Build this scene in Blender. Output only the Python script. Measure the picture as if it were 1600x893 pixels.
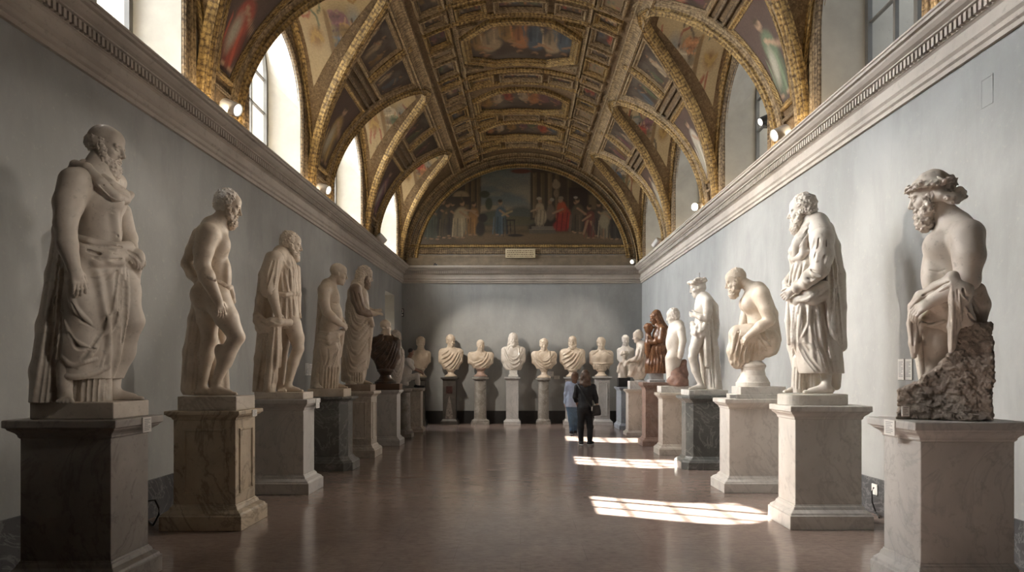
import bpy, math, random
import numpy as np
from mathutils import Vector, Matrix
for _o in list(bpy.data.objects):
    bpy.data.objects.remove(_o)
SC = bpy.context.scene
COL = SC.collection
FX, CX, HY, HC = 1067.0, 813.0, 582.0, 1.6       # focal length (px of a 1600 wide frame), vanishing point, eye height
# ------------------------------------------------------------------ camera
cam = bpy.data.cameras.new('camera'); camo = bpy.data.objects.new('camera', cam); COL.objects.link(camo)
cam.sensor_width = 36.0; cam.lens = 36.0 * FX / 1600
cam.shift_x = -(CX - 800) / 1600; cam.shift_y = (HY - 446.5) / 1600
cam.clip_start = 0.05; cam.clip_end = 200
camo.location = (0, 0, HC); camo.rotation_euler = (math.pi / 2, 0, 0)
SC.camera = camo
# ------------------------------------------------------------------ view, world, sun
vs = SC.view_settings
vs.view_transform = 'Standard'; vs.look = 'None'; vs.gamma = 1.0; vs.use_curve_mapping = False
vs.exposure = 0.22
SC.display_settings.display_device = 'sRGB'
SC.cycles.use_denoising = True
SC.cycles.max_bounces = 8; SC.cycles.diffuse_bounces = 6; SC.cycles.glossy_bounces = 3; SC.cycles.transparent_max_bounces = 8
SC.cycles.sample_clamp_indirect = 6.0
SC.cycles.caustics_reflective = False; SC.cycles.caustics_refractive = False
SUN_EL, SUN_DIR = math.radians(44.0), (-1.0, 0.47)
SKY_BASE, SKY_LOBE, SKY_POW = 1.0, 70.0, 2.8
SUN_POWER = 65.0
LAMP_GAIN = 1.0
w = bpy.data.worlds.new('sky'); SC.world = w; w.use_nodes = True
nt = w.node_tree; nt.nodes.clear()
out = nt.nodes.new('ShaderNodeOutputWorld'); bg = nt.nodes.new('ShaderNodeBackground')
# sky: bright round the sun's quarter, dim and bluish away from it
_h = math.hypot(*SUN_DIR); _lobe = (SUN_DIR[0] / _h * math.cos(math.radians(28)), SUN_DIR[1] / _h * math.cos(math.radians(28)), math.sin(math.radians(28)))
tc = nt.nodes.new('ShaderNodeTexCoord'); dp = nt.nodes.new('ShaderNodeVectorMath'); dp.operation = 'DOT_PRODUCT'; dp.inputs[1].default_value = _lobe
mx_ = nt.nodes.new('ShaderNodeMath'); mx_.operation = 'MAXIMUM'; mx_.inputs[1].default_value = 0.0
pw = nt.nodes.new('ShaderNodeMath'); pw.operation = 'POWER'; pw.inputs[1].default_value = SKY_POW
ma = nt.nodes.new('ShaderNodeMath'); ma.operation = 'MULTIPLY_ADD'; ma.inputs[1].default_value = SKY_LOBE; ma.inputs[2].default_value = SKY_BASE
mc = nt.nodes.new('ShaderNodeMix'); mc.data_type = 'RGBA'; mc.clamp_factor = True
mc.inputs['B'].default_value = (1.0, 0.985, 0.965, 1); mc.inputs['A'].default_value = (0.84, 0.92, 1.0, 1)
nt.links.new(tc.outputs['Generated'], dp.inputs[0]); nt.links.new(dp.outputs['Value'], mx_.inputs[0]); nt.links.new(mx_.outputs[0], pw.inputs[0]); nt.links.new(pw.outputs[0], ma.inputs[0])
nt.links.new(mx_.outputs[0], mc.inputs['Factor']); nt.links.new(mc.outputs['Result'], bg.inputs['Color']); nt.links.new(ma.outputs[0], bg.inputs['Strength'])
nt.links.new(bg.outputs[0], out.inputs[0])
sun = bpy.data.lights.new('sun', 'SUN'); sun.energy = SUN_POWER; sun.angle = math.radians(0.55); sun.color = (1.0, 0.95, 0.86)
suno = bpy.data.objects.new('sun', sun); COL.objects.link(suno)
_h = math.hypot(*SUN_DIR)
_sd = Vector((SUN_DIR[0] / _h * math.cos(SUN_EL), SUN_DIR[1] / _h * math.cos(SUN_EL), math.sin(SUN_EL)))
suno.rotation_euler = _sd.to_track_quat('Z', 'Y').to_euler()
suno.location = _sd * 30

# ------------------------------------------------------------------ helpers
def tag(o, label=None, cat=None, group=None, kind=None):
    if label: o['label'] = label
    if cat: o['category'] = cat
    if group: o['group'] = group
    if kind: o['kind'] = kind
    return o

def empty(name, loc=(0, 0, 0), rz=0.0, label=None, cat=None, group=None, kind=None):
    o = bpy.data.objects.new(name, None); COL.objects.link(o)
    o.location = loc; o.rotation_euler = (0, 0, rz); o.empty_display_size = 0.1
    return tag(o, label, cat, group, kind)

def wpos(o):
    """World location and z rotation of a root (roots are never nested under rotated parents)."""
    return np.array(o.location), o.rotation_euler.z

def add_mesh(name, V, F, mat, parent=None, uv=None, col=None, smooth=False, world=True):
    """One mesh object; V in world coordinates unless world=False (parent's own coordinates)."""
    V = np.asarray(V, dtype=np.float64).reshape(-1, 3)
    root = parent
    if parent is not None and world:
        p = parent
        while p.parent is not None: p = p.parent
        loc, rz = wpos(p)
        V = V - loc
        if rz:
            c, s = math.cos(-rz), math.sin(-rz)
            V = np.stack([V[:, 0] * c - V[:, 1] * s, V[:, 0] * s + V[:, 1] * c, V[:, 2]], 1)
    me = bpy.data.meshes.new(name)
    if isinstance(F, np.ndarray) and F.ndim == 2:
        n, k = F.shape
        me.vertices.add(len(V)); me.vertices.foreach_set('co', V.astype(np.float32).ravel())
        me.loops.add(n * k); me.loops.foreach_set('vertex_index', F.astype(np.int32).ravel())
        me.polygons.add(n); me.polygons.foreach_set('loop_start', np.arange(0, n * k, k, dtype=np.int32))
        me.update(calc_edges=True)
    else:
        me.from_pydata([tuple(v) for v in V], [], [tuple(int(i) for i in f) for f in F])
    if uv is not None:
        uvl = me.uv_layers.new(name='UVMap')
        li = np.empty(len(me.loops), dtype=np.int32); me.loops.foreach_get('vertex_index', li)
        uvl.data.foreach_set('uv', np.asarray(uv, dtype=np.float32)[li].ravel())
    if col is not None:
        a = me.color_attributes.new(name='Col', type='FLOAT_COLOR', domain='POINT')
        c4 = np.ones((len(V), 4), dtype=np.float32); c4[:, :3] = np.asarray(col).reshape(-1, 3)
        a.data.foreach_set('color', c4.ravel())
    if smooth:
        me.polygons.foreach_set('use_smooth', np.ones(len(me.polygons), dtype=bool))
    me.validate(); me.update()
    if mat is not None: me.materials.append(mat)
    o = bpy.data.objects.new(name, me); COL.objects.link(o)
    if parent is not None: o.parent = parent
    return o

class MB:
    """Collects boxes, prisms, lathes and sweeps into one mesh."""
    def __init__(s): s.V = []; s.F = []; s.U = []
    def add(s, V, F, uv=None):
        b = len(s.V); V = [tuple(v) for v in V]
        s.V += V; s.F += [tuple(i + b for i in f) for f in F]
        s.U += [tuple(u) for u in uv] if uv is not None else [(v[0] + v[1], v[2]) for v in V]
        return s
    def box(s, x0, x1, y0, y1, z0, z1):
        V = [(x, y, z) for z in (z0, z1) for y in (y0, y1) for x in (x0, x1)]
        return s.add(V, [(0, 2, 3, 1), (4, 5, 7, 6), (0, 1, 5, 4), (2, 6, 7, 3), (0, 4, 6, 2), (1, 3, 7, 5)])
    def loft(s, rings, closed=True, caps=True, uvs=None):
        n = len(rings[0]); V = [p for r in rings for p in r]; F = []
        m = n if closed else n - 1
        for i in range(len(rings) - 1):
            for j in range(m):
                k = (j + 1) % n
                F.append((i * n + j, i * n + k, (i + 1) * n + k, (i + 1) * n + j))
        if caps and closed:
            F.append(tuple(range(n - 1, -1, -1))); F.append(tuple((len(rings) - 1) * n + j for j in range(n)))
        return s.add(V, F, uvs)
    def rectstack(s, x0, x1, y0, y1, prof, cham=0.0):
        """Stack of rectangles: prof = [(z, outset)], the moulded block of a pedestal; cham cuts the corners."""
        rings = []
        for z, o in prof:
            a, b, c, d = x0 - o, x1 + o, y0 - o, y1 + o
            if cham:
                k = cham
                rings.append([(a + k, c, z), (b - k, c, z), (b, c + k, z), (b, d - k, z), (b - k, d, z), (a + k, d, z), (a, d - k, z), (a, c + k, z)])
            else:
                rings.append([(a, c, z), (b, c, z), (b, d, z), (a, d, z)])
        return s.loft(rings)
    def lathe(s, cx, cy, prof, n=28):
        rings = []
        for z, r in prof:
            rings.append([(cx + r * math.cos(2 * math.pi * i / n), cy + r * math.sin(2 * math.pi * i / n), z) for i in range(n)])
        return s.loft(rings)
    def tube(s, pts, r, n=8):
        pts = [np.array(p, float) for p in pts]; rings = []
        for i, p in enumerate(pts):
            t = pts[min(i + 1, len(pts) - 1)] - pts[max(i - 1, 0)]; t = t / (np.linalg.norm(t) + 1e-9)
            a = np.cross(t, (0, 0, 1.0)) if abs(t[2]) < .9 else np.cross(t, (1.0, 0, 0)); a /= np.linalg.norm(a); b = np.cross(t, a)
            rr = r[i] if isinstance(r, (list, tuple)) else r
            rings.append([tuple(p + rr * (a * math.cos(2 * math.pi * k / n) + b * math.sin(2 * math.pi * k / n))) for k in range(n)])
        return s.loft(rings)
    def build(s, name, mat, parent=None, smooth=False):
        return add_mesh(name, s.V, s.F, mat, parent, uv=s.U, smooth=smooth)

def bevel(o, width=0.008, seg=2, angle=35):
    m = o.modifiers.new('bevel', 'BEVEL'); m.width = width; m.segments = seg; m.limit_method = 'ANGLE'; m.angle_limit = math.radians(angle)
    return o

# ------------------------------------------------------------------ materials
def new_mat(name):
    m = bpy.data.materials.new(name); m.use_nodes = True
    n = m.node_tree; b = n.nodes['Principled BSDF']
    return m, n, b

def ramp(n, fac, stops):
    r = n.nodes.new('ShaderNodeValToRGB'); e = r.color_ramp.elements
    while len(e) < len(stops): e.new(0.5)
    for i, (p, c) in enumerate(stops):
        e[i].position = p; e[i].color = (*c, 1) if len(c) == 3 else c
    n.links.new(fac, r.inputs[0]); return r.outputs[0]

def noise(n, scale, detail=4, rough=0.55, dist=0.0, vec=None, stretch=None, coord='Object'):
    t = n.nodes.new('ShaderNodeTexNoise'); t.inputs['Scale'].default_value = scale; t.inputs['Detail'].default_value = detail
    t.inputs['Roughness'].default_value = rough; t.inputs['Distortion'].default_value = dist
    if vec is None:
        c = n.nodes.new('ShaderNodeTexCoord'); vec = c.outputs[coord]
    if stretch:
        mp = n.nodes.new('ShaderNodeMapping'); mp.inputs['Scale'].default_value = stretch; n.links.new(vec, mp.inputs[0]); vec = mp.outputs[0]
    n.links.new(vec, t.inputs['Vector'])
    return t.outputs['Fac']

def mix(n, fac, a, b, mode='MIX'):
    m = n.nodes.new('ShaderNodeMix'); m.data_type = 'RGBA'; m.blend_type = mode
    for i, v in (('Factor', fac), ('A', a), ('B', b)):
        if isinstance(v, (int, float)): m.inputs[i].default_value = v
        elif isinstance(v, tuple): m.inputs[i].default_value = (*v, 1)
        else: n.links.new(v, m.inputs[i])
    return m.outputs['Result']

def bump(n, b, h, strength=0.3, dist=0.01):
    k = n.nodes.new('ShaderNodeBump'); k.inputs['Strength'].default_value = strength; k.inputs['Distance'].default_value = dist
    n.links.new(h, k.inputs['Height']); n.links.new(k.outputs[0], b.inputs['Normal']); return k

MATS = {}
def marble(name, base, dark, vein=(0.2, 0.18, 0.16), vein_amt=0.0, vein_scale=1.6, scale=3.0, rough=0.45, bumps=0.12, fine=40, deep=0.004):
    """Stone: large blotches of the two tones, small grime specks, optional veins."""
    if name in MATS: return MATS[name]
    m, n, b = new_mat(name)
    f = noise(n, scale, 6, 0.6, 0.6)
    c = ramp(n, f, [(0.32, dark), (0.62, base)])
    sp = noise(n, scale * 9, 5, 0.7)
    c = mix(n, ramp(n, sp, [(0.30, (0.6, 0.6, 0.6)), (0.44, (0, 0, 0))]), c, tuple(x * 0.7 for x in dark))
    if vein_amt:
        v = noise(n, vein_scale, 7, 0.6, 1.6)
        vm = ramp(n, v, [(0.475, (0, 0, 0)), (0.5, (1, 1, 1)), (0.525, (0, 0, 0))])
        mm = n.nodes.new('ShaderNodeMath'); mm.operation = 'MULTIPLY'; mm.inputs[1].default_value = vein_amt
        n.links.new(vm, mm.inputs[0])
        c = mix(n, mm.outputs[0], c, vein)
    n.links.new(c, b.inputs['Base Color']); b.inputs['Roughness'].default_value = rough
    bump(n, b, noise(n, fine, 5, 0.65), bumps, deep)
    MATS[name] = m; return m

def plain(name, c, rough=0.5, metal=0.0, var=0.12, scale=6.0, bumps=0.0):
    if name in MATS: return MATS[name]
    m, n, b = new_mat(name)
    f = noise(n, scale, 4, 0.6)
    n.links.new(ramp(n, f, [(0.3, tuple(x * (1 - var) for x in c)), (0.7, tuple(min(1, x * (1 + var)) for x in c))]), b.inputs['Base Color'])
    b.inputs['Roughness'].default_value = rough; b.inputs['Metallic'].default_value = metal
    if bumps: bump(n, b, noise(n, scale * 8, 4), bumps, 0.004)
    MATS[name] = m; return m
# ================================================================== ARCHITECTURE
YB, YF = 21.6, -2.6                 # back wall, wall behind the viewer
Z_ARCH, ZS, RISE = 4.43, 4.93, 3.62 # underside of the cornice, springing, rise of the vault
def Xl(y): return -3.745 - 0.0248 * (YB - y)
def Xr(y): return 3.846 + 0.0150 * (YB - y)
def xc(y): return (Xl(y) + Xr(y)) / 2
def hw(y): return (Xr(y) - Xl(y)) / 2
def wallx(side, y): return Xl(y) if side < 0 else Xr(y)
WIN = {-1: [7.07, 11.2, 15.42, 19.6], 1: [8.0, 12.1, 16.05, 19.85]}
WHALF, WSPR, WSILL = 1.14, 6.2, 4.72
WSPR_O = 6.85                       # soffit shaped to rise towards the glass, lengthening the sun patches
TH_S = math.radians(57.0)           # where the side bays meet the long ribs

def barrel(th, y, h=0.0):
    x = -math.cos(th) * hw(y); z = RISE * math.sin(th)
    r = math.hypot(x, z); k = (r - h) / r
    return (xc(y) + x * k, y, ZS + z * k)
SEV_A = 1.62
def sev_ridge(au):
    c = math.cos(TH_S); zt = RISE * math.sin(TH_S); zw = 2.80
    return zw + (1 - au) / (1 - c) * (zt - zw)
def sevz(au, dy, a=SEV_A):
    t = min(1.0, abs(dy) / a)
    return ZS + sev_ridge(au) * math.sqrt(1 - t * t)
def sevmap(side, yc):
    """(q, dy, h): q = 0 at the wall .. 1 at the tip of the bay."""
    def f(q, dy, h=0.0):
        au = 1 - q * (1 - math.cos(TH_S)); y = yc + dy
        return (xc(y) + side * au * hw(y), y, sevz(au, dy) - h)
    return f

# ------------------------------------------------------------------ materials of the building
def plaster_mat():
    m, n, b = new_mat('grey_plaster')
    f = noise(n, 0.55, 6, 0.6, 0.4); f2 = noise(n, 2.2, 6, 0.65, 0.3, stretch=(1, 1, 0.35)); f3 = noise(n, 14, 5, 0.7)
    c = ramp(n, f, [(0.3, (0.285, 0.292, 0.286)), (0.7, (0.385, 0.395, 0.390))])
    c = mix(n, ramp(n, f2, [(0.36, (0.45, 0.45, 0.45)), (0.55, (0, 0, 0))]), c, (0.255, 0.26, 0.254))
    c = mix(n, ramp(n, f3, [(0.3, (0.5, 0.5, 0.5)), (0.42, (0, 0, 0))]), c, (0.40, 0.39, 0.36))
    n.links.new(c, b.inputs['Base Color']); b.inputs['Roughness'].default_value = 0.75
    bump(n, b, noise(n, 9, 6, 0.7), 0.25, 0.01)
    return m
M_WALL = plaster_mat()
M_REV = plain('window_plaster', (0.37, 0.345, 0.295), 0.8, var=0.10, scale=3, bumps=0.15)
M_CORN = marble('cornice_stone', (0.50, 0.455, 0.40), (0.39, 0.35, 0.305), scale=1.3, rough=0.7, bumps=0.2, fine=25)
M_BASEB = marble('dark_skirting', (0.085, 0.088, 0.092), (0.04, 0.04, 0.043), (0.3, 0.3, 0.3), 0.5, 2.0, 2.0, 0.4)

def floor_mat():
    m, n, b = new_mat('polished_floor')
    c = n.nodes.new('ShaderNodeTexCoord'); mp = n.nodes.new('ShaderNodeMapping'); mp.inputs['Rotation'].default_value = (0, 0, math.radians(0))
    n.links.new(c.outputs['Object'], mp.inputs[0])
    br = n.nodes.new('ShaderNodeTexBrick'); n.links.new(mp.outputs[0], br.inputs['Vector'])
    br.inputs['Scale'].default_value = 1.0; br.inputs['Brick Width'].default_value = 1.15; br.inputs['Row Height'].default_value = 0.58
    br.inputs['Mortar Size'].default_value = 0.003; br.inputs['Bias'].default_value = 0.0
    br.inputs['Color1'].default_value = (0.275, 0.21, 0.182, 1); br.inputs['Color2'].default_value = (0.31, 0.238, 0.208, 1); br.inputs['Mortar'].default_value = (0.16, 0.122, 0.106, 1)
    f = noise(n, 1.3, 5, 0.65, 0.5); f2 = noise(n, 9, 5, 0.7)
    k = mix(n, 0.5, br.outputs['Color'], ramp(n, f, [(0.3, (0.21, 0.16, 0.138)), (0.7, (0.355, 0.275, 0.238))]))
    k = mix(n, ramp(n, f2, [(0.3, (0.4, 0.4, 0.4)), (0.5, (0, 0, 0))]), k, (0.15, 0.115, 0.10))
    f3 = noise(n, 26, 6, 0.75, 0.3, stretch=(0.35, 1.6, 1)); k = mix(n, ramp(n, f3, [(0.36, (0.7, 0.7, 0.7)), (0.56, (0, 0, 0))]), k, (0.165, 0.125, 0.108))
    n.links.new(k, b.inputs['Base Color'])
    r = ramp(n, noise(n, 2.5, 5, 0.6, 0.3, stretch=(0.5, 2.5, 1)), [(0.3, (0.11, 0.11, 0.11)), (0.7, (0.24, 0.24, 0.24))])
    n.links.new(r, b.inputs['Roughness']); b.inputs['Specular IOR Level'].default_value = 0.55
    mx = n.nodes.new('ShaderNodeMath'); mx.operation = 'ADD'
    n.links.new(br.outputs['Fac'], mx.inputs[0]); n.links.new(noise(n, 5, 3, 0.5, stretch=(0.4, 1.6, 1)), mx.inputs[1])
    bump(n, b, mx.outputs[0], 0.035, 0.006)
    return m
M_FLOOR = floor_mat()

def ornament_mat(name, hi, lo, metal, freq, rough=0.45, strength=0.6, dist=0.02, vfreq=None):
    """Moulding with a carved run of beads and leaves along UV.x."""
    m, n, b = new_mat(name)
    uv = n.nodes.new('ShaderNodeTexCoord'); sp = n.nodes.new('ShaderNodeSeparateXYZ'); n.links.new(uv.outputs['UV'], sp.inputs[0])
    mp = n.nodes.new('ShaderNodeMapping'); mp.inputs['Scale'].default_value = (freq, 5.0, 1); n.links.new(uv.outputs['UV'], mp.inputs[0])
    v = n.nodes.new('ShaderNodeTexVoronoi'); v.voronoi_dimensions = '2D'; v.inputs['Scale'].default_value = 1.0; v.inputs['Randomness'].default_value = 0.35; n.links.new(mp.outputs[0], v.inputs['Vector'])
    f = noise(n, 7, 5, 0.7); f2 = noise(n, 40, 4, 0.7)
    a = n.nodes.new('ShaderNodeMath'); a.operation = 'MULTIPLY_ADD'; a.inputs[1].default_value = -0.75
    n.links.new(v.outputs['Distance'], a.inputs[0]); n.links.new(f2, a.inputs[2])
    c = ramp(n, a.outputs[0], [(-0.0, lo), (0.34, hi)])
    c = mix(n, ramp(n, f, [(0.35, (0.65, 0.65, 0.65)), (0.6, (0, 0, 0))]), c, tuple(x * 0.55 for x in lo))
    n.links.new(c, b.inputs['Base Color']); b.inputs['Metallic'].default_value = metal; b.inputs['Roughness'].default_value = rough
    bump(n, b, a.outputs[0], strength, dist); MATS[name] = m; return m
M_GOLD = ornament_mat('gilded_moulding', (0.56, 0.375, 0.135), (0.12, 0.07, 0.028), 0.30, 13, 0.40, 0.8)
M_STUC = ornament_mat('carved_stucco', (0.46, 0.33, 0.175), (0.15, 0.098, 0.046), 0.08, 12, 0.6, 0.7)
M_STUC2 = ornament_mat('carved_leaf_stucco', (0.33, 0.235, 0.13), (0.085, 0.055, 0.03), 0.05, 15, 0.65, 0.9, 0.03)
M_STUCP = plain('plain_stucco', (0.20, 0.155, 0.105), 0.7, var=.2, scale=5, bumps=.3)

def vault_mat():
    m, n, b = new_mat('vault_stucco')
    v = n.nodes.new('ShaderNodeTexVoronoi'); v.inputs['Scale'].default_value = 7.5; v.feature = 'SMOOTH_F1'
    c0 = n.nodes.new('ShaderNodeTexCoord'); n.links.new(c0.outputs['Object'], v.inputs['Vector'])
    f = noise(n, 3, 6, 0.7); f2 = noise(n, 22, 5, 0.7, 1.2)
    c = ramp(n, f2, [(0.34, (0.085, 0.052, 0.025)), (0.52, (0.22, 0.145, 0.070)), (0.66, (0.40, 0.28, 0.14))])
    c = mix(n, ramp(n, f, [(0.4, (0.6, 0.6, 0.6)), (0.6, (0, 0, 0))]), c, (0.17, 0.10, 0.045))
    n.links.new(c, b.inputs['Base Color']); b.inputs['Roughness'].default_value = 0.6; b.inputs['Metallic'].default_value = 0.12
    a = n.nodes.new('ShaderNodeMath'); a.operation = 'ADD'; n.links.new(v.outputs['Distance'], a.inputs[0]); n.links.new(f2, a.inputs[1])
    bump(n, b, a.outputs[0], 0.8, 0.05)
    return m
M_VAULT = vault_mat()

def paint_mat():
    m, n, b = new_mat('fresco_paint')
    a = n.nodes.new('ShaderNodeAttribute'); a.attribute_name = 'Col'
    f = noise(n, 30, 4, 0.7)
    c = mix(n, 0.5, a.outputs['Color'], ramp(n, f, [(0.3, (0.45, 0.45, 0.45)), (0.65, (1, 1, 1))]), 'MULTIPLY')
    n.links.new(c, b.inputs['Base Color']); b.inputs['Roughness'].default_value = 0.5
    return m
M_PAINT = paint_mat()

# ------------------------------------------------------------------ floor and walls
f = MB(); f.box(-7.0, 6.5, YF - .3, YB + .5, -0.2, 0.0)
tag(f.build('floor', M_FLOOR), 'polished brown stone floor slabs down the length of the hall', 'floor', kind='structure')

def set_slots(o, mats, idx):
    for m in mats: o.data.materials.append(m)
    o.data.polygons.foreach_set('material_index', np.array(idx, dtype=np.int32)); o.data.update()

DOOR_Y = (19.2, 20.45); DOOR_Z = 3.92
REV = 0.58
def side_wall(side):
    mb = MB(); idx = []
    def quad(p, mi):
        b = len(mb.F); mb.add(p, [(0, 1, 2, 3)] if side < 0 else [(3, 2, 1, 0)]); idx.append(mi)
    X = lambda y, d=0.0: wallx(side, y) + side * d
    ys = [YF, YB]
    if side < 0: ys = [YF, DOOR_Y[0], DOOR_Y[1], YB]
    for a, c in zip(ys[:-1], ys[1:]):
        z0 = DOOR_Z if (side < 0 and a == DOOR_Y[0]) else 0.0
        quad([(X(a), a, z0), (X(a), a, WSILL), (X(c), c, WSILL), (X(c), c, z0)], 0)
    if side < 0:                                           # deep doorway, daylight limited by a gap in an added unseen back wall
        a, c = DOOR_Y; D = 2.4
        quad([(X(a, D), a, 0), (X(a, D), a, DOOR_Z), (X(a), a, DOOR_Z), (X(a), a, 0)], 1)
        quad([(X(c), c, 0), (X(c), c, DOOR_Z), (X(c, D), c, DOOR_Z), (X(c, D), c, 0)], 1)
        quad([(X(a, D), a, DOOR_Z), (X(c, D), c, DOOR_Z), (X(c), c, DOOR_Z), (X(a), a, DOOR_Z)], 1)
        for y0_, y1_, z0_, z1_ in ((a, c, 0, 1.6), (a, c, 2.9, DOOR_Z), (a, a + .3, 1.6, 2.9), (c - .35, c, 1.6, 2.9)): quad([(X(a, D), y0_, z0_), (X(a, D), y0_, z1_), (X(c, D), y1_, z1_), (X(c, D), y1_, z0_)], 1)
    # upper wall with arched openings and their reveals
    prev = YF; NA = 24; top = 8.3
    for yc in WIN[side]:
        y0, y1 = yc - WHALF, yc + WHALF
        quad([(X(prev), prev, WSILL), (X(prev), prev, top), (X(y0), y0, top), (X(y0), y0, WSILL)], 1)
        arc = [(yc - WHALF * math.cos(math.pi * k / NA), WSPR + WHALF * math.sin(math.pi * k / NA)) for k in range(NA + 1)]
        for (a, za), (c, zc) in zip(arc[:-1], arc[1:]):
            quad([(X(a), a, za), (X(a), a, top), (X(c), c, top), (X(c), c, zc)], 1)
        prof = [(y0, WSILL)] + arc + [(y1, WSILL), (y0, WSILL)]
        for (a, za), (c, zc) in zip(prof[:-1], prof[1:]):
            up = lambda z: z + (WSPR_O - WSPR) * (z > WSILL)
            quad([(X(a), a, za), (X(c), c, zc), (X(c, .66), c, up(zc)), (X(a, .66), a, up(za))], 1)
        quad([(X(y1, .66), y1, WSILL), (X(y1, .66), y1, 9.0), (X(y1, 2.5), y1, 9.0), (X(y1, 2.5), y1, WSILL)], 1)   # unseen fin added outside to narrow the sun patch
        prev = y1
    quad([(X(prev), prev, WSILL), (X(prev), prev, top), (X(YB), YB, top), (X(YB), YB, WSILL)], 1)
    nm = 'wall_left' if side < 0 else 'wall_right'
    o = add_mesh(nm, mb.V, mb.F, None)
    set_slots(o, [M_WALL, M_REV], idx)
    tag(o, ('left' if side < 0 else 'right') + ' grey plaster wall with deep arched window openings above the cornice', 'wall', kind='structure')
    return o
side_wall(-1); side_wall(1)
b = MB(); b.box(Xl(YB) - .4, Xr(YB) + .4, YB, YB + .3, 0, 9.0)
tag(b.build('wall_back', M_WALL), 'grey plaster end wall behind the row of busts', 'wall', kind='structure')
b = MB(); b.box(Xl(YF) - .4, Xr(YF) + .4, YF - .3, YF, 0, 9.0)
tag(b.build('wall_front', plain('wall_front_plaster', (0.16, 0.15, 0.14), 0.8)), 'end wall behind the viewer', 'wall', kind='structure')

# baseboards
def side_strip(name, side, z0, z1, t, mat, label, cat, spans=None):
    mb = MB()
    for a, c in spans or [(YF, YB)]:
        xa, xb = wallx(side, a), wallx(side, c)
        V = [(xa - side * d, a, z) for d in (0, t) for z in (z0, z1)] + [(xb - side * d, c, z) for d in (0, t) for z in (z0, z1)]
        mb.add(V, [(0, 1, 5, 4), (2, 6, 7, 3), (1, 3, 7, 5), (0, 4, 6, 2), (0, 2, 3, 1), (4, 5, 7, 6)])
    return tag(mb.build(name, mat), label, cat, kind='structure')
side_strip('baseboard_left', -1, 0, 0.42, 0.03, M_BASEB, 'dark stone skirting along the left wall', 'baseboard', [(YF, DOOR_Y[0]), (DOOR_Y[1], YB)])
side_strip('baseboard_right', 1, 0, 0.40, 0.03, M_BASEB, 'dark stone skirting along the right wall', 'baseboard')
b = MB(); b.box(Xl(YB), Xr(YB), YB - .03, YB, 0, 0.40)
tag(b.build('baseboard_back', plain('black_skirting', (.022, .021, .021), .5)), 'dark stone skirting along the end wall', 'baseboard', kind='structure')

# ------------------------------------------------------------------ cornice: one profile swept along three walls
CP = [(0, 4.43), (.035, 4.43), (.035, 4.475), (.06, 4.49), (.06, 4.535), (.085, 4.56), (.085, 4.575), (.055, 4.59), (.055, 4.695), (.075, 4.71),
      (.09, 4.715), (.09, 4.80), (.15, 4.81), (.15, 4.825), (.19, 4.84), (.225, 4.87), (.235, 4.89), (.27, 4.895), (.27, 4.925), (.285, 4.93), (.285, 4.95), (0, 4.965)]
def cornice_side(name, side, label):
    mb = MB(); rings = []
    for y in (YF, YB):
        rings.append([(wallx(side, y) - side * p, y - (p if y == YB else 0), z) for p, z in CP])
    if side > 0: rings = rings[::-1]
    mb.loft(rings, closed=True, caps=False)
    y = YF + 0.4
    while y < YB - .16:                                     # upright leaf dentils
        x = wallx(side, y) - side * .09
        x0, x1 = sorted((x, x - side * .042)); mb.box(x0, x1, y, y + .038, 4.722, 4.803)
        y += 0.066
    return tag(mb.build(name, M_CORN), label, 'cornice', kind='structure')
cornice_side('trim_1', -1, 'moulded stone cornice with dentils along the left wall')
cornice_side('trim_2', 1, 'moulded stone cornice with dentils along the right wall')
mb = MB()
mb.loft([[(Xl(YB) + p, YB - p, z) for p, z in CP], [(Xr(YB) - p, YB - p, z) for p, z in CP]], caps=False)
x = Xl(YB) + .14
while x < Xr(YB) - .15:
    mb.box(x, x + .038, YB - .132, YB - .09, 4.722, 4.803); x += .066
tag(mb.build('trim_3', M_CORN), 'moulded stone cornice with dentils across the end wall', 'cornice', kind='structure')

# ------------------------------------------------------------------ windows
M_FRAME = plain('window_metal', (0.10, 0.095, 0.085), 0.5)
def glass_mat(name, tint, spec):
    m = bpy.data.materials.new(name); m.use_nodes = True; n = m.node_tree; n.nodes.clear()
    o = n.nodes.new('ShaderNodeOutputMaterial'); t = n.nodes.new('ShaderNodeBsdfTransparent'); t.inputs[0].default_value = (*tint, 1)
    g = n.nodes.new('ShaderNodeBsdfGlossy'); g.inputs['Roughness'].default_value = 0.05
    d = n.nodes.new('ShaderNodeBsdfDiffuse'); d.inputs[0].default_value = (0.5, 0.5, 0.5, 1)
    mx = n.nodes.new('ShaderNodeMixShader'); mx.inputs[0].default_value = 0.06
    n.links.new(t.outputs[0], mx.inputs[1]); n.links.new(g.outputs[0], mx.inputs[2])
    m2 = n.nodes.new('ShaderNodeMixShader'); n.links.new(ramp(n, noise(n, 9, 5, 0.75), [(0.28, (spec, spec, spec)), (0.36, (0.02, 0.02, 0.02))]), m2.inputs[0])
    n.links.new(mx.outputs[0], m2.inputs[1]); n.links.new(d.outputs[0], m2.inputs[2])
    n.links.new(m2.outputs[0], o.inputs[0]); return m
M_GLASS = {-1: glass_mat('window_glass', (0.97, 0.97, 0.97), 0.10), 1: glass_mat('dusty_window_glass', (0.95, 0.96, 0.97), 0.5)}
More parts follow.
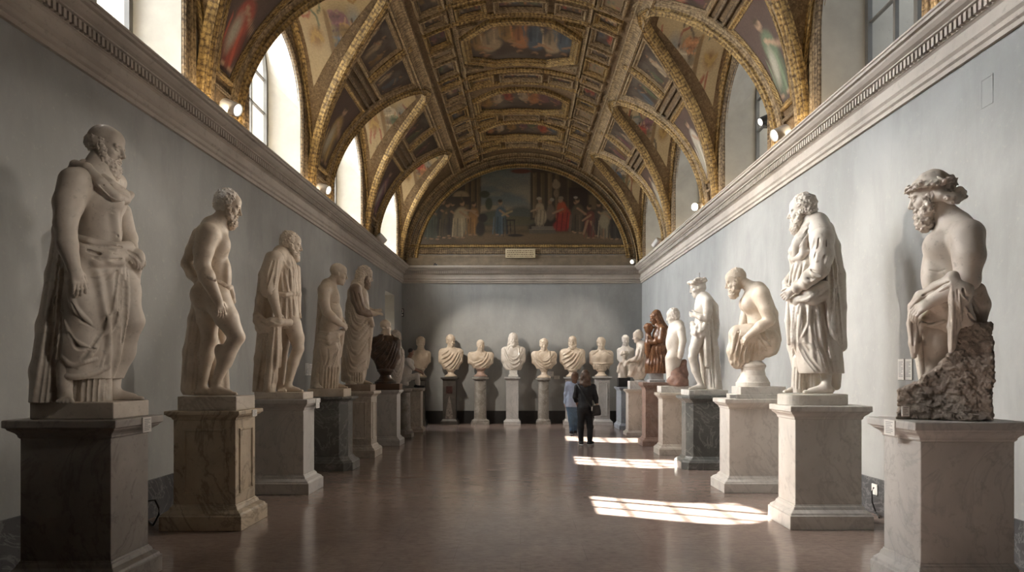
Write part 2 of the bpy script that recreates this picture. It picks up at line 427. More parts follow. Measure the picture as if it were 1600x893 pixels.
def window(num, side, yc, label):
    X = lambda y, d: wallx(side, y) + side * d
    NA = 28; D0, D1 = REV, REV + .06
    prof = lambda r: [(yc - r, WSILL)] + [(yc - r * math.cos(math.pi * k / NA), WSPR_O + r * math.sin(math.pi * k / NA)) for k in range(NA + 1)] + [(yc + r, WSILL)]
    mb = MB(); a, c = prof(WHALF), prof(WHALF - .075)
    rings = [[(X(y, d), y, z) for y, z in p] for p, d in ((a, D0), (c, D0), (c, D1), (a, D1))]
    mb.loft(rings, closed=False, caps=False)
    def bar(y0, y1, z0, z1):
        x0, x1 = sorted((X(yc, D0), X(yc, D1 - .01))); mb.box(x0, x1, y0, y1, z0, z1)
    bar(yc - WHALF, yc + WHALF, WSILL, WSILL + .07)
    for k, hw_ in ((-1, .024), (0, .040), (1, .024)):
        y = yc + k * 0.46
        bar(y - hw_, y + hw_, WSILL, WSPR_O + math.sqrt(WHALF ** 2 - (k * .46) ** 2) - .03)
    for z in (5.05, 5.65, 6.25, 6.85, 7.4):
        w_ = WHALF if z <= WSPR_O else math.sqrt(WHALF ** 2 - (z - WSPR_O) ** 2)
        bar(yc - w_, yc + w_, z - .011, z + .011)
    o = mb.build('window_%d' % num, M_FRAME); tag(o, label, 'window', kind='structure')
    p = prof(WHALF - .03); g = MB(); g.add([(X(y, D0 + .03), y, z) for y, z in p], [tuple(range(len(p)))])
    g.build('pane', M_GLASS[side], o)
    # portal: guides the renderer to the daylight that enters here
    L = bpy.data.lights.new('daylight_portal', 'AREA'); L.shape = 'RECTANGLE'; L.size = WSPR_O + WHALF - WSILL; L.size_y = 2 * WHALF
    L.cycles.is_portal = True
    lo = bpy.data.objects.new('daylight_portal', L); COL.objects.link(lo)
    lo.location = (X(yc, D1 + .08), yc, (WSPR_O + WHALF + WSILL) / 2); lo.rotation_euler = (0, math.pi / 2 * (1 if side > 0 else -1), 0)
n_ = 1
ORD = ['second', 'third', 'fourth', 'farthest']
for side in (-1, 1):
    for i, yc in enumerate(WIN[side]):
        nm = 'left' if side < 0 else 'right'
        window(n_, side, yc, 'arched window in the %s wall, %s' % (nm, 'nearest the viewer' if i == 0 else ORD[i - 1] + ' from the viewer')); n_ += 1
L = bpy.data.lights.new('daylight_portal', 'AREA'); L.shape = 'RECTANGLE'; L.size = 1.3; L.size_y = .6; L.cycles.is_portal = True
lo = bpy.data.objects.new('daylight_portal', L); COL.objects.link(lo); _y = sum(DOOR_Y) / 2
lo.location = (Xl(_y) - 2.45, _y - .02, 2.25); lo.rotation_euler = (0, -math.pi / 2, 0)

# ------------------------------------------------------------------ painter: small rasters whose colours become pigment on a panel's vertices
def fbm(W, H, rng, cells=4, octv=4):
    o = np.zeros((H, W)); a = 1.0; t = 0
    for k in range(octv):
        n = cells * 2 ** k; g = rng.random((n + 2, n + 2)); yy = np.linspace(0, n, H); xx = np.linspace(0, n, W)
        yi = yy.astype(int); xi = xx.astype(int); fy = (yy - yi)[:, None]; fx = (xx - xi)[None, :]
        fy = fy * fy * (3 - 2 * fy); fx = fx * fx * (3 - 2 * fx)
        q = lambda a_, b_: g[np.ix_(yi + a_, xi + b_)]
        o += a * ((q(0, 0) * (1 - fx) + q(0, 1) * fx) * (1 - fy) + (q(1, 0) * (1 - fx) + q(1, 1) * fx) * fy); t += a; a *= .55
    return o / t
class Paint:
    """Raster in its own units: x in 0..w, y in 0..h (down)."""
    def __init__(s, w, h, res, seed, ground):
        s.w, s.h = w, h; s.W, s.H = max(4, int(w * res)), max(4, int(h * res)); s.rng = np.random.default_rng(seed)
        s.img = np.ones((s.H, s.W, 3)) * np.array(ground); s.y, s.x = np.mgrid[0:s.H, 0:s.W]; s.x = (s.x + .5) * w / s.W; s.y = (s.y + .5) * h / s.H
    def put(s, m, c): s.img += np.clip(m, 0, 1)[..., None] * (np.array(c) - s.img)
    def ell(s, x, y, rx, ry, c, ang=0, soft=.25, al=1.0):
        a = math.radians(ang); dx, dy = s.x - x, s.y - y; u = (dx * math.cos(a) + dy * math.sin(a)) / rx; v = (-dx * math.sin(a) + dy * math.cos(a)) / ry
        s.put((1 - np.sqrt(u * u + v * v)) / soft * al, c)
    def rect(s, x0, x1, y0, y1, c, soft=.5, al=1.0):
        m = np.minimum(np.minimum(s.x - x0, x1 - s.x), np.minimum(s.y - y0, y1 - s.y)) / soft; s.put(np.clip(m, 0, 1) * al, c)
    def line(s, x0, y0, x1, y1, r, c):
        dx, dy = x1 - x0, y1 - y0; L = dx * dx + dy * dy + 1e-9; t = np.clip(((s.x - x0) * dx + (s.y - y0) * dy) / L, 0, 1)
        s.put((r - np.hypot(s.x - x0 - t * dx, s.y - y0 - t * dy)) / (r * .5), c)
    def mottle(s, amt, cells=6): s.img *= (1 - amt + 2 * amt * fbm(s.W, s.H, s.rng, cells))[..., None]
    def person(s, x, y, h, robe, skin=(.42, .27, .17), lean=0, hair=(.06, .04, .02), w=.30):
        """A robed figure, feet at (x, y), h tall."""
        k = np.array(robe)
        s.ell(x, y - .28 * h, w * .62 * h * .8, .34 * h, k * .8, lean, .35); s.ell(x + .02 * h, y - .58 * h, w * .5 * h, .25 * h, k, lean, .3)
        for j in range(4):
            xx = x + (j - 1.5) * .09 * h; s.line(xx, y - .5 * h, xx + (j - 1.5) * .02 * h, y - .04 * h, .018 * h, k * (.45 if j % 2 else 1.35))
        s.line(x, y - .68 * h, x + .2 * h * (1 if lean >= 0 else -1), y - .52 * h, .035 * h, skin)
        s.ell(x + lean * .004 * h, y - .89 * h, .062 * h, .085 * h, skin, 0, .4); s.ell(x + lean * .002 * h, y - .935 * h, .065 * h, .055 * h, hair, 0, .4)
        s.ell(x - .06 * h, y - .02 * h, .05 * h, .02 * h, skin); s.ell(x + .07 * h, y - .01 * h, .05 * h, .02 * h, skin)
    def sample(s, u, v):
        """u, v in 0..1 (v down)."""
        return s.img[np.clip((np.asarray(v) * s.H).astype(int), 0, s.H - 1), np.clip((np.asarray(u) * s.W).astype(int), 0, s.W - 1)]
ROBES = [(.34, .07, .04), (.10, .14, .20), (.42, .36, .26), (.30, .20, .07), (.13, .17, .10), (.45, .22, .10), (.20, .10, .12), (.5, .45, .36)]
def scene_painting(w, h, res, seed, dark=True, n=None):
    P = Paint(w, h, res, seed, (.075, .055, .04) if dark else (.50, .42, .28)); r = P.rng
    m = fbm(P.W, P.H, r, 3)
    if dark:
        P.put((m - .45) * 3, (.16, .15, .14)); P.put((.42 - m) * 3, (.05, .035, .02))
        P.put(np.clip((P.y / h - .7) * 3, 0, 1) * .8, (.14, .09, .05))
    n = n or max(2, int(w / h * 2.6))
    for k in range(n):
        hh = h * r.uniform(.62, .9); P.person(w * (k + r.uniform(.3, .7)) / n, h * r.uniform(.9, .99), hh, ROBES[r.integers(len(ROBES))], lean=r.uniform(-25, 25))
    P.mottle(.22, 8); P.img *= (.66, .55, .43) if dark else 1; return P
def grotesque_painting(w, h, res, seed, ground=(.46, .37, .22)):
    P = Paint(w, h, res, seed, ground); r = P.rng; P.mottle(.12, 4)
    for k in range(26):
        x, y = r.uniform(.08, .92) * w, r.uniform(.05, .95) * h; a = r.uniform(0, 6.3); q = min(w, h) * .10
        c = [(.10, .08, .05), (.30, .10, .05), (.10, .13, .08), (.33, .20, .06)][r.integers(4)]
        for j in range(6):
            x2, y2 = x + q * .4 * math.cos(a), y + q * .4 * math.sin(a); P.line(x, y, x2, y2, min(w, h) * .014, c); x, y = x2, y2; a += r.uniform(-.3, .9)
    return P

# ------------------------------------------------------------------ panels on a curved surface
def inset(poly, d):
    n = len(poly); L = []
    for i in range(n):
        p, q = np.array(poly[i]), np.array(poly[(i + 1) % n]); t = (q - p) / np.linalg.norm(q - p); nn = np.array((-t[1], t[0])); L.append((p + nn * d, t))
    out_ = []
    for i in range(n):
        (p, t), (q, s) = L[i - 1], L[i]; M = np.array([[t[0], -s[0]], [t[1], -s[1]]]); k = np.linalg.solve(M, q - p)[0]; out_.append(tuple(p + t * k))
    return out_
def ccw(poly):
    a = sum(poly[i][0] * poly[(i + 1) % len(poly)][1] - poly[(i + 1) % len(poly)][0] * poly[i][1] for i in range(len(poly)))
    return poly if a > 0 else poly[::-1]
def frame(mb, fmap, poly, prof, step=.12, flip=False):
    """Moulding round a polygon given in the surface's own metres; prof = [(inset, height)]."""
    poly = ccw(poly); n = len(poly); cnt = [max(1, int(math.dist(poly[i], poly[(i + 1) % n]) / step)) for i in range(n)]
    rings = []; uvs = []
    for j, (d, h) in enumerate(prof):
        P = inset(poly, d) if d else poly; ring = []; L = 0; pv = None
        for i in range(n):
            p, q = np.array(P[i]), np.array(P[(i + 1) % n])
            for k in range(cnt[i]):
                pt = p + (q - p) * k / cnt[i]
                if pv is not None: L += math.dist(pv, pt)
                pv = pt; ring.append(fmap(pt[0], pt[1], h)); uvs.append((L, j * .3))
        rings.append(ring)
    b0 = len(mb.F); mb.loft(rings, closed=True, caps=False, uvs=uvs)
    if flip: mb.F[b0:] = [f[::-1] for f in mb.F[b0:]]
def fill(name, fmap, poly, h, P, parent, nx, ny, mat=None, axis='y', mirror=False):
    """Painted field of a convex polygon, row by row along its second axis (pigment per vertex)."""
    poly = ccw(poly); ys = [p[1] for p in poly]; y0, y1 = min(ys), max(ys); V = []; uvx = []; uvy = []
    xs = [p[0] for p in poly]; X0, X1 = min(xs), max(xs)
    for j in range(ny + 1):
        y = y0 + (y1 - y0) * (j / ny) * .9998 + (y1 - y0) * .0001; hit = []
        for i in range(len(poly)):
            (xa, ya), (xb, yb) = poly[i], poly[(i + 1) % len(poly)]
            if (ya - y) * (yb - y) <= 0 and ya != yb: hit.append(xa + (xb - xa) * (y - ya) / (yb - ya))
        a, c = min(hit), max(hit)
        for i in range(nx + 1):
            x = a + (c - a) * i / nx; V.append(fmap(x, y, h)); uvx.append((x - X0) / (X1 - X0)); uvy.append((y - y0) / (y1 - y0))
    I = np.arange((nx + 1) * (ny + 1)).reshape(ny + 1, nx + 1)
    F = np.stack([I[:-1, :-1], I[:-1, 1:], I[1:, 1:], I[1:, :-1]], -1).reshape(-1, 4)
    u, v = np.array(uvx), np.array(uvy)
    if axis == 's': u, v = v, 1 - u            # picture stands along the first axis
    else: v = 1 - v
    if mirror: u = 1 - u
    return add_mesh(name, V, F, mat or M_PAINT, parent, col=P.sample(u, v), smooth=True)
def sweep(mb, pts, nrm, prof, closed=False):
    """Rib: prof = [(sideways, outwards)] carried along pts with outward normals nrm."""
    pts = np.array(pts, float); nrm = np.array(nrm, float); T = np.gradient(pts, axis=0); T /= np.linalg.norm(T, axis=1)[:, None]
    B = np.cross(T, nrm); B /= np.linalg.norm(B, axis=1)[:, None]; L = np.r_[0, np.cumsum(np.linalg.norm(np.diff(pts, axis=0), axis=1))]
    rings = []; uv = []
    for p, n_, b_, l in zip(pts, nrm, B, L):
        rings.append([tuple(p + b_ * a + n_ * c) for a, c in prof]); uv += [(l, k * .2) for k in range(len(prof))]
    mb.loft(rings, closed=True, caps=True, uvs=uv)
RIB = lambda w, h: [(-w / 2, -.03), (-w / 2, h * .55), (-w * .38, h), (-w * .18, h * .6), (w * .18, h * .6), (w * .38, h), (w / 2, h * .55), (w / 2, -.03)]

# ------------------------------------------------------------------ the vault
CEIL = empty('ceiling', (0, 0, 0), 0, 'gilded barrel vault with coffers, octagons and painted side bays', 'ceiling', kind='structure')
def build_vault():
    th = np.r_[np.linspace(0, .12, 8), np.linspace(.12, math.pi - .12, 150)[1:-1], np.linspace(math.pi - .12, math.pi, 8)]
    ys = np.linspace(YF, YB, 470); V = np.zeros((len(th), len(ys), 3))
    x_c = xc(ys); h_w = hw(ys)
    for i, t in enumerate(th):
        u = -math.cos(t); au = min(1, abs(u)); z = np.full(len(ys), ZS + RISE * math.sin(t))
        if au > math.cos(TH_S):
            for yc in WIN[-1 if u < 0 else 1]:
                k = np.clip(np.abs(ys - yc) / SEV_A, 0, 1); z = np.maximum(z, ZS + sev_ridge(au) * np.sqrt(1 - k * k))
        V[i, :, 0] = x_c + u * h_w; V[i, :, 1] = ys; V[i, :, 2] = z
    I = np.arange(len(th) * len(ys)).reshape(len(th), len(ys))
    F = np.stack([I[:-1, :-1], I[:-1, 1:], I[1:, 1:], I[1:, :-1]], -1).reshape(-1, 4)
    add_mesh('vault', V.reshape(-1, 3), F, M_VAULT, CEIL)
build_vault()
S2 = 3.78                                                   # metres of arc per radian
def bmap(s, y, h): return barrel(s / S2, y, h)
def inw(th, y): 
    a, c = np.array(barrel(th, y, 0)), np.array(barrel(th, y, .1)); return (c - a) / .1
# long ribs, where bays and centre field meet
for t0, nm in ((TH_S, 'long_rib'), (math.pi - TH_S, 'long_rib')):
    mb = MB(); ys = np.linspace(YF, YB, 120)
    sweep(mb, [barrel(t0, y, 0) for y in ys], [inw(t0, y) for y in ys], [(-.15, -.03), (-.15, .05), (-.12, .08), (-.06, .05), (.06, .05), (.12, .08), (.15, .05), (.15, -.03)])
    mb.build(nm, M_STUC, CEIL)
# groin ribs of every side bay
def groin(side, yc, sgn, off=0.0, t0=.03):
    pts, nr = [], []
    for k in range(44):
        th = t0 + (TH_S - t0) * k / 43
        au = math.cos(th); q = min(1, RISE * math.sin(th) / sev_ridge(au)); dy = sgn * SEV_A * math.sqrt(max(0, 1 - q * q))
        tt = th if side < 0 else math.pi - th
        pts.append(np.array(barrel(tt, yc + dy, 0)) + np.array((0, 0, 0))); nr.append(inw(tt, yc + dy))
    pts, nr = np.array(pts), np.array(nr)
    if off:
        T = np.gradient(pts, axis=0); T /= np.linalg.norm(T, axis=1)[:, None]; B = np.cross(T, nr)
        B[:, :] *= np.sign(B[5, 1]) * sgn; pts = pts + B * off
    return pts, nr
SEED = [100]
def nseed(): SEED[0] += 1; return SEED[0]
for side in (-1, 1):
    for yc in WIN[side]:
        for sgn in (-1, 1):
            mb = MB(); p, nrm = groin(side, yc, sgn, -.02); sweep(mb, p, nrm, RIB(.17, .10)); mb.build('gilded_groin_rib', M_GOLD, CEIL)
            mb = MB(); p, nrm = groin(side, yc, sgn, .15); sweep(mb, p, nrm, RIB(.15, .07)); mb.build('stucco_groin_rib', M_STUC, CEIL)
        # painted cells of the bay, each side of the lunette wall's arch
        fm = sevmap(side, yc)
        def cell(q, dy, h, fm=fm): return fm(q, dy, h)
        poly = [(.10, -1.30), (.10, 1.30), (.86, .0)]
        poly = [(.12, -1.22), (.88, -.06), (.88, .06), (.12, 1.22)]
        nx, ny = 56, 72
        V = []; U = []; Vv = []
        P = grotesque_painting(1.6, 1.6, 90, nseed())
        for q_ in (.42, 1.18):                             # a group of figures on clouds in either half, scrolls and gilding below
            P.ell(q_, .80, .30, .40, (.13, .105, .07), 0, .6, .75); P.ell(q_, .50, .26, .2, (.22, .26, .30), 0, .6, .7)
            P.person(q_ - .10, 1.02, .50, ROBES[SEED[0] % 8], lean=24); P.person(q_ + .10, 1.04, .46, ROBES[(SEED[0] + 3) % 8], lean=-26); P.person(q_, .86, .40, ROBES[(SEED[0] + 5) % 8], lean=12); P.ell(q_, 1.06, .24, .05, (.20, .13, .05))
            P.ell(q_, 1.35, .10, .2, (.26, .15, .04), 0, .5, .8); P.ell(q_, 1.3, .03, .12, (.40, .27, .08), 20); P.ell(q_, 1.42, .03, .12, (.40, .27, .08), -30)
        P.img *= (.80, .72, .60)
        for j in range(ny + 1):
            q = .12 + (.84 - .12) * j / ny; au = 1 - q * (1 - math.cos(TH_S)); th = math.acos(au)
            qq = min(1, RISE * math.sin(th) / sev_ridge(au)); g = SEV_A * math.sqrt(max(0, 1 - qq * qq)); g = max(.03, g - .26)
            for i in range(nx + 1):
                V.append(cell(q, -g + 2 * g * i / nx, .02)); U.append((-g + 2 * g * i / nx) / 3.0 + .5); Vv.append(j / ny)
        I = np.arange((nx + 1) * (ny + 1)).reshape(ny + 1, nx + 1); F = np.stack([I[:-1, :-1], I[:-1, 1:], I[1:, 1:], I[1:, :-1]], -1).reshape(-1, 4)
        u, v = np.array(U), np.array(Vv); u = u if side < 0 else 1 - u
        add_mesh('painted_cell', V, F, M_PAINT, CEIL, col=P.sample(u, 1 - v * .98), smooth=True)
        # moulded band where the cell meets the lunette wall
        mb = MB(); ks = np.linspace(-.97, .97, 60)
        sweep(mb, [fm(.05, k * SEV_A, .0) for k in ks], [(-side * .5, 0, -.86)] * 60, RIB(.12, .06)); mb.build('bay_arch_band', M_GOLD, CEIL)
        # moulded surround of the window opening on the lunette wall
        for r0, wd, mt, nm in ((WHALF + .07, .13, M_STUC2, 'window_arch_band'), (WHALF + .22, .12, M_STUC, 'window_arch_moulding')):
            mb = MB(); pr = [(yc - r0, 4.9)] + [(yc - r0, z) for z in np.linspace(5.0, WSPR - .05, 10)] + [(yc - r0 * math.cos(a), WSPR + r0 * math.sin(a)) for a in np.linspace(0, math.pi, 40)] + [(yc + r0, z) for z in np.linspace(WSPR - .05, 4.9, 10)]
            sweep(mb, [(wallx(side, y), y, z) for y, z in pr], [(-side, 0, 0)] * len(pr), RIB(wd, .05)); mb.build(nm, mt, CEIL)
# spandrels between the bays: standing figure at the foot, curved panels above
PF = [(0, .0), (0, .05), (.035, .065), (.06, .03), (.09, .03), (.09, .015)]
for side in (-1, 1):
    cs = WIN[side]
    mids = [cs[0] - (cs[1] - cs[0]) / 2] + [(a + b) / 2 for a, b in zip(cs[:-1], cs[1:])]
    for im, ym in enumerate(mids):
        a_ = (cs[1] - cs[0]) / 2 if im == 0 else (cs[im] - cs[im - 1]) / 2
        bm = (lambda s, y, h: barrel(s / S2, y, h)) if side < 0 else (lambda s, y, h: barrel(math.pi - s / S2, y, h))
        def half(th):                                       # free half width of the spandrel at this height
            au = math.cos(th); q = min(1, RISE * math.sin(th) / sev_ridge(au)); return a_ - SEV_A * math.sqrt(max(0, 1 - q * q)) - .25
        def sp_panel(t0, t1, seed, kind, shrink=.0):
            w0, w1 = half(t0) - shrink, half(t1) - shrink
            poly = [(t0 * S2, ym - w0), (t0 * S2, ym + w0), (t1 * S2, ym + w1), (t1 * S2, ym - w1)]
            mb = MB(); frame(mb, bm, poly, PF, flip=side > 0); fo = mb.build('spandrel_panel', M_GOLD, CEIL)
            ip = inset(ccw(poly), .085)
            Wd, Hh = (t1 - t0) * S2, 2 * w1
            if kind == 'figure':
                P = Paint(1.0, 1.6, 60, seed, (.085, .05, .035)); P.mottle(.3, 4); P.rect(0, 1, 1.4, 1.6, (.16, .08, .05)); P.person(.5, 1.5, 1.35, ROBES[seed % 8], w=.28, lean=4)
                P.ell(.45, 1.0, .12, .42, (.40, .36, .28), 6, .5, .8)
            else: P = scene_painting(Hh, Wd, 60, seed)
            fill('spandrel_painting', bm, ip, .02, P, fo, 28, 36, axis='s', mirror=side > 0)
        sp_panel(math.radians(9.5), math.radians(35), nseed(), 'figure')
        mb = MB()
        # carved foot below the figure and cross bands
        for t0, t1 in ((1.5, 7.5), (36.2, 39.5)):
            t0, t1 = math.radians(t0), math.radians(t1)
            w0 = max(.12, half(t0) + .02); w1 = half(t1) + .03
            frame(mb, bm, [(t0 * S2, ym - w0), (t0 * S2, ym + w0), (t1 * S2, ym + w1), (t1 * S2, ym - w1)], [(0, 0), (0, .05), (.05, .05), (.05, .03), (.055, .03)], flip=side > 0)
        mb.build('spandrel_band', M_STUC2, CEIL)
        tA, tB = math.radians(41), math.radians(54.5)
        # two curved pictures and a small square pair, split by a slim centre rib
        for sg in (-1, 1):
            w0, w1 = half(tA), half(tB)
            lo_, hi_ = .10, None
            poly = [(tA * S2, ym + sg * .14), (tA * S2, ym + sg * w0), (tB * S2, ym + sg * w1), (tB * S2, ym + sg * .14)]
            mb = MB(); frame(mb, bm, poly, PF, flip=side > 0); fo = mb.build('spandrel_panel', M_STUC, CEIL)
            fill('spandrel_painting', bm, inset(ccw(poly), .085), .02, scene_painting(1.2, .8, 60, nseed(), n=3), fo, 30, 24, axis='s', mirror=side > 0)
        mb = MB(); ths = np.linspace(math.radians(41), TH_S, 14)
        tt = ths if side < 0 else math.pi - ths
        sweep(mb, [barrel(t, ym, 0) for t in tt], [inw(t, ym) for t in tt], RIB(.16, .08)); mb.build('centre_rib', M_GOLD, CEIL)

# ---- centre field
T0, T1 = TH_S + .06, math.pi - TH_S - .06
s0, s1, smid = T0 * S2, T1 * S2, math.pi / 2 * S2
FR = [(0, 0), (0, .07), (.022, .09), (.045, .06), (.055, .03), (.085, .03), (.09, .05), (.102, .05), (.11, .018)]
FRB = [(0, 0), (0, .08), (.05, .12), (.09, .09), (.13, .10), (.15, .05), (.20, .05), (.20, .02)]
OCT = [(8.2, 1.6), (11.35, 1.6), (14.3, 1.50), (17.35, 1.08), (19.35, .9)]   # centre along the hall, clear length
def coffer(poly, seed, big=False):
    mb = MB(); frame(mb, bmap, poly, FRB if big else FR); fo = mb.build('octagon_frame' if big else 'coffer', M_GOLD if big or seed % 3 == 0 else M_STUC, CEIL)
    ip = inset(ccw(poly), .19 if big else .105)
    w_, h_ = max(p[0] for p in ip) - min(p[0] for p in ip), max(p[1] for p in ip) - min(p[1] for p in ip)
    res = 46 if big else 60
    P = scene_painting(w_, h_, res, seed, n=7 if big else None) if seed % 4 or big else grotesque_painting(w_, h_, res, seed, (.22, .15, .08))
    nx, ny = max(5, int(w_ * (34 if big else 26))), max(4, int(h_ * (30 if big else 26)))
    fill('octagon_painting' if big else 'coffer_painting', bmap, ip, .015, P, fo, nx, ny)
for yo, ln in OCT:
    a, c = ln / 2 + .2, 1.22; k = .42 * a; kx = .62
    coffer([(smid - c, yo - a + k * 1.1), (smid - c + kx, yo - a), (smid + c - kx, yo - a), (smid + c, yo - a + k * 1.1), (smid + c, yo + a - k * 1.1), (smid + c - kx, yo + a), (smid - c + kx, yo + a), (smid - c, yo + a - k * 1.1)], nseed(), True)
    # four slivers in the corners
    for sx_ in (-1, 1):
        for sy_ in (-1, 1):
            X_ = smid + sx_ * (c + .03)
            coffer([(X_, yo + sy_ * (a - k * 1.1 + .13)), (X_, yo + sy_ * (a + .02)), (smid + sx_ * (c - kx + .22), yo + sy_ * (a + .02))], nseed() * 4 + 1) if ln > 1.2 else None
# transverse bands of small coffers between the octagons
BANDS = [9.78, 12.83, 15.93, 18.36, 20.55]
for yb in BANDS:
    hb = .21 if yb != 20.55 else .2
    for a, c in ((-1.22, -.62), (-.5, .5), (.62, 1.22)):
        coffer([(smid + a, yb - hb), (smid + c, yb - hb), (smid + c, yb + hb), (smid + a, yb + hb)], nseed())
    for dy in (-hb - .12, hb + .12):
        mb = MB(); ths = np.linspace(T0 + .12 + .0, T1 - .12, 40)
        sweep(mb, [barrel(t, yb + dy, 0) for t in ths], [inw(t, yb + dy) for t in ths], RIB(.11, .07)); mb.build('cross_rib', M_GOLD, CEIL)
# two columns of coffers down each side of the centre field
for sg in (-1, 1):
    e0, e1 = (s0 + .03, smid - 1.22 - .12) if sg < 0 else (smid + 1.22 + .12, s1 - .03)
    m_ = e0 + (e1 - e0) * (.5)
    y = 9.2; k = 0
    while y < 21.2:
        ln = .66 if k % 2 == 0 else .42
        coffer([(e0 + .02, y), (e1 - .02, y), (e1 - .02, y + ln), (e0 + .02, y + ln)], nseed())
        y += ln + .12; k += 1
    mb = MB(); ys = np.linspace(9, YB, 70); se = e1 + .06 if sg < 0 else e0 - .06
    sweep(mb, [barrel(se / S2, yy, 0) for yy in ys], [inw(se / S2, yy) for yy in ys], RIB(.10, .06)); mb.build('field_rib', M_STUC, CEIL)

# ------------------------------------------------------------------ end wall lunette: mural, mouldings, plaque
def lun(r, a, d=0.0):
    return (xc(YB) - hw(YB) * r * math.cos(a), YB - d, ZS + RISE * r * math.sin(a))
LUNE = empty('lunette_surround', (0, YB, ZS), 0, 'carved and gilded arch mouldings framing the mural on the end wall', 'arch moulding', kind='structure')
for r0, wd, h_, mt, nm in ((.975, .17, .10, M_STUC, 'outer_moulding'), (.928, .15, .07, M_STUC2, 'leaf_moulding'), (.886, .12, .09, M_GOLD, 'gilded_moulding')):
    mb = MB(); A = np.linspace(.02, math.pi - .02, 90)
    if r0 < .95: A = np.linspace(math.asin(.30 / RISE / r0), math.pi - math.asin(.30 / RISE / r0), 90)
    sweep(mb, [lun(r0, a) for a in A], [(0, -1, 0)] * len(A), RIB(wd, h_)); mb.build(nm, mt, LUNE)
for z, wd, h_, mt, nm in ((5.60, .10, .07, M_GOLD, 'sill_moulding'), (5.44, .20, .05, M_STUC2, 'sill_frieze'), (5.15, .34, .03, M_STUCP, 'sill_base')):
    rr = math.sqrt(max(0, 1 - ((z - ZS) / RISE) ** 2)) * .955; mb = MB()
    X_ = np.linspace(xc(YB) - hw(YB) * rr, xc(YB) + hw(YB) * rr, 30)
    sweep(mb, [(x, YB, z) for x in X_], [(0, -1, 0)] * 30, RIB(wd, h_)); mb.build(nm, mt, LUNE)
def mural():
    """A court scene in a landscape: crowd and parasol, lone blue figure at a desk, seated judges on steps."""
    P = Paint(343, 146, 2.4, 7, (.045, .033, .022)); ox, oy = 645, 250
    E = lambda x, y, rx, ry, c, ang=0, soft=.3, al=1: P.ell(x - ox, y - oy, rx, ry, c, ang, soft, al)
    R = lambda x0, x1, y0, y1, c, soft=1.2, al=1: P.rect(x0 - ox, x1 - ox, y0 - oy, y1 - oy, c, soft, al)
    Ln = lambda x0, y0, x1, y1, r, c: P.line(x0 - ox, y0 - oy, x1 - ox, y1 - oy, r, c)
    F = lambda x, y, h, c, lean=0, **k: P.person(x - ox, y - oy, h, c, lean=lean, **k)
    m = fbm(P.W, P.H, P.rng, 5)
    R(748, 834, 240, 352, (.17, .21, .215), 2); sky = (P.x > 103) & (P.x < 189) & (P.y < 95)
    P.put(sky * np.clip((fbm(P.W, P.H, P.rng, 7) - .42) * 5, 0, 1) * np.clip(P.y / 70, 0, 1), (.40, .33, .24))
    P.put(sky * np.clip((P.y - 62) / 22, 0, 1) * .7, (.34, .27, .17))
    E(775, 345, 38, 18, (.10, .11, .08)); E(815, 342, 30, 22, (.11, .12, .11)); E(800, 350, 50, 10, (.13, .12, .07))
    R(640, 990, 366, 400, (.20, .145, .085), 10); R(690, 830, 356, 372, (.17, .13, .075), 6)
    R(640, 716, 366, 400, (.10, .07, .045), 12, .7)
    for x in (722, 732, 741): R(x, x + 8, 262, 345, (.13, .09, .05), 2); Ln(x + 2, 262, x + 2, 340, .8, (.22, .16, .08))
    R(829, 990, 240, 350, (.065, .045, .028), 3)
    for x, c in ((833, .17), (846, .13), (858, .19), (870, .15), (890, .10)): R(x, x + 9, 258, 345, (c, c * .74, c * .42), 2); Ln(x + 3, 262, x + 3, 344, 1, (c * 1.5, c * 1.15, c * .65))
    R(892, 926, 286, 330, (.035, .022, .015), 3); R(926, 940, 300, 330, (.16, .12, .07), 2)
    E(873, 282, 8, 9, (.34, .27, .18)); E(872, 275, 4, 5, (.36, .29, .2)); E(873, 298, 5, 9, (.26, .2, .13))
    E(815, 256, 20, 5, (.16, .05, .03))
    for x, y, h, c in ((662, 384, 60, (.07, .10, .09)), (672, 386, 74, (.10, .13, .11)), (684, 382, 76, (.05, .05, .045)), (692, 384, 72, (.13, .10, .06)), (700, 380, 70, (.07, .06, .05))): F(x, y, h, c, 8)
    E(716, 303, 15, 11, (.38, .30, .19)); R(700, 733, 304, 320, (.05, .035, .025), 1); Ln(716, 300, 722, 330, .8, (.2, .14, .07))
    F(735, 378, 66, (.36, .20, .07), 10); F(714, 383, 74, (.46, .39, .27), 14, w=.36); Ln(722, 330, 740, 332, 2.4, (.44, .3, .19)); E(752, 345, 9, 10, (.04, .03, .025)); E(748, 366, 9, 16, (.05, .04, .03))
    E(762, 318, 7, 14, (.07, .08, .05)); E(755, 300, 10, 8, (.06, .065, .04)); 
    F(780, 378, 70, (.10, .15, .19), 4, w=.30); Ln(784, 340, 800, 332, 2.2, (.42, .33, .18)); Ln(786, 345, 786, 380, 1, (.05, .04, .03))
    R(790, 806, 347, 351, (.03, .02, .015)); 
    for x in (792, 797, 804): Ln(x, 350, x + 1, 374, 1, (.03, .02, .015))
    E(806, 378, 16, 3, (.035, .025, .02))
    R(832, 874, 360, 367, (.20, .18, .15)); R(828, 874, 367, 375, (.14, .125, .1)); Ln(828, 367, 874, 367, .7, (.3, .26, .2))
    E(848, 345, 11, 18, (.46, .39, .28), 15); E(846, 326, 8, 12, (.44, .36, .25)); E(846, 312, 4, 5, (.4, .26, .16)); E(845, 308, 5, 3.5, (.5, .46, .38)); Ln(846, 326, 832, 332, 2.2, (.42, .3, .2))
    for x in (842, 848, 854): Ln(x, 330, x - 2, 360, 1.1, (.25, .2, .14))
    E(864, 335, 8, 18, (.20, .16, .12)); E(863, 314, 4, 5, (.36, .24, .15)); E(866, 310, 4, 4, (.4, .38, .34))
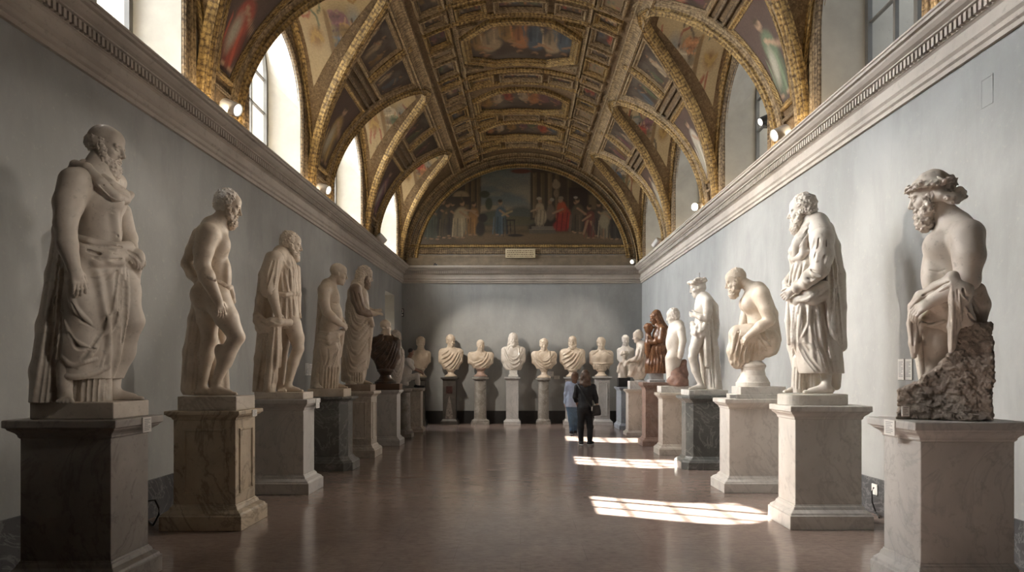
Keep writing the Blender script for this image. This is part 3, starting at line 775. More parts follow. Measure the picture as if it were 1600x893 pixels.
    E(886, 345, 15, 27, (.40, .05, .03), -8); E(880, 360, 14, 12, (.33, .04, .03)); E(882, 325, 9, 14, (.46, .10, .04)); E(880, 311, 4.5, 6, (.42, .28, .18)); E(881, 307, 5, 4, (.3, .26, .2)); Ln(884, 328, 868, 336, 2.4, (.42, .29, .19))
    for x in (876, 884, 892): Ln(x, 335, x - 3, 370, 1.2, (.18, .02, .015))
    F(905, 372, 64, (.10, .11, .09)); F(908, 374, 70, (.13, .10, .07)); E(905, 306, 4, 3, (.42, .4, .36)); F(930, 384, 66, (.20, .06, .045), -12); Ln(925, 350, 918, 375, 2.5, (.40, .27, .17)); Ln(930, 352, 940, 376, 2.5, (.38, .25, .16))
    F(943, 380, 68, (.09, .07, .06)); F(953, 384, 68, (.30, .27, .20)); E(952, 352, 9, 16, (.42, .38, .28)); R(942, 962, 334, 337, (.4, .33, .2)); Ln(951, 366, 951, 384, 2, (.36, .25, .16)); F(968, 386, 56, (.06, .05, .045)); F(977, 386, 46, (.05, .045, .04))
    P.mottle(.16, 10); P.img *= (.50, .46, .40)
    # clip to the arch: row by row between the arch's two sides
    V = []; U = []; W_ = []; nx, ny = 330, 150; z0 = 5.64; rO = .866
    for j in range(ny + 1):
        z = z0 + (ZS + RISE * rO - z0) * (j / ny) * .998; a = math.asin(min(1, (z - ZS) / RISE / rO)); xa = hw(YB) * rO * math.cos(a)
        for i in range(nx + 1):
            x = -xa + 2 * xa * i / nx; V.append((xc(YB) + x, YB - .02, z)); U.append(.5 + x / (2 * hw(YB) * rO)); W_.append(1 - (z - z0) / (ZS + RISE * rO - z0))
    I = np.arange((nx + 1) * (ny + 1)).reshape(ny + 1, nx + 1); Fc = np.stack([I[:-1, :-1], I[:-1, 1:], I[1:, 1:], I[1:, :-1]], -1).reshape(-1, 4)
    o = add_mesh('mural', V, Fc, M_PAINT, col=P.sample(np.array(U), np.array(W_)))
    tag(o, 'half-round painted mural of a robed court scene on the end wall', 'mural')
mural()
# inscription plaque under the mural
PL = empty('plaque', (0.0, YB - .08, 5.36), 0, 'small cream inscription plaque on the sill below the mural', 'plaque')
mb = MB(); mb.box(-.47, .47, YB - .11, YB - .06, 5.22, 5.50); bevel(mb.build('plate', plain('plaque_cream', (.55, .46, .30), .6), PL), .006)
rr = random.Random(5)
for r_ in range(4):
    x = -.42; z = 5.45 - r_ * .058; mb = MB()
    while x < .40:
        l = rr.uniform(.02, .07); mb.box(x, min(x + l, .42), YB - .113, YB - .1095, z - .022, z); x += l + .018
    mb.build('inscription_line', plain('inscription_brown', (.14, .09, .05), .7), PL)
# ================================================================== SCULPTING: signed distance fields meshed with surface nets
def surface_nets(D, xs, ys, zs):
    S = D < 0
    c = np.zeros(tuple(n - 1 for n in D.shape), np.int8)
    for i in (0, 1):
        for j in (0, 1):
            for k in (0, 1):
                c += S[i:D.shape[0] - 1 + i, j:D.shape[1] - 1 + j, k:D.shape[2] - 1 + k]
    act = (c > 0) & (c < 8); I = np.argwhere(act)
    if len(I) == 0: return np.zeros((0, 3)), np.zeros((0, 4), np.int32)
    vid = np.full(act.shape, -1, np.int32); vid[act] = np.arange(len(I))
    acc = np.zeros((len(I), 3)); cnt = np.zeros(len(I)); A = (xs, ys, zs)
    cor = [(i, j, k) for i in (0, 1) for j in (0, 1) for k in (0, 1)]
    val = {q: D[I[:, 0] + q[0], I[:, 1] + q[1], I[:, 2] + q[2]].astype(np.float64) for q in cor}
    for ax in range(3):
        for q in cor:
            if q[ax]: continue
            r = list(q); r[ax] = 1; r = tuple(r); a, b = val[q], val[r]; m = (a < 0) != (b < 0)
            t = a[m] / (a[m] - b[m]); P = np.empty((m.sum(), 3))
            for d in range(3):
                base = A[d][I[m, d] + q[d]]
                P[:, d] = base + (t * (A[d][I[m, d] + 1] - A[d][I[m, d]]) if d == ax else 0)
            acc[m] += P; cnt[m] += 1
    V = acc / cnt[:, None]; F = []
    for ax in range(3):
        o1, o2 = (ax + 1) % 3, (ax + 2) % 3
        sl = [slice(None)] * 3; sl[ax] = slice(0, -1); lo = S[tuple(sl)]; sl[ax] = slice(1, None); hi = S[tuple(sl)]
        E = lo != hi; idx = np.argwhere(E)
        ok = (idx[:, o1] > 0) & (idx[:, o2] > 0) & (idx[:, o1] < D.shape[o1] - 1) & (idx[:, o2] < D.shape[o2] - 1); idx = idx[ok]
        def cell(d1, d2):
            q = idx.copy(); q[:, o1] -= d1; q[:, o2] -= d2; return vid[q[:, 0], q[:, 1], q[:, 2]]
        Q = np.stack([cell(1, 1), cell(0, 1), cell(0, 0), cell(1, 0)], 1)
        ins = lo[idx[:, 0], idx[:, 1], idx[:, 2]]; Q[~ins] = Q[~ins][:, ::-1]; F.append(Q)
    F = np.concatenate(F); return V, F[(F >= 0).all(1)]

def rot3(axis, deg):
    return np.array(Matrix.Rotation(math.radians(deg), 3, axis))
TRUNC = 0.09
VOX = 0.72
class Sculpt:
    """Local frame: x across the view, y away from the viewer, z up, origin at the foot of the figure.
    Measured points come in as (px, py, depth offset in metres)."""
    def __init__(s, px, py, d0, vox, box, ylo=-.45, yhi=.45, head=None):
        s.phi = math.atan((px - CX) / FX); s.cp, s.sp = math.cos(s.phi), math.sin(s.phi); s.d0 = d0
        s.C = np.array(((px - CX) * d0 / FX, d0, HC + (HY - py) * d0 / FX)); s.m = d0 / FX; s.mh = s.m * s.cp
        x0, y0, x1, y1 = box; a, b = s.P(x0, y1), s.P(x1, y0)
        vox *= VOX; s.vox = vox
        ax = lambda lo, hi: np.arange(lo, hi + vox, vox)
        s.ax = [ax(a[0], b[0]), ax(ylo, yhi), ax(a[2], b[2])]
        if head:                                            # finer rows through the head: (py top, py bottom, factor)
            zt, zb_ = s.P(px, head[0])[2], s.P(px, head[1])[2]; z = s.ax[2]
            s.ax[2] = np.r_[z[z < zb_ - vox * .5], np.arange(zb_, zt, vox * head[2]), z[z > zt + vox * .5]]
        s.ax = [q.astype(np.float32) for q in s.ax]; s.L = {}; s.layer('body')
    def layer(s, n):
        if n not in s.L: s.L[n] = np.full(tuple(len(q) for q in s.ax), TRUNC, np.float32)
        s.cur = n; return s
    @property
    def D(s): return s.L[s.cur]
    def P(s, px, py, w=0.0):
        t = (px - CX) / FX; u = (t * s.C[1] - s.C[0] + w * (t * s.cp - s.sp)) / (s.cp + t * s.sp)
        Y = s.C[1] - u * s.sp + w * s.cp; z = HC + (HY - py) * Y / FX
        return np.array((u, w, z - s.C[2]))
    def _sl(s, lo, hi, pad):
        return tuple(slice(max(0, int(np.searchsorted(a, l - pad))), int(np.searchsorted(a, h + pad, 'right'))) for a, l, h in zip(s.ax, lo, hi))
    def _grid(s, sl): return s.ax[0][sl[0]][:, None, None], s.ax[1][sl[1]][None, :, None], s.ax[2][sl[2]][None, None, :]
    def _merge(s, sl, d, k, op):
        a = s.D[sl]
        if a.size == 0: return
        if op == 'add':
            if k > 0: h = np.clip(.5 + .5 * (a - d) / k, 0, 1); r = a + (d - a) * h - k * h * (1 - h)
            else: r = np.minimum(a, d)
        elif op == 'cut':
            d = -d
            if k > 0: h = np.clip(.5 - .5 * (a - d) / k, 0, 1); r = a + (d - a) * h + k * h * (1 - h)
            else: r = np.maximum(a, d)
        else:
            r = np.maximum(a, d)
        s.D[sl] = r
    def capw(s, a, b, ra, rb, k=.02, op='add', flat=None):
        """Tapered capsule between local points; flat=(axis vector, factor) squashes its section."""
        a, b = np.asarray(a, float), np.asarray(b, float); R = max(ra, rb)
        sl = s._sl(np.minimum(a, b) - R, np.maximum(a, b) + R, max(TRUNC, k)); x, y, z = s._grid(sl); d = b - a; L = float(d @ d) + 1e-12
        t = np.clip(((x - a[0]) * d[0] + (y - a[1]) * d[1] + (z - a[2]) * d[2]) / L, 0, 1)
        ex, ey, ez = x - a[0] - t * d[0], y - a[1] - t * d[1], z - a[2] - t * d[2]
        if flat is not None:
            n, f = np.asarray(flat[0], float), flat[1]; n = n / np.linalg.norm(n); q = (ex * n[0] + ey * n[1] + ez * n[2]) * (1 / f - 1)
            ex, ey, ez = ex + q * n[0], ey + q * n[1], ez + q * n[2]
            dd = (np.sqrt(ex * ex + ey * ey + ez * ez) - (ra + (rb - ra) * t)) * (f if f < 1 else 1)
        else: dd = np.sqrt(ex * ex + ey * ey + ez * ez) - (ra + (rb - ra) * t)
        s._merge(sl, dd.astype(np.float32), k, op); return s
    def ellw(s, c, r, k=.02, R=None, op='add'):
        c, r = np.asarray(c, float), np.asarray(r, float); m = r.max(); e = (np.abs(R) @ r) if R is not None else r
        sl = s._sl(c - e, c + e, max(TRUNC, k)); x, y, z = s._grid(sl); p = [x - c[0], y - c[1], z - c[2]]
        if R is not None: p = [R[0, i] * p[0] + R[1, i] * p[1] + R[2, i] * p[2] for i in range(3)]
        k0 = np.sqrt((p[0] / r[0]) ** 2 + (p[1] / r[1]) ** 2 + (p[2] / r[2]) ** 2); k1 = np.sqrt((p[0] / r[0] ** 2) ** 2 + (p[1] / r[1] ** 2) ** 2 + (p[2] / r[2] ** 2) ** 2) + 1e-9
        s._merge(sl, (k0 * (k0 - 1) / k1).astype(np.float32), k, op); return s
    def boxw(s, c, h, k=.01, R=None, rad=.01, op='add'):
        c, h = np.asarray(c, float), np.asarray(h, float); e = (np.abs(R) @ h) if R is not None else h
        sl = s._sl(c - e, c + e, max(TRUNC, k)); x, y, z = s._grid(sl); p = [x - c[0], y - c[1], z - c[2]]
        if R is not None: p = [R[0, i] * p[0] + R[1, i] * p[1] + R[2, i] * p[2] for i in range(3)]
        q = [np.abs(p[i]) - (h[i] - rad) for i in range(3)]; o = np.sqrt(sum(np.maximum(v, 0) ** 2 for v in q)); ii = np.minimum(np.maximum(np.maximum(q[0], q[1]), q[2]), 0)
        s._merge(sl, (o + ii - rad).astype(np.float32), k, op); return s
    # -- in measured (pixel) terms
    def limb(s, pts, k=.02, op='add', flat=None):
        """pts = [(px, py, w, radius px)]"""
        for a, b in zip(pts[:-1], pts[1:]): s.capw(s.P(*a[:3]), s.P(*b[:3]), a[3] * s.mh, b[3] * s.mh, k, op, flat)
        return s
    def ell(s, px, py, w, r, k=.02, tilt=0, turn=0, op='add'):
        """r = (half width px, half depth metres, half height px); tilt turns in the view plane (clockwise), turn about the vertical."""
        R = rot3('Z', turn) @ rot3('Y', tilt)
        return s.ellw(s.P(px, py, w), (r[0] * s.mh, r[1], r[2] * s.m), k, R, op)
    def surf(s, x, z, names=None):
        """Depth of the first surface met from the viewer at local (x, z)."""
        i = int(np.clip(np.searchsorted(s.ax[0], x), 0, len(s.ax[0]) - 1)); j = int(np.clip(np.searchsorted(s.ax[2], z), 0, len(s.ax[2]) - 1)); best = None
        for n in names or [s.cur]:
            col = s.L[n][i, :, j] < 0
            if col.any():
                q = s.ax[1][int(np.argmax(col))]; best = q if best is None else min(best, q)
        return best
    def fold(s, pts, r, k=None, op='add', sink=.35, taper=True, on=None, n=14):
        """A ridge ('add') or groove ('cut') drawn over the visible surface along measured points; r in px."""
        P = np.array([p[:2] for p in pts], float); L = np.r_[0, np.cumsum(np.hypot(*np.diff(P, axis=0).T))]; q = np.linspace(0, L[-1], n)
        X, Y = np.interp(q, L, P[:, 0]), np.interp(q, L, P[:, 1])
        if len(P) > 2:                                       # soften the corners
            for _ in range(2): X[1:-1] = (X[:-2] + 2 * X[1:-1] + X[2:]) / 4; Y[1:-1] = (Y[:-2] + 2 * Y[1:-1] + Y[2:]) / 4
        W = []
        for a, b in zip(X, Y):
            l = s.P(a, b, 0); w = s.surf(l[0], l[2], on); W.append(np.nan if w is None else w)
        W = np.array(W)
        if np.isnan(W).all(): return s
        g = ~np.isnan(W); W = np.interp(np.arange(n), np.arange(n)[g], W[g])
        W = np.convolve(np.pad(W, 1, 'edge'), [.25, .5, .25], 'valid'); r0 = r * s.mh; pr = None
        for i in range(n):
            rr = r0 * ((.45 + .55 * math.sin(math.pi * (i + .5) / n)) if taper else 1)
            p = s.P(X[i], Y[i], W[i] + (rr * sink if op == 'add' else -rr * (.52)))
            if pr is not None and abs(W[i] - W[i - 1]) < 1.6 * math.hypot(X[i] - X[i - 1], Y[i] - Y[i - 1]) * s.m + .004: s.capw(pr[0], p, pr[1], rr, r0 * (.5 if op == 'add' else .4) if k is None else k, op)
            pr = (p, rr)
        return s
    def folds(s, rows, r, **kw):
        for p in rows: s.fold(p, r, **kw)
        return s
    def ripple(s, fun, amp, band=.06, zlo=None, zhi=None, mask=None):
        """Displace the layer's surface by amp * fun(x, y, z), fun about -1..1."""
        z0 = 0 if zlo is None else int(np.searchsorted(s.ax[2], zlo)); z1 = len(s.ax[2]) if zhi is None else int(np.searchsorted(s.ax[2], zhi))
        if z1 <= z0: return s
        sl = (slice(None), slice(None), slice(z0, z1)); x, y, z = s._grid(sl); d = s.D[sl]; q = (amp * fun(x, y, z)).astype(np.float32)
        if zlo is not None and zhi is not None:
            e = np.clip(np.minimum((z - zlo), (zhi - z)) / (.12 * (zhi - zlo)), 0, 1); q = q * e
        if mask is not None: q = q * mask(x, y, z)
        s.D[sl] = np.where(np.abs(d) < band, d - q, d); return s
    def pleats(s, cx, cy, n, amp, zlo, zhi, warp=.25, seed=0, sharp=.7, mask=None):
        """Hanging pleats round a vertical axis."""
        ph = seed * 1.7
        def fun(x, y, z):
            a = np.arctan2(y - cy, x - cx) * n; a = a + warp * (2.1 * np.sin(a * .37 + ph) + 1.3 * np.sin(z * 7 + a * .21 + ph * 2) + np.sin(z * 17 + ph))
            v = np.sin(a + ph); return np.sign(v) * np.abs(v) ** sharp
        return s.ripple(fun, amp, zlo=zlo, zhi=zhi, mask=mask)
    def drape(s, cx, cy, n, slope, amp, seed=0, zlo=None, zhi=None, bend=0.0, mask=None):
        """Run of sharp cloth folds winding round a vertical axis; slope tilts them, bend makes them sag."""
        g = np.random.default_rng(seed); q = g.uniform(0, 6.3, 5)
        def fun(x, y, z):
            th = np.arctan2(y - cy, x - cx); a = th * n + slope * z + bend * np.cos(th * 2 + q[0]) * 2
            a = a + .9 * np.sin(a * .31 + q[1]) + .5 * np.sin(z * 6 + th * 3 + q[2]) + .25 * np.sin(z * 15 + q[3])
            f = np.abs((a / (2 * np.pi)) % 1.0 - .5) * 2; return (f * f * (3 - 2 * f)) * (.62 + .38 * np.sin(a * .17 + z * 3 + q[4])) * 2 - .8
        return s.ripple(fun, amp, zlo=zlo, zhi=zhi, mask=mask)
    def rough(s, amp, freq=40, seed=1, zlo=None, zhi=None, mask=None):
        r = np.random.default_rng(seed); K = r.normal(size=(9, 3)); K = K / np.linalg.norm(K, axis=1)[:, None] * r.uniform(.5, 1.6, 9)[:, None] * freq; ph = r.uniform(0, 6.3, 9)
        def fun(x, y, z):
            t = 0
            for k, p in zip(K, ph): t = t + np.sin(k[0] * x + k[1] * y + k[2] * z + p)
            return t / 4.0
        return s.ripple(fun, amp, zlo=zlo, zhi=zhi, mask=mask)
    def curls(s, n, r, seed=0, mask=None, k=.3, pit=True):
        """Locks of hair: knobs with a drilled middle scattered over the layer's surface; r in metres."""
        D = s.D; near = np.argwhere(np.abs(D) < s.vox * .75)
        if len(near) == 0: return s
        P = np.stack([s.ax[i][near[:, i]] for i in range(3)], 1)
        if mask is not None: P = P[mask(P)]
        if len(P) == 0: return s
        g = np.random.default_rng(seed); P = P[g.permutation(len(P))]; keep = []; 
        for p in P[:6000]:
            if len(keep) >= n: break
            if keep and np.min(np.sum((np.array(keep) - p) ** 2, 1)) < (r * 1.35) ** 2: continue
            keep.append(p)
        cc = np.mean(P, 0)
        for p in keep:
            q = g.uniform(.8, 1.2); d = cc - p; d = d / (np.linalg.norm(d) + 1e-9); s.ellw(p + d * r * .35, np.array((1, 1, 1)) * r * q, r * k)
        if pit:
            c = np.mean(P, 0)
            for p in keep[::1]:
                d = p - c; d = d / (np.linalg.norm(d) + 1e-9); s.ellw(p + d * r * .72, np.array((1, 1, 1)) * r * .42, r * .3, op='cut')
        return s
    def clip_above(s, z): 
        i = int(np.searchsorted(s.ax[2], z)); s.D[:, :, i:] = np.maximum(s.D[:, :, i:], (s.ax[2][i:] - z)[None, None, :]); return s
    def clip_below(s, z):
        i = int(np.searchsorted(s.ax[2], z)) + 1; q = (z - s.ax[2][:i])[None, None, :]; s.D[:, :, :i] = np.maximum(s.D[:, :, :i], q); return s
    def halfspace(s, p, n):
        """Keep only the side of the plane through p that n points away from."""
        n = np.asarray(n, float); n = n / np.linalg.norm(n); x, y, z = s._grid((slice(None),) * 3)
        d = (x - p[0]) * n[0] + (y - p[1]) * n[1] + (z - p[2]) * n[2]; s.L[s.cur] = np.maximum(s.D, d.astype(np.float32)); return s
    def without(s, other, gap=0.0, k=0):
        s.L[s.cur] = np.maximum(s.D, -(s.L[other] - gap)); return s
    # -- anatomy
    def head(s, c, H, yaw=0, pitch=0, roll=0, hair='curly', beard=0, layerhair='hair', seed=0, brow=1.0, bald=False, wide=1.0, nose=1.0, knob=None, deep=.87):
        """Head of height H (m) round local point c. yaw 0 looks along +x, 90 away from the viewer, -90 at the viewer; pitch > 0 looks down."""
        R = rot3('Z', yaw) @ rot3('Y', pitch) @ rot3('X', roll); body = s.cur
        H = H * .965; g = lambda x, y, z: c + R @ np.array((x * deep, y * wide, z)) * H
        E = lambda p, r, k=.03, op='add', R2=None: s.ellw(g(*p), np.array((r[0] * deep, r[1], r[2])) * H, k * H, R if R2 is None else R @ R2, op)
        Cp = lambda a, b, ra, rb, k=.03, op='add': s.capw(g(*a), g(*b), ra * H, rb * H, k * H, op)
        E((-.07, 0, .17), (.41, .325 * wide, .34)); E((.10, 0, -.08), (.285, .27 * wide, .36), .08); E((.12, 0, -.31), (.23, .215 * wide, .17), .08)
        E((.285, 0, -.42), (.085, .095, .075), .07); E((.2, 0, .2), (.2, .24 * wide, .2), .1)
        for q in (-1, 1):
            E((.25, q * .18, -.13), (.09, .08, .08), .08); Cp((.335, q * .19, .055), (.375, q * .05, .075), .035 * brow, .032 * brow, .05)
            E((.405, q * .135, -.005), (.085, .085, .055), .03, 'cut'); E((.318, q * .135, -.01), (.055, .065, .05), .01)
            Cp((.362, q * .19, .018), (.388, q * .085, .024), .014, .016, .01); Cp((.355, q * .18, -.045), (.375, q * .09, -.047), .012, .012, .01)
            E((-.02, q * .315 * wide, -.05), (.055, .03, .10), .02, R2=rot3('Y', -12)); E((-.0, q * .345 * wide, -.045), (.025, .02, .055), .01, 'cut', R2=rot3('Y', -12))
            E((.395, q * .055, -.155), (.04, .03, .033), .02)
        Cp((.375, 0, .05), (.465 * (.9 + .1 * nose), 0, -.13), .034, .046, .035); 
        Cp((.355, -.085, -.262), (.392, 0, -.250), .024, .03, .015); Cp((.355, .085, -.262), (.392, 0, -.250), .024, .03, .015)
        Cp((.35, -.065, -.315), (.383, 0, -.318), .026, .032, .015); Cp((.35, .065, -.315), (.383, 0, -.318), .026, .032, .015)
        Cp((.42, -.09, -.286), (.42, .09, -.286), .017, .017, .005, 'cut')
        s.layer(layerhair); kn = (knob or .052) * H * .74
        if hair in ('curly', 'cap', 'long', 'wave', 'bun'):
            E((-.10, 0, .20), (.425, .36 * wide, .355), .02); E((-.17, 0, -.02), (.33, .34 * wide, .25), .05)
            # clear the face
            E((.42, 0, -.12), (.30, .30 * wide, .36), .05, 'cut')
            for q in (-1, 1): E((.10, q * .36 * wide, -.10), (.17, .10, .17), .03, 'cut')
            Cp((-.2, -.4, -.40), (-.2, .4, -.40), .18, .18, .02, 'cut')
            if hair == 'curly': s.curls(300, kn, seed); s.rough(.008 * H, 70 / H * .35, seed)
            if hair == 'cap': s.rough(.010 * H, 38 / H * .35, seed + 3); s.rough(.008 * H, 80 / H * .35, seed + 4)
            if hair == 'wave': s.rough(.022 * H, 26 / H * .35, seed + 3)
            if hair == 'bun': s.rough(.014 * H, 30 / H * .35, seed); E((-.52, 0, .02), (.13, .14, .13), .05)
            if hair == 'long':
                for q in (-1, 1):
                    Cp((-.18, q * .26, .05), (-.22, q * .30, -.45), .15, .15, .06); Cp((-.22, q * .30, -.45), (-.30, q * .26, -.85), .14, .09, .06)
                Cp((-.34, 0, .05), (-.36, 0, -.75), .22, .17, .08); s.curls(420, kn, seed)
        elif hair == 'fringe':                              # bald crown, curls round the sides
            E((-.13, 0, .06), (.40, .355 * wide, .24), .02); E((.42, 0, -.10), (.34, .30 * wide, .42), .04, 'cut')
            for q in (-1, 1): E((.10, q * .36 * wide, -.12), (.15, .10, .16), .03, 'cut')
            s.curls(150, kn * .8, seed)
        elif hair == 'crop':
            E((-.09, 0, .19), (.408, .335 * wide, .338), .02); E((.45, 0, -.12), (.32, .30 * wide, .42), .05, 'cut')
            for q in (-1, 1): E((.12, q * .36 * wide, -.14), (.16, .10, .20), .03, 'cut')
            Cp((-.2, -.4, -.38), (-.2, .4, -.38), .2, .2, .02, 'cut'); s.curls(260, kn * .6, seed, pit=False)
        if beard:
            s.layer('beard'); b = beard
            E((.23, 0, -.44 - .05 * b), (.215, .225, .16 + .08 * b), .05); E((.12, 0, -.31), (.225, .275, .17), .05)
            for q in (-1, 1): Cp((.05, q * .26, -.04), (.14, q * .22, -.30), .075, .10, .05); Cp((.37, q * .03, -.215), (.33, q * .13, -.29), .03, .035, .02)
            E((.45, 0, -.287), (.10, .075, .025), .01, 'cut'); E((.30, 0, -.05), (.17, .19, .13), .03, 'cut'); s.curls(210, kn * .82, seed + 5)
        s.layer(body); return g
    def hand(s, wr, d, pn, L=.19, curl=35, spread=.5, thumb=1, fist=0.0, k=.006, curls=None):
        """Hand from wrist point along d, palm facing pn; thumb = +-1 side; curl in degrees per joint."""
        wr = np.asarray(wr, float); d = np.asarray(d, float); d = d / np.linalg.norm(d); pn = np.asarray(pn, float); pn = pn - d * (pn @ d); pn = pn / np.linalg.norm(pn); sd = np.cross(d, pn) * thumb
        q = L / .19; Wd = .042 * q
        for j in range(4):                                   # palm as four metacarpals
            o = sd * (1 - j * .667) * Wd * .78; s.capw(wr + o * .55, wr + d * .095 * q + o, .017 * q, .0135 * q, .016 * q)
        s.ellw(wr + d * .05 * q, (.03 * q,) * 3, .02 * q)
        ln = (.078, .088, .082, .064)
        for j in range(4):
            b = wr + d * .095 * q + sd * (1 - j * .667) * Wd * .78; dr = d + sd * (1.5 - j) * .07 * spread; dr = dr / np.linalg.norm(dr); pr = .0115 * q * (.88 if j == 3 else 1)
            cu = curls[j] if curls else curl
            for i, f in enumerate((.46, .31, .23)):
                a = math.radians(cu * (.7 + .35 * i) + (3 - abs(j - 1)) * 1.5); dr = dr * math.cos(a) + pn * math.sin(a); dr = dr / np.linalg.norm(dr); pn2 = pn
                e = b + dr * ln[j] * q * f * 1.1; s.capw(b, e, pr, pr * .9, k); b = e; pr *= .9
        b = wr + d * .022 * q + sd * Wd * .55; dr = d * .62 + sd * .72 + pn * .35; dr = dr / np.linalg.norm(dr)
        e = b + dr * .048 * q; s.capw(b, e, .018 * q, .014 * q, .012); dr = d * .9 + sd * .25 + pn * .4; dr = dr / np.linalg.norm(dr); e2 = e + dr * .034 * q; s.capw(e, e2, .0135 * q, .012 * q, k)
        dr = d * .95 + pn * .35; dr = dr / np.linalg.norm(dr); s.capw(e2, e2 + dr * .026 * q, .012 * q, .0095 * q, k); return s
    def foot(s, an, d, L=.27, side=1):
        """Foot on the ground under ankle point an, toes along horizontal d; side = +-1 where the big toe is (left of d = +1)."""
        an = np.asarray(an, float); d = np.asarray(d, float); d[2] = 0; d = d / np.linalg.norm(d); sd = np.array((-d[1], d[0], 0)) * side; q = L / .27; z0 = .0
        G = lambda f, l, z: np.array((an[0], an[1], 0)) + d * f * q + sd * l * q + np.array((0, 0, z * q))
        s.capw(an, G(.0, 0, .055), .038 * q, .04 * q, .03); s.ellw(G(-.045, 0, .036), (.042 * q, .036 * q, .036 * q), .03)
        s.capw(G(0, 0, .062), G(.11, .012, .032), .042 * q, .026 * q, .03); s.capw(G(-.03, -.01, .025), G(.13, -.022, .02), .027 * q, .022 * q, .03); s.capw(G(.02, .01, .03), G(.14, .022, .024), .027 * q, .025 * q, .03)
        for j, (f, l, r) in enumerate(((.195, .034, .0165), (.196, .006, .0125), (.187, -.014, .012), (.174, -.032, .0115), (.158, -.048, .0115))):
            s.capw(G(.12, l * .8, .022), G(f - .02, l, .018), r * q * 1.05, r * q, .008); s.ellw(G(f - .008, l, r * .9), (r * q * 1.15,) * 3, .006)
        return s
    # -- output
    def mesh(s, layer, name, mat, root, smooth=True, cull=None):
        D = s.L[layer].copy(); D[0], D[-1] = TRUNC, TRUNC; D[:, 0], D[:, -1] = TRUNC, TRUNC; D[:] = np.maximum(D, (.001 - s.ax[2])[None, None, :]); D[:, :, 0] = np.maximum(D[:, :, 0], .0005); D[:, :, -1] = TRUNC
        V, F = surface_nets(D, *s.ax)
        if len(F) == 0: return None
        if cull:                                             # drop what lies well inside other layers
            ii = [np.clip(np.searchsorted(s.ax[i], V[:, i]), 0, len(s.ax[i]) - 1) for i in range(3)]; deep = np.zeros(len(V), bool)
            for n in cull:
                if n in s.L: deep |= s.L[n][ii[0], ii[1], ii[2]] < -.035
            kf = ~deep[F].all(1); F = F[kf]; used = np.unique(F); mp = np.full(len(V), -1); mp[used] = np.arange(len(used)); V, F = V[used], mp[F]
        return add_mesh(name, V, F.astype(np.int32), mat, root, smooth=smooth, world=False)
    def root(s, name, label, cat, group=None):
        return empty(name, tuple(s.C), -s.phi, label, cat, group)
# ------------------------------------------------------------------ statue and pedestal materials
M_WARM = marble('aged_marble', (0.74, 0.65, 0.545), (0.53, 0.445, 0.355), scale=2.6, rough=0.5, bumps=0.10)
M_WARM2 = marble('ochre_marble', (0.71, 0.625, 0.52), (0.53, 0.445, 0.345), scale=2.6, rough=0.5, bumps=0.10)
M_GREYM = marble('grey_marble', (0.72, 0.66, 0.59), (0.50, 0.45, 0.395), scale=2.2, rough=0.5, bumps=0.12)
M_WHITE = marble('white_marble', (0.76, 0.72, 0.66), (0.60, 0.545, 0.475), scale=2.2, rough=0.45, bumps=0.08)
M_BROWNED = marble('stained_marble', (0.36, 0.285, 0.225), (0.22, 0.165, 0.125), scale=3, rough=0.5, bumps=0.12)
M_PED1 = marble('dark_grey_pedestal', (0.42, 0.395, 0.37), (0.29, 0.27, 0.25), (0.13, 0.12, 0.11), 0.4, 1.1, 1.5, 0.42)
M_PED2 = marble('veined_cream_pedestal', (0.56, 0.48, 0.37), (0.41, 0.335, 0.245), (0.16, 0.12, 0.08), 0.6, 0.9, 1.8, 0.45)
M_PED3 = marble('pale_grey_pedestal', (0.55, 0.535, 0.515), (0.40, 0.39, 0.38), (0.28, 0.28, 0.29), 0.4, 1.2, 1.1, 0.42)
M_PED4 = marble('green_grey_pedestal', (0.155, 0.155, 0.145), (0.085, 0.088, 0.083), (0.30, 0.30, 0.28), 0.7, 2.0, 2.5, 0.35)
M_PED5 = marble('cream_pedestal', (0.60, 0.55, 0.48), (0.46, 0.41, 0.35), (0.33, 0.28, 0.23), 0.6, 1.0, 1.5, 0.45)
M_PED6 = marble('white_pedestal', (0.70, 0.675, 0.63), (0.57, 0.54, 0.50), (0.42, 0.40, 0.38), 0.45, 0.8, 1.2, 0.42)
M_PED7 = marble('pink_brown_pedestal', (0.40, 0.27, 0.215), (0.27, 0.175, 0.14), (0.5, 0.42, 0.36), 0.5, 2.4, 5, 0.4)
M_PEDBLUE = marble('blue_grey_pedestal', (0.34, 0.37, 0.41), (0.23, 0.25, 0.28), (0.5, 0.5, 0.5), 0.4, 2, 2.5, 0.42)
M_ROCK = marble('rough_rock', (0.33, 0.28, 0.24), (0.22, 0.183, 0.155), (0.40, 0.35, 0.30), 0.2, 5.0, 8.0, 0.8, 0.9, 34, 0.02)
M_REDROCK = marble('red_brown_rock', (0.30, 0.175, 0.13), (0.14, 0.08, 0.06), scale=8, rough=0.6, bumps=0.5, fine=25)
M_BRONZE = marble('dark_bronze', (0.105, 0.066, 0.042), (0.03, 0.02, 0.014), scale=7, rough=0.32, bumps=0.2)
M_WOODB = marble('polished_brown_stone', (0.27, 0.125, 0.06), (0.115, 0.05, 0.025), (0.42, 0.22, 0.11), 0.5, 3, 6, 0.25, 0.05)
M_WOODBASE = plain('dark_wood_base', (0.10, 0.055, 0.03), 0.5, scale=9)
M_PORPH = marble('dark_porphyry', (0.040, 0.015, 0.013), (0.02, 0.008, 0.007), (0.12, 0.06, 0.05), 0.3, 5, 9, 0.35)
M_COLUMN = marble('grey_column', (0.29, 0.265, 0.235), (0.18, 0.16, 0.14), (0.5, 0.47, 0.43), 0.4, 2, 4, 0.4)
M_CARD = plain('paper_card', (0.78, 0.77, 0.74), 0.6, var=.02)
M_INK = plain('grey_print', (0.36, 0.36, 0.37), 0.6, var=.02)

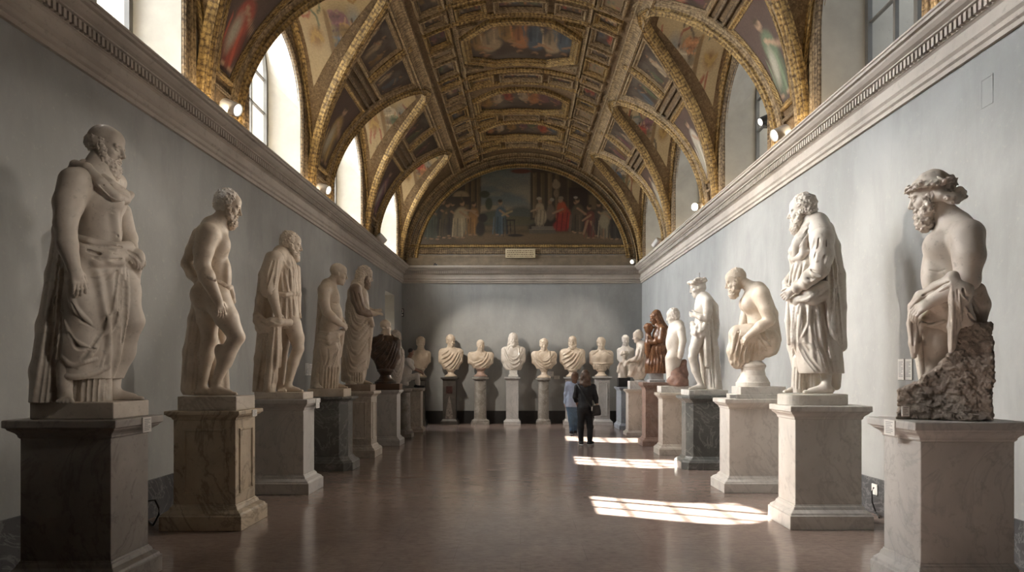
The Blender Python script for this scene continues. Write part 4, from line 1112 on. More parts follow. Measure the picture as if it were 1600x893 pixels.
def card(parent_name, corners, label, parent=None, ink=3, cat='label'):
    """Printed card: corners = four world points (bl, br, tr, tl); lines of small print on its face."""
    a, b, c, d = [np.array(p, float) for p in corners]; n = np.cross(b - a, d - a); n /= np.linalg.norm(n); t = n * .004
    mb = MB(); V = [a - t, b - t, c - t, d - t, a + t, b + t, c + t, d + t]
    mb.add(V, [(0, 3, 2, 1), (4, 5, 6, 7), (0, 1, 5, 4), (1, 2, 6, 5), (2, 3, 7, 6), (3, 0, 4, 7)])
    o = mb.build(parent_name, M_CARD, parent)
    mb = MB(); L = lambda u, v: a + (b - a) * u + (d - a) * v + n * .0055
    ink = ink * 2 + 1
    for k in range(ink):
        v = .86 - .70 * k / max(1, ink - 1); u1 = (.86, .70, .80, .55, .84)[k % 5]; e = .17 / ink
        mb.add([L(.16, v - e), L(u1, v - e), L(u1, v + e), L(.16, v + e)], [(0, 1, 2, 3)])
    if parent is None:
        if label: tag(o, label, cat)
        mb.build('print', M_INK, o)
    else:
        mb.build('print', M_INK, o)
    return o

PEDS = {}
def pedestal(key, side, x_in, y, W, D, zt, ch, co, bh, bo, mat, label, panel=False, cham=0.0, name='stone_pedestal', cat='pedestal', group=None):
    x0, x1 = (x_in - W, x_in) if side < 0 else (x_in, x_in + W)
    r = empty(name, ((x0 + x1) / 2, y + D / 2, 0), 0, label, cat, group); y1 = y + D; zb = zt - ch
    o = MB().rectstack(x0, x1, y, y1, [(0, bo), (bh * .58, bo), (bh * .60, bo * .86), (bh * .68, bo * .80), (bh * .80, bo * .35), (bh * .92, bo * .22), (bh * .94, bo * .10), (bh, bo * .08)], cham).build('base', mat, r); bevel(o, .006)
    o = MB().rectstack(x0, x1, y, y1, [(bh - .001, 0), (zb + .001, 0)], cham).build('die', mat, r); bevel(o, .006)
    o = MB().rectstack(x0, x1, y, y1, [(zb, .004), (zb + ch * .10, co * .16), (zb + ch * .16, co * .16), (zb + ch * .28, co * .30), (zb + ch * .46, co * .72), (zb + ch * .56, co * .80), (zb + ch * .60, co), (zt - .006, co), (zt, co - .006)], cham).build('cap', mat, r); bevel(o, .005)
    if panel:
        for face in ('front', 'inner'):
            m = .10 if face == 'front' else .085; z0, z1 = bh + .10, zb - .09; mb = MB()
            if face == 'front': fm = lambda s, v, h: (s, y - h, v); poly = [(x0 + m, z0), (x1 - m, z0), (x1 - m, z1), (x0 + m, z1)]
            else:
                xi = x1 if side < 0 else x0; fm = lambda s, v, h: (xi - side * h, s, v); poly = [(y + m, z0), (y1 - m, z0), (y1 - m, z1), (y + m, z1)]
            frame(mb, fm, poly, [(0, 0), (0.004, .014), (.02, .014), (.026, .002)], 2.0)
            mb.build('panel_moulding', mat, r)
    PEDS[key] = dict(x0=x0, x1=x1, y0=y, y1=y1, zt=zt, root=r, side=side, cx=(x0 + x1) / 2, cy=y + D / 2, co=co)
    return r
pedestal('P1', -1, -2.98, 4.97, .66, .50, 1.26, .14, .08, .23, .075, M_PED1, 'dark grey stone pedestal nearest on the left, under the bald bearded statue')
pedestal('P2', -1, -2.92, 7.00, .636, .52, 1.21, .095, .065, .25, .10, M_PED2, 'cream pedestal with heavy dark veins and a sunk panel, under the nude bearded statue', panel=True)
pedestal('P3', -1, -2.87, 9.04, .68, .47, 1.248, .15, .07, .25, .10, M_PED3, 'pale grey veined pedestal under the statue in a short belted tunic')
pedestal('P4', -1, -2.85, 11.18, .75, .55, 1.205, .08, .08, .226, .10, M_PED4, 'dark green-grey pedestal with cut corners on the left, under the bald statue with clasped hands', cham=.12)
pedestal('P5', -1, -2.83, 12.96, .66, .51, 1.25, .115, .07, .238, .09, M_PED5, 'cream panelled pedestal under the long-haired statue holding out a hand', panel=True)
pedestal('P6', -1, -2.72, 15.05, .75, .45, 1.22, .11, .06, .20, .08, M_PED3, 'wide pale pedestal on the left under the dark bronze bust')
pedestal('P8', -1, -2.69, 18.48, .75, .40, 1.167, .08, .06, .14, .07, M_PED5, 'last cream pedestal of the left row, with the man in white crouched on it')
pedestal('R5', 1, 2.79, 4.76, .655, .48, 1.26, .14, .085, .27, .07, M_PED3, 'grey pedestal nearest on the right, under the wreathed half figure on rock')
pedestal('R4', 1, 2.83, 7.03, .685, .46, 1.26, .145, .075, .243, .085, M_PED6, 'white sunlit pedestal under the robed bearded statue on the right')
pedestal('R3', 1, 2.81, 9.18, .67, .45, 1.25, .14, .075, .215, .10, M_PED6, 'white pedestal with one long crack under the crouching old man')
pedestal('R2', 1, 2.77, 11.33, .72, .50, 1.22, .12, .08, .21, .10, M_PED4, 'dark green-grey pedestal with cut corners on the right, under the wreathed youth', cham=.10)
pedestal('R1', 1, 2.77, 13.30, .70, .42, 1.21, .13, .07, .21, .08, M_PED5, 'cream pedestal under the white torso on red rock')
pedestal('R7', 1, 2.74, 14.94, .58, .45, 1.39, .16, .07, .19, .08, M_PED7, 'pink-brown pedestal under the brown figure carrying a child')
pedestal('R8', 1, 2.755, 17.40, .60, .45, 1.18, .11, .06, .13, .06, M_PED5, 'cream pedestal under the seated toga figure')
pedestal('R9', 1, 2.84, 19.25, .52, .95, 1.20, .12, .06, .18, .06, M_PEDBLUE, 'blue-grey pedestal, last of the right row in the far corner')

def plinth(root, px0, px1, y0, y1, zt, zb, mat, round_=False, name='plinth'):
    """Slab a figure stands on: left/right pixel edges of its front face at depth y0."""
    x0, x1 = (px0 - CX) * y0 / FX, (px1 - CX) * y0 / FX
    if round_:
        cx, cy, a, b = (x0 + x1) / 2, (y0 + y1) / 2, (x1 - x0) / 2, (y1 - y0) / 2
        rings = [[(cx + (a - o) * math.copysign(abs(math.cos(t)) ** .6, math.cos(t)), cy + (b - o) * math.copysign(abs(math.sin(t)) ** .6, math.sin(t)), z) for t in np.linspace(0, 2 * math.pi, 41)[:-1]] for z, o in ((zb, 0), (zt - .008, 0), (zt, .008))]
        mb = MB(); mb.loft(rings)
    else: mb = MB(); mb.rectstack(x0, x1, y0, y1, [(zb, 0), (zt, 0)])
    o = mb.build(name, mat, root); bevel(o, .008); return o
# ================================================================== STATUES ON THE LEFT
def statue_bald_draped():
    s = Sculpt(150, 627, 5.22, .0072, (40, 186, 240, 629), -.42, .42, head=(190, 285, .62)); m = s.mh
    # body
    s.ell(152, 400, 0, (40, .17, 36)); s.ell(156, 362, 0, (36, .16, 44), .05); s.ell(152, 318, .01, (42, .20, 44), .05, tilt=-6)
    s.limb([(121, 286, -.13, 25), (150, 276, -.02, 26), (180, 285, .17, 20)], .05); s.limb([(150, 285, 0, 30), (156, 258, 0, 21), (163, 240, 0, 20)], .04)
    s.ell(170, 313, -.11, (25, .065, 20), .05, tilt=14); s.ell(185, 316, .06, (14, .08, 18), .05)
    s.limb([(178, 335, -.12, 7), (182, 372, -.10, 8)], .03); s.fold([(192, 338), (190, 360), (190, 385)], 2.4, op='cut'); s.fold([(140, 322), (160, 333), (180, 332)], 3.2, op='cut')
    s.ell(184, 368, -.14, (2.5, .02, 2.5), .004, op='cut')
    s.limb([(117, 285, -.17, 26), (107, 318, -.22, 23), (102, 350, -.26, 18)], .03); s.limb([(102, 350, -.26, 17.5), (105, 382, -.29, 16.5), (116, 420, -.29, 10.5)], .02)
    s.hand(s.P(116, 418, -.29), (.26, .0, -1), (-.55, .8, 0), .215, 15, 1.3, 1)
    s.limb([(190, 330, .20, 17), (202, 372, .20, 14), (207, 396, .06, 11)], .03); s.hand(s.P(205, 392, .03), (.55, -.55, -.55), (-.2, .5, -.8), .19, 48, .6, -1)
    s.limb([(104, 545, -.10, 16), (101, 600, -.13, 12)], .02); s.foot(s.P(102, 604, -.13), (.05, -1, 0), .27, 1)
    s.limb([(180, 560, .10, 16), (178, 604, .08, 11)], .02); s.foot(s.P(176, 604, .06), (1, -.12, 0), .29, -1)
    s.head(s.P(166, 231, 0), .35, yaw=-26, pitch=9, hair='fringe', beard=1.0, seed=3)
    # cloth
    s.layer('cloth')
    s.limb([(136, 402, -.04, 42), (128, 470, -.07, 37), (122, 540, -.08, 33), (119, 600, -.07, 27)], .06)
    s.limb([(160, 402, .04, 40), (190, 452, .04, 31), (205, 500, .0, 21)], .06); s.limb([(205, 500, .0, 20), (190, 548, .06, 20), (176, 600, .08, 14)], .05)
    s.limb([(152, 420, 0, 44), (154, 490, 0, 40), (150, 550, 0, 32), (146, 600, 0, 28)], .06)
    s.clip_below(s.P(150, 591, 0)[2])
    s.fold([(186, 414), (182, 450), (170, 500), (140, 556), (122, 574)], 6.5); s.fold([(188, 414), (187, 456), (178, 500), (166, 540), (158, 575)], 5.5); s.fold([(192, 416), (193, 470), (190, 520), (182, 560), (175, 588)], 7)
    s.fold([(197, 420), (200, 450), (197, 500), (190, 545)], 4.5); s.fold([(180, 418), (160, 428), (140, 433)], 4); s.fold([(183, 420), (165, 440), (150, 447)], 3.5)
    s.fold([(183, 424), (178, 465), (160, 515), (128, 562)], 4, op='cut'); s.fold([(190, 430), (186, 480), (172, 530)], 3.5, op='cut'); s.fold([(196, 440), (195, 500), (185, 560)], 3.5, op='cut')
    s.fold([(107, 440), (116, 482), (140, 505)], 5); s.fold([(100, 500), (112, 530), (140, 545)], 5); s.fold([(96, 555), (112, 572), (150, 560)], 5); s.fold([(94, 585), (118, 590), (150, 582), (168, 572)], 5, taper=False)
    s.fold([(111, 470), (125, 500), (148, 512)], 3.5, op='cut'); s.fold([(105, 520), (120, 545), (150, 545)], 3.5, op='cut')
    s.drape(s.P(150, 480)[0], .02, 9, 9, .010, 3, s.P(150, 588)[2], s.P(150, 415)[2], .5)
    # waist rolls, bundle in the far hand
    for r in ([(108, 380, -.10, 9), (132, 392, -.19, 12), (168, 402, -.17, 13), (196, 398, -.02, 14), (212, 400, .02, 15)], [(112, 368, -.10, 7), (140, 378, -.18, 9), (176, 386, -.16, 10), (200, 386, -.02, 12)], [(112, 404, -.12, 8), (150, 410, -.20, 8), (186, 408, -.12, 10)]): s.limb(r, .018)
    s.ell(214, 405, .0, (15, .07, 17), .02); s.limb([(213, 415, .04, 11), (210, 440, .08, 9), (207, 468, .10, 5)], .02)
    for p in ([(120, 384), (150, 396), (185, 397)], [(118, 374), (150, 385), (190, 386)], [(200, 392), (212, 398), (222, 410)], [(203, 400), (212, 412), (218, 418)], [(135, 400), (165, 408), (190, 404)]): s.fold(p, 2.6, op='cut')
    s.drape(s.P(150, 395)[0], .0, 3, 42, .006, 8, s.P(150, 414)[2], s.P(150, 366)[2])
    # sling across the chest and over the shoulder
    s.limb([(108, 276, .02, 9), (118, 258, -.06, 9), (136, 262, -.13, 9), (156, 284, -.19, 10), (180, 307, -.18, 9), (195, 312, -.04, 9), (204, 304, .06, 7)], .012)
    s.limb([(132, 256, -.03, 9), (150, 268, -.08, 8), (172, 286, -.15, 8), (195, 303, -.04, 9)], .012)
    s.fold([(124, 258), (145, 272), (168, 296), (190, 310)], 2.0, op='cut', n=20); s.fold([(158, 276), (175, 292), (192, 306)], 2.0, op='cut')
    for p in ([(116, 257), (134, 258), (154, 276), (178, 301), (196, 308)], [(114, 266), (134, 268), (152, 288), (174, 310), (190, 314)]): s.fold(p, 1.8, n=20); s.fold([(a, b + 3) for a, b in p], 1.6, op='cut', n=20)
    s.fold([(140, 260), (160, 272), (184, 291), (198, 302)], 1.8, n=18); s.fold([(146, 268), (166, 283), (188, 301)], 1.6, op='cut', n=18)
    # cloak hanging behind to the slab
    s.limb([(104, 300, .06, 10), (97, 360, .06, 14), (90, 430, .05, 18), (80, 510, .03, 22), (72, 580, .0, 24), (70, 630, -.02, 24)], .04); s.limb([(100, 420, .1, 20), (100, 520, .08, 26), (92, 630, .06, 26)], .05)
    for x0, x1 in ((92, 54), (94, 62), (97, 72), (98, 82), (99, 90)): s.fold([(x0, 385), ((x0 + x1) / 2 + 2, 500), (x1, 626)], 5.0 if x1 != 72 else 6, n=18, taper=False)
    for x0, x1 in ((93, 58), (95, 67), (98, 77), (99, 86)): s.fold([(x0, 400), ((x0 + x1) / 2 + 2, 500), (x1, 626)], 4, op='cut', n=18, taper=False)
    # pleated underskirt between the feet
    s.layer('skirt'); s.limb([(140, 570, .0, 27), (143, 632, .0, 30)], .04); s.limb([(160, 570, .02, 16), (162, 632, .02, 13)], .04)
    for x in (117, 127, 136, 145, 154, 162, 169): s.fold([(x + 2, 585), (x, 606), (x - 1, 627)], 4.6, taper=False)
    for x in (122, 131.5, 140.5, 149.5, 158, 166): s.fold([(x + 2, 588), (x, 606), (x - 1, 627)], 3.4, op='cut', taper=False)
    r = s.root('draped_statue', 'bald bearded marble statue, bare chested in a draped skirt, nearest on the left', 'statue', 'statues')
    s.mesh('body', 'figure', M_GREYM, r, cull=('cloth',)); s.mesh('cloth', 'drapery', M_GREYM, r, cull=('body',)); s.mesh('skirt', 'underskirt', M_GREYM, r, cull=('cloth',)); s.mesh('hair', 'hair', M_GREYM, r, cull=('body',)); s.mesh('beard', 'beard', M_GREYM, r, cull=('body',))
    plinth(r, 46, 177, 4.98, 5.46, 1.385, 1.26, M_GREYM)
statue_bald_draped()

def statue_nude_bearded():
    s = Sculpt(335, 617, 7.25, .0082, (272, 286, 388, 619), -.40, .42, head=(290, 360, .62))
    s.ell(331, 456, .01, (26, .165, 30)); s.ell(336, 425, 0, (23, .15, 36), .05); s.ell(334, 385, .01, (25, .19, 34), .05, tilt=6)
    s.limb([(325, 366, -.17, 18), (334, 357, 0, 20), (318, 370, .19, 15)], .05); s.limb([(334, 366, 0, 20), (343, 348, 0, 13.5), (352, 330, 0, 13)], .04)
    s.ell(346, 383, -.08, (13, .075, 15), .06, tilt=12); s.ell(346, 383, .08, (12, .075, 15), .06, tilt=12); s.fold([(340, 394), (350, 398), (358, 394)], 2.0, op='cut')
    s.ell(354, 432, -.02, (8, .11, 26), .04); s.ell(313, 462, -.06, (16, .09, 20), .04); s.ell(313, 462, .08, (16, .09, 20), .04)
    s.limb([(325, 366, -.20, 19), (318, 392, -.235, 15.5), (316, 414, -.24, 12.5)], .025); s.limb([(316, 414, -.24, 12.5), (323, 432, -.27, 13), (340, 468, -.275, 8)], .02)
    s.hand(s.P(340, 467, -.275), (.30, .02, -1), (-.5, .85, -.1), .20, 16, 1.2, 1)
    s.limb([(314, 368, .18, 15), (302, 392, .22, 12.5), (293, 412, .22, 10.5)], .025); s.limb([(293, 412, .22, 10.5), (301, 428, .15, 10), (310, 440, .06, 7.5)], .02); s.hand(s.P(309, 438, .06), (.7, -.5, -.4), (.6, .5, .3), .18, 15, .8, 1)
    # standing leg, far; bent leg, near
    s.limb([(322, 462, .09, 23), (325, 498, .10, 18), (327, 530, .10, 13)], .04); s.limb([(327, 530, .10, 13), (321, 556, .11, 13.5), (316, 600, .12, 8)], .03); s.foot(s.P(315, 604, .12), (.9, -.3, 0), .28, -1)
    s.limb([(338, 466, -.07, 24), (354, 496, -.09, 19), (370, 526, -.09, 13.5)], .035); s.ell(373, 525, -.10, (9, .055, 9), .02); s.limb([(369, 527, -.09, 13), (354, 556, -.08, 13), (339, 594, -.08, 7.5)], .025); s.foot(s.P(338, 598, -.08), (1, -.28, 0), .29, -1)
    s.ell(349, 556, -.07, (12, .06, 20), .03, tilt=-24)
    s.head(s.P(356.5, 323, 0), .352, yaw=-6, pitch=13, hair='curly', beard=.75, seed=9)
    # leaf girdle and the cloak that backs the legs
    s.layer('girdle'); s.fold([(326, 433), (336, 437), (348, 443), (358, 450)], 3.4, on=['body'], taper=False, sink=.1)
    for i in range(9):
        t = i / 8; l = s.P(327 + 32 * t, 433 + 17 * t, 0); ww = s.surf(l[0], l[2], ['body']); ww = -.15 if ww is None else ww; s.ellw(s.P(327 + 32 * t, 433 + 17 * t, ww - .008), (.024, .018, .018), .003)
    s.layer('pendant'); s.limb([(357, 449, -.09, 4), (360, 449, -.04, 5), (363, 460, -.03, 4.5), (366, 471, -.02, 3)], .008); s.ell(364, 470, -.03, (5, .03, 5), .006)
    s.layer('cloak'); pts = [(312, 452, .14, 9), (308, 500, .16, 14), (304, 550, .18, 18), (299, 606, .20, 17)]
    s.limb(pts, .04); s.limb([(322, 470, .16, 10), (330, 540, .18, 14), (340, 612, .20, 13)], .04); s.limb([(346, 480, .2, 6), (349, 540, .2, 7), (352, 614, .2, 8)], .02)
    for a, b in ((305, 285), (309, 293), (314, 302), (320, 314)): s.fold([(a, 470), ((a + b) / 2, 540), (b, 606)], 2.4, op='cut', taper=False)
    r = s.root('nude_statue', 'nude bearded marble statue with curly hair and one bent knee, arm behind back', 'statue', 'statues')
    s.mesh('body', 'figure', M_WARM, r); s.mesh('hair', 'hair', M_WHITE, r, cull=('body',)); s.mesh('beard', 'beard', M_WARM, r, cull=('body',)); s.mesh('girdle', 'leaf_girdle', M_WARM, r, cull=('body',)); s.mesh('pendant', 'leaf_pendant', M_WARM, r); s.mesh('cloak', 'cloak', M_WARM, r, cull=('body',))
    plinth(r, 277, 369, 7.02, 7.52, 1.357, 1.21, M_PED5)
statue_nude_bearded()

def statue_tunic():
    s = Sculpt(438, 612, 9.30, .0098, (393, 356, 482, 614), -.36, .38, head=(358, 410, .62))
    s.ell(446, 490, 0, (17, .15, 24)); s.ell(444, 425, 0, (19, .18, 34), .05); s.limb([(436, 402, -.15, 12), (440, 396, 0, 13), (440, 402, .16, 12)], .05); s.limb([(440, 402, 0, 13), (445, 390, 0, 9.5), (452, 380, 0, 9)], .03)
    s.limb([(430, 412, -.22, 11), (425, 446, -.24, 9), (427, 464, -.245, 8.5), (434, 490, -.22, 5.8)], .02); s.hand(s.P(434, 489, -.22), (.25, -.05, -1), (-.2, 1, 0), .19, 40, .7, 1)
    s.limb([(462, 420, .2, 8), (464, 460, .22, 7), (465, 484, .2, 5.5)], .02); s.hand(s.P(465, 482, .2), (.1, 0, -1), (0, -1, 0), .18, 30, .6, 1)
    s.limb([(444, 505, .06, 13), (442, 538, .06, 10), (440, 560, .06, 8.5)], .03); s.limb([(440, 560, .06, 9), (438, 580, .05, 8.5), (438, 600, .03, 6)], .02); s.foot(s.P(438, 602, .03), (.15, -1, 0), .28, 1)
    s.limb([(457, 506, -.06, 14.5), (464, 528, -.08, 11.5), (466, 544, -.09, 9)], .03); s.ell(468, 543, -.1, (6, .05, 6), .02); s.limb([(466, 545, -.09, 9), (458, 566, -.08, 9), (451, 598, -.06, 5.6)], .02); s.foot(s.P(450, 600, -.06), (1, -.35, 0), .29, -1)
    s.head(s.P(455, 383, 0), .362, yaw=-4, pitch=6, hair='curly', beard=.5, seed=4, knob=.042)
    s.layer('tunic')
    s.ell(444, 425, 0, (21, .20, 36), .04); s.limb([(432, 404, -.18, 13), (440, 398, 0, 14), (440, 404, .18, 13)], .04); s.ell(446, 450, 0, (20, .17, 20), .04); s.limb([(447, 462, 0, 17), (449, 512, 0, 20)], .04)
    s.limb([(428, 406, -.20, 14), (422, 430, -.235, 13.5), (420, 452, -.245, 13)], .03); s.clip_below(s.P(445, 514, 0)[2])
    s.ellw(s.P(424, 456, -.245), (.10, .08, .045), .01, op='cut')
    for p in ([(430, 402), (424, 425), (418, 448)], [(434, 406), (431, 428), (428, 450)], [(440, 402), (450, 420), (458, 432)], [(446, 404), (455, 415), (461, 425)], [(438, 420), (440, 440), (442, 454)], [(446, 428), (448, 442), (450, 454)], [(455, 430), (456, 444), (457, 456)], [(440, 466), (439, 488), (437, 508)], [(447, 466), (447, 488), (447, 510)], [(454, 466), (455, 488), (457, 510)], [(461, 466), (462, 488), (464, 508)]): s.fold(p, 2.6)
    for p in ([(427, 408), (421, 430), (416, 450)], [(443, 412), (443, 436), (446, 454)], [(452, 420), (452, 440), (454, 456)], [(443, 468), (443, 508), (442, 512)], [(451, 468), (451, 508), (452, 512)], [(458, 468), (459, 508), (460, 512)]): s.fold(p, 1.8, op='cut')
    s.limb([(432, 458, -.17, 4), (446, 460, -.19, 4), (462, 458, -.06, 4), (466, 456, .08, 4)], .006)
    s.drape(s.P(445, 440)[0], 0, 15, 4, .007, 2, s.P(445, 514)[2], s.P(445, 402)[2])
    s.layer('cloak')
    s.limb([(424, 402, .10, 10), (414, 430, .14, 10), (409, 470, .12, 10), (405, 500, .04, 10)], .03); s.limb([(418, 440, .16, 9), (416, 500, .14, 13), (408, 560, .12, 11), (404, 616, .10, 10)], .03)
    s.limb([(404, 500, -.10, 9), (414, 508, -.18, 10), (426, 504, -.22, 9), (436, 503, -.24, 7), (452, 504, -.16, 6), (461, 502, -.06, 5)], .02); s.limb([(402, 492, .0, 7), (408, 512, -.1, 8), (420, 514, -.16, 8)], .02)
    s.limb([(430, 508, -.20, 9), (428, 550, -.16, 9), (423, 590, -.12, 10), (420, 616, -.10, 9)], .03); s.limb([(434, 508, -.2, 6), (434, 545, -.15, 7), (434, 570, -.1, 6)], .02); s.ell(424, 585, -.14, (7, .06, 6), .02)
    for p in ([(428, 512), (425, 555), (418, 606)], [(434, 512), (432, 550), (430, 580)], [(404, 495), (412, 510), (424, 510)], [(420, 500), (430, 507), (440, 507)], [(412, 520), (408, 560), (400, 608)], [(418, 520), (415, 560), (408, 608)], [(410, 420), (404, 460), (401, 490)]): s.fold(p, 2.6)
    for p in ([(431, 514), (429, 555), (423, 606)], [(408, 503), (416, 508), (426, 505)], [(415, 522), (412, 560), (404, 608)], [(414, 425), (409, 460), (405, 488)], [(421, 520), (419, 560), (413, 608)]): s.fold(p, 2.0, op='cut')
    s.drape(s.P(425, 540)[0], .0, 11, 3, .008, 4, s.P(425, 610)[2], s.P(425, 500)[2])
    r = s.root('tunic_statue', 'marble statue in a short belted tunic gathering its cloak at the hip', 'statue', 'statues')
    s.mesh('body', 'figure', M_WARM, r, cull=('tunic',)); s.mesh('tunic', 'tunic', M_WARM, r, cull=('body',)); s.mesh('cloak', 'cloak', M_WARM, r); s.mesh('hair', 'hair', M_WARM, r, cull=('body',)); s.mesh('beard', 'beard', M_WARM, r, cull=('body',))
    plinth(r, 397, 474, 9.08, 9.52, 1.34, 1.248, M_GREYM)
statue_tunic()

def statue_clasped():
    s = Sculpt(512, 606.5, 11.45, .0115, (481, 405, 546, 608), -.34, .36, head=(407, 448, .62))
    s.ell(515, 510, 0, (16, .165, 22)); s.ell(519, 490, 0, (15, .15, 24), .05); s.ell(515, 466, 0, (15.5, .19, 24), .05, tilt=4)
    s.limb([(508, 452, -.17, 10), (513, 446, 0, 11), (508, 452, .17, 10)], .05); s.limb([(513, 452, 0, 11), (519, 440, 0, 7.5), (525, 430, 0, 7)], .03)
    s.ell(522, 466, -.08, (8, .075, 9), .06); s.ell(522, 466, .08, (8, .075, 9), .06); s.fold([(520, 473), (527, 475), (531, 472)], 1.4, op='cut'); s.ell(527, 494, 0, (8, .11, 16), .04)
    s.limb([(506, 453, -.20, 10), (506, 470, -.225, 8.5), (510, 486, -.23, 7.2)], .02); s.limb([(510, 486, -.23, 7.2), (519, 495, -.22, 6.8), (533, 506, -.10, 4.6)], .02); s.hand(s.P(533, 505, -.10), (.75, .25, -.6), (0, .8, -.6), .19, 40, .6, 1)
    s.limb([(516, 456, .2, 9), (522, 484, .2, 7), (536, 504, .06, 4.8)], .02); s.hand(s.P(535, 503, .05), (.6, -.35, -.65), (-.2, -.6, -.7), .19, 45, .6, -1)
    s.limb([(500, 570, -.08, 7), (495, 596, -.1, 5)], .02); s.foot(s.P(494, 598, -.10), (.35, -1, 0), .28, 1); s.limb([(524, 570, .06, 7), (524, 598, .04, 5)], .02); s.foot(s.P(524, 598, .03), (1, -.25, 0), .29, -1)
    s.head(s.P(529, 428, 0), .375, yaw=6, pitch=8, hair='none', seed=6)
    s.layer('cloth')
    s.limb([(516, 522, 0, 17), (514, 545, -.02, 17.5), (509, 575, -.04, 14), (505, 592, -.05, 12)], .05); s.limb([(520, 540, .02, 13), (519, 575, .02, 11.5), (518, 610, .02, 11)], .05); s.limb([(512, 575, 0, 13), (511, 610, 0, 11)], .05)
    s.clip_above(s.P(516, 519, 0)[2]); s.drape(s.P(516, 560)[0], 0, 7, 13, .009, 5, s.P(516, 580)[2], s.P(516, 518)[2], .4); s.drape(s.P(514, 590)[0], 0, 17, 2, .010, 6, s.P(516, 606)[2], s.P(516, 572)[2])
    for r_ in ([(500, 524, -.10, 4), (512, 527, -.19, 4.5), (526, 523, -.12, 4.5), (535, 517, .0, 4.5)], [(500, 532, -.1, 3.5), (514, 535, -.19, 4), (528, 530, -.12, 4)], [(501, 519, -.08, 3), (514, 521, -.17, 3.4), (530, 518, -.08, 3.5)], [(535, 518, -.02, 4), (533, 535, -.02, 4), (531, 556, .0, 3)]): s.limb(r_, .012)
    for p in ([(529, 537), (525, 556), (509, 578), (498, 582)], [(527, 548), (519, 570), (512, 583)], [(500, 545), (503, 565), (500, 580)]): s.fold(p, 2.6)
    for p in ([(528, 545), (521, 563), (508, 582)], [(526, 556), (516, 577), (504, 590)], [(512, 545), (513, 560), (508, 572)]): s.fold(p, 1.9, op='cut')
    for x in (503, 508, 513, 518, 523, 527): s.fold([(x + 2, 572), (x + 1, 588), (x, 606)], 1.9, taper=False)
    for x in (505.5, 510.5, 515.5, 520.5, 525): s.fold([(x + 2, 575), (x + 1, 588), (x, 606)], 1.6, op='cut', taper=False)
    s.layer('cloak'); s.limb([(503, 458, .12, 6), (501, 500, .14, 6.5), (498, 550, .12, 8), (492, 612, .08, 8.5)], .03); s.limb([(508, 500, .16, 8), (506, 560, .14, 9), (502, 612, .1, 9)], .03)
    for a, b in ((498, 486), (501, 492), (504, 498)): s.fold([(a, 470), ((a + b) / 2, 540), (b, 606)], 1.8, op='cut', taper=False)
    r = s.root('clasped_hands_statue', 'bald marble statue with hands clasped over a low skirt, on the green-grey pedestal', 'statue', 'statues')
    s.mesh('body', 'figure', M_WARM2, r, cull=('cloth',)); s.mesh('cloth', 'drapery', M_WARM2, r, cull=('body',)); s.mesh('cloak', 'cloak', M_WARM2, r)
    plinth(r, 480, 537, 11.2, 11.7, 1.338, 1.205, M_WARM2)
statue_clasped()

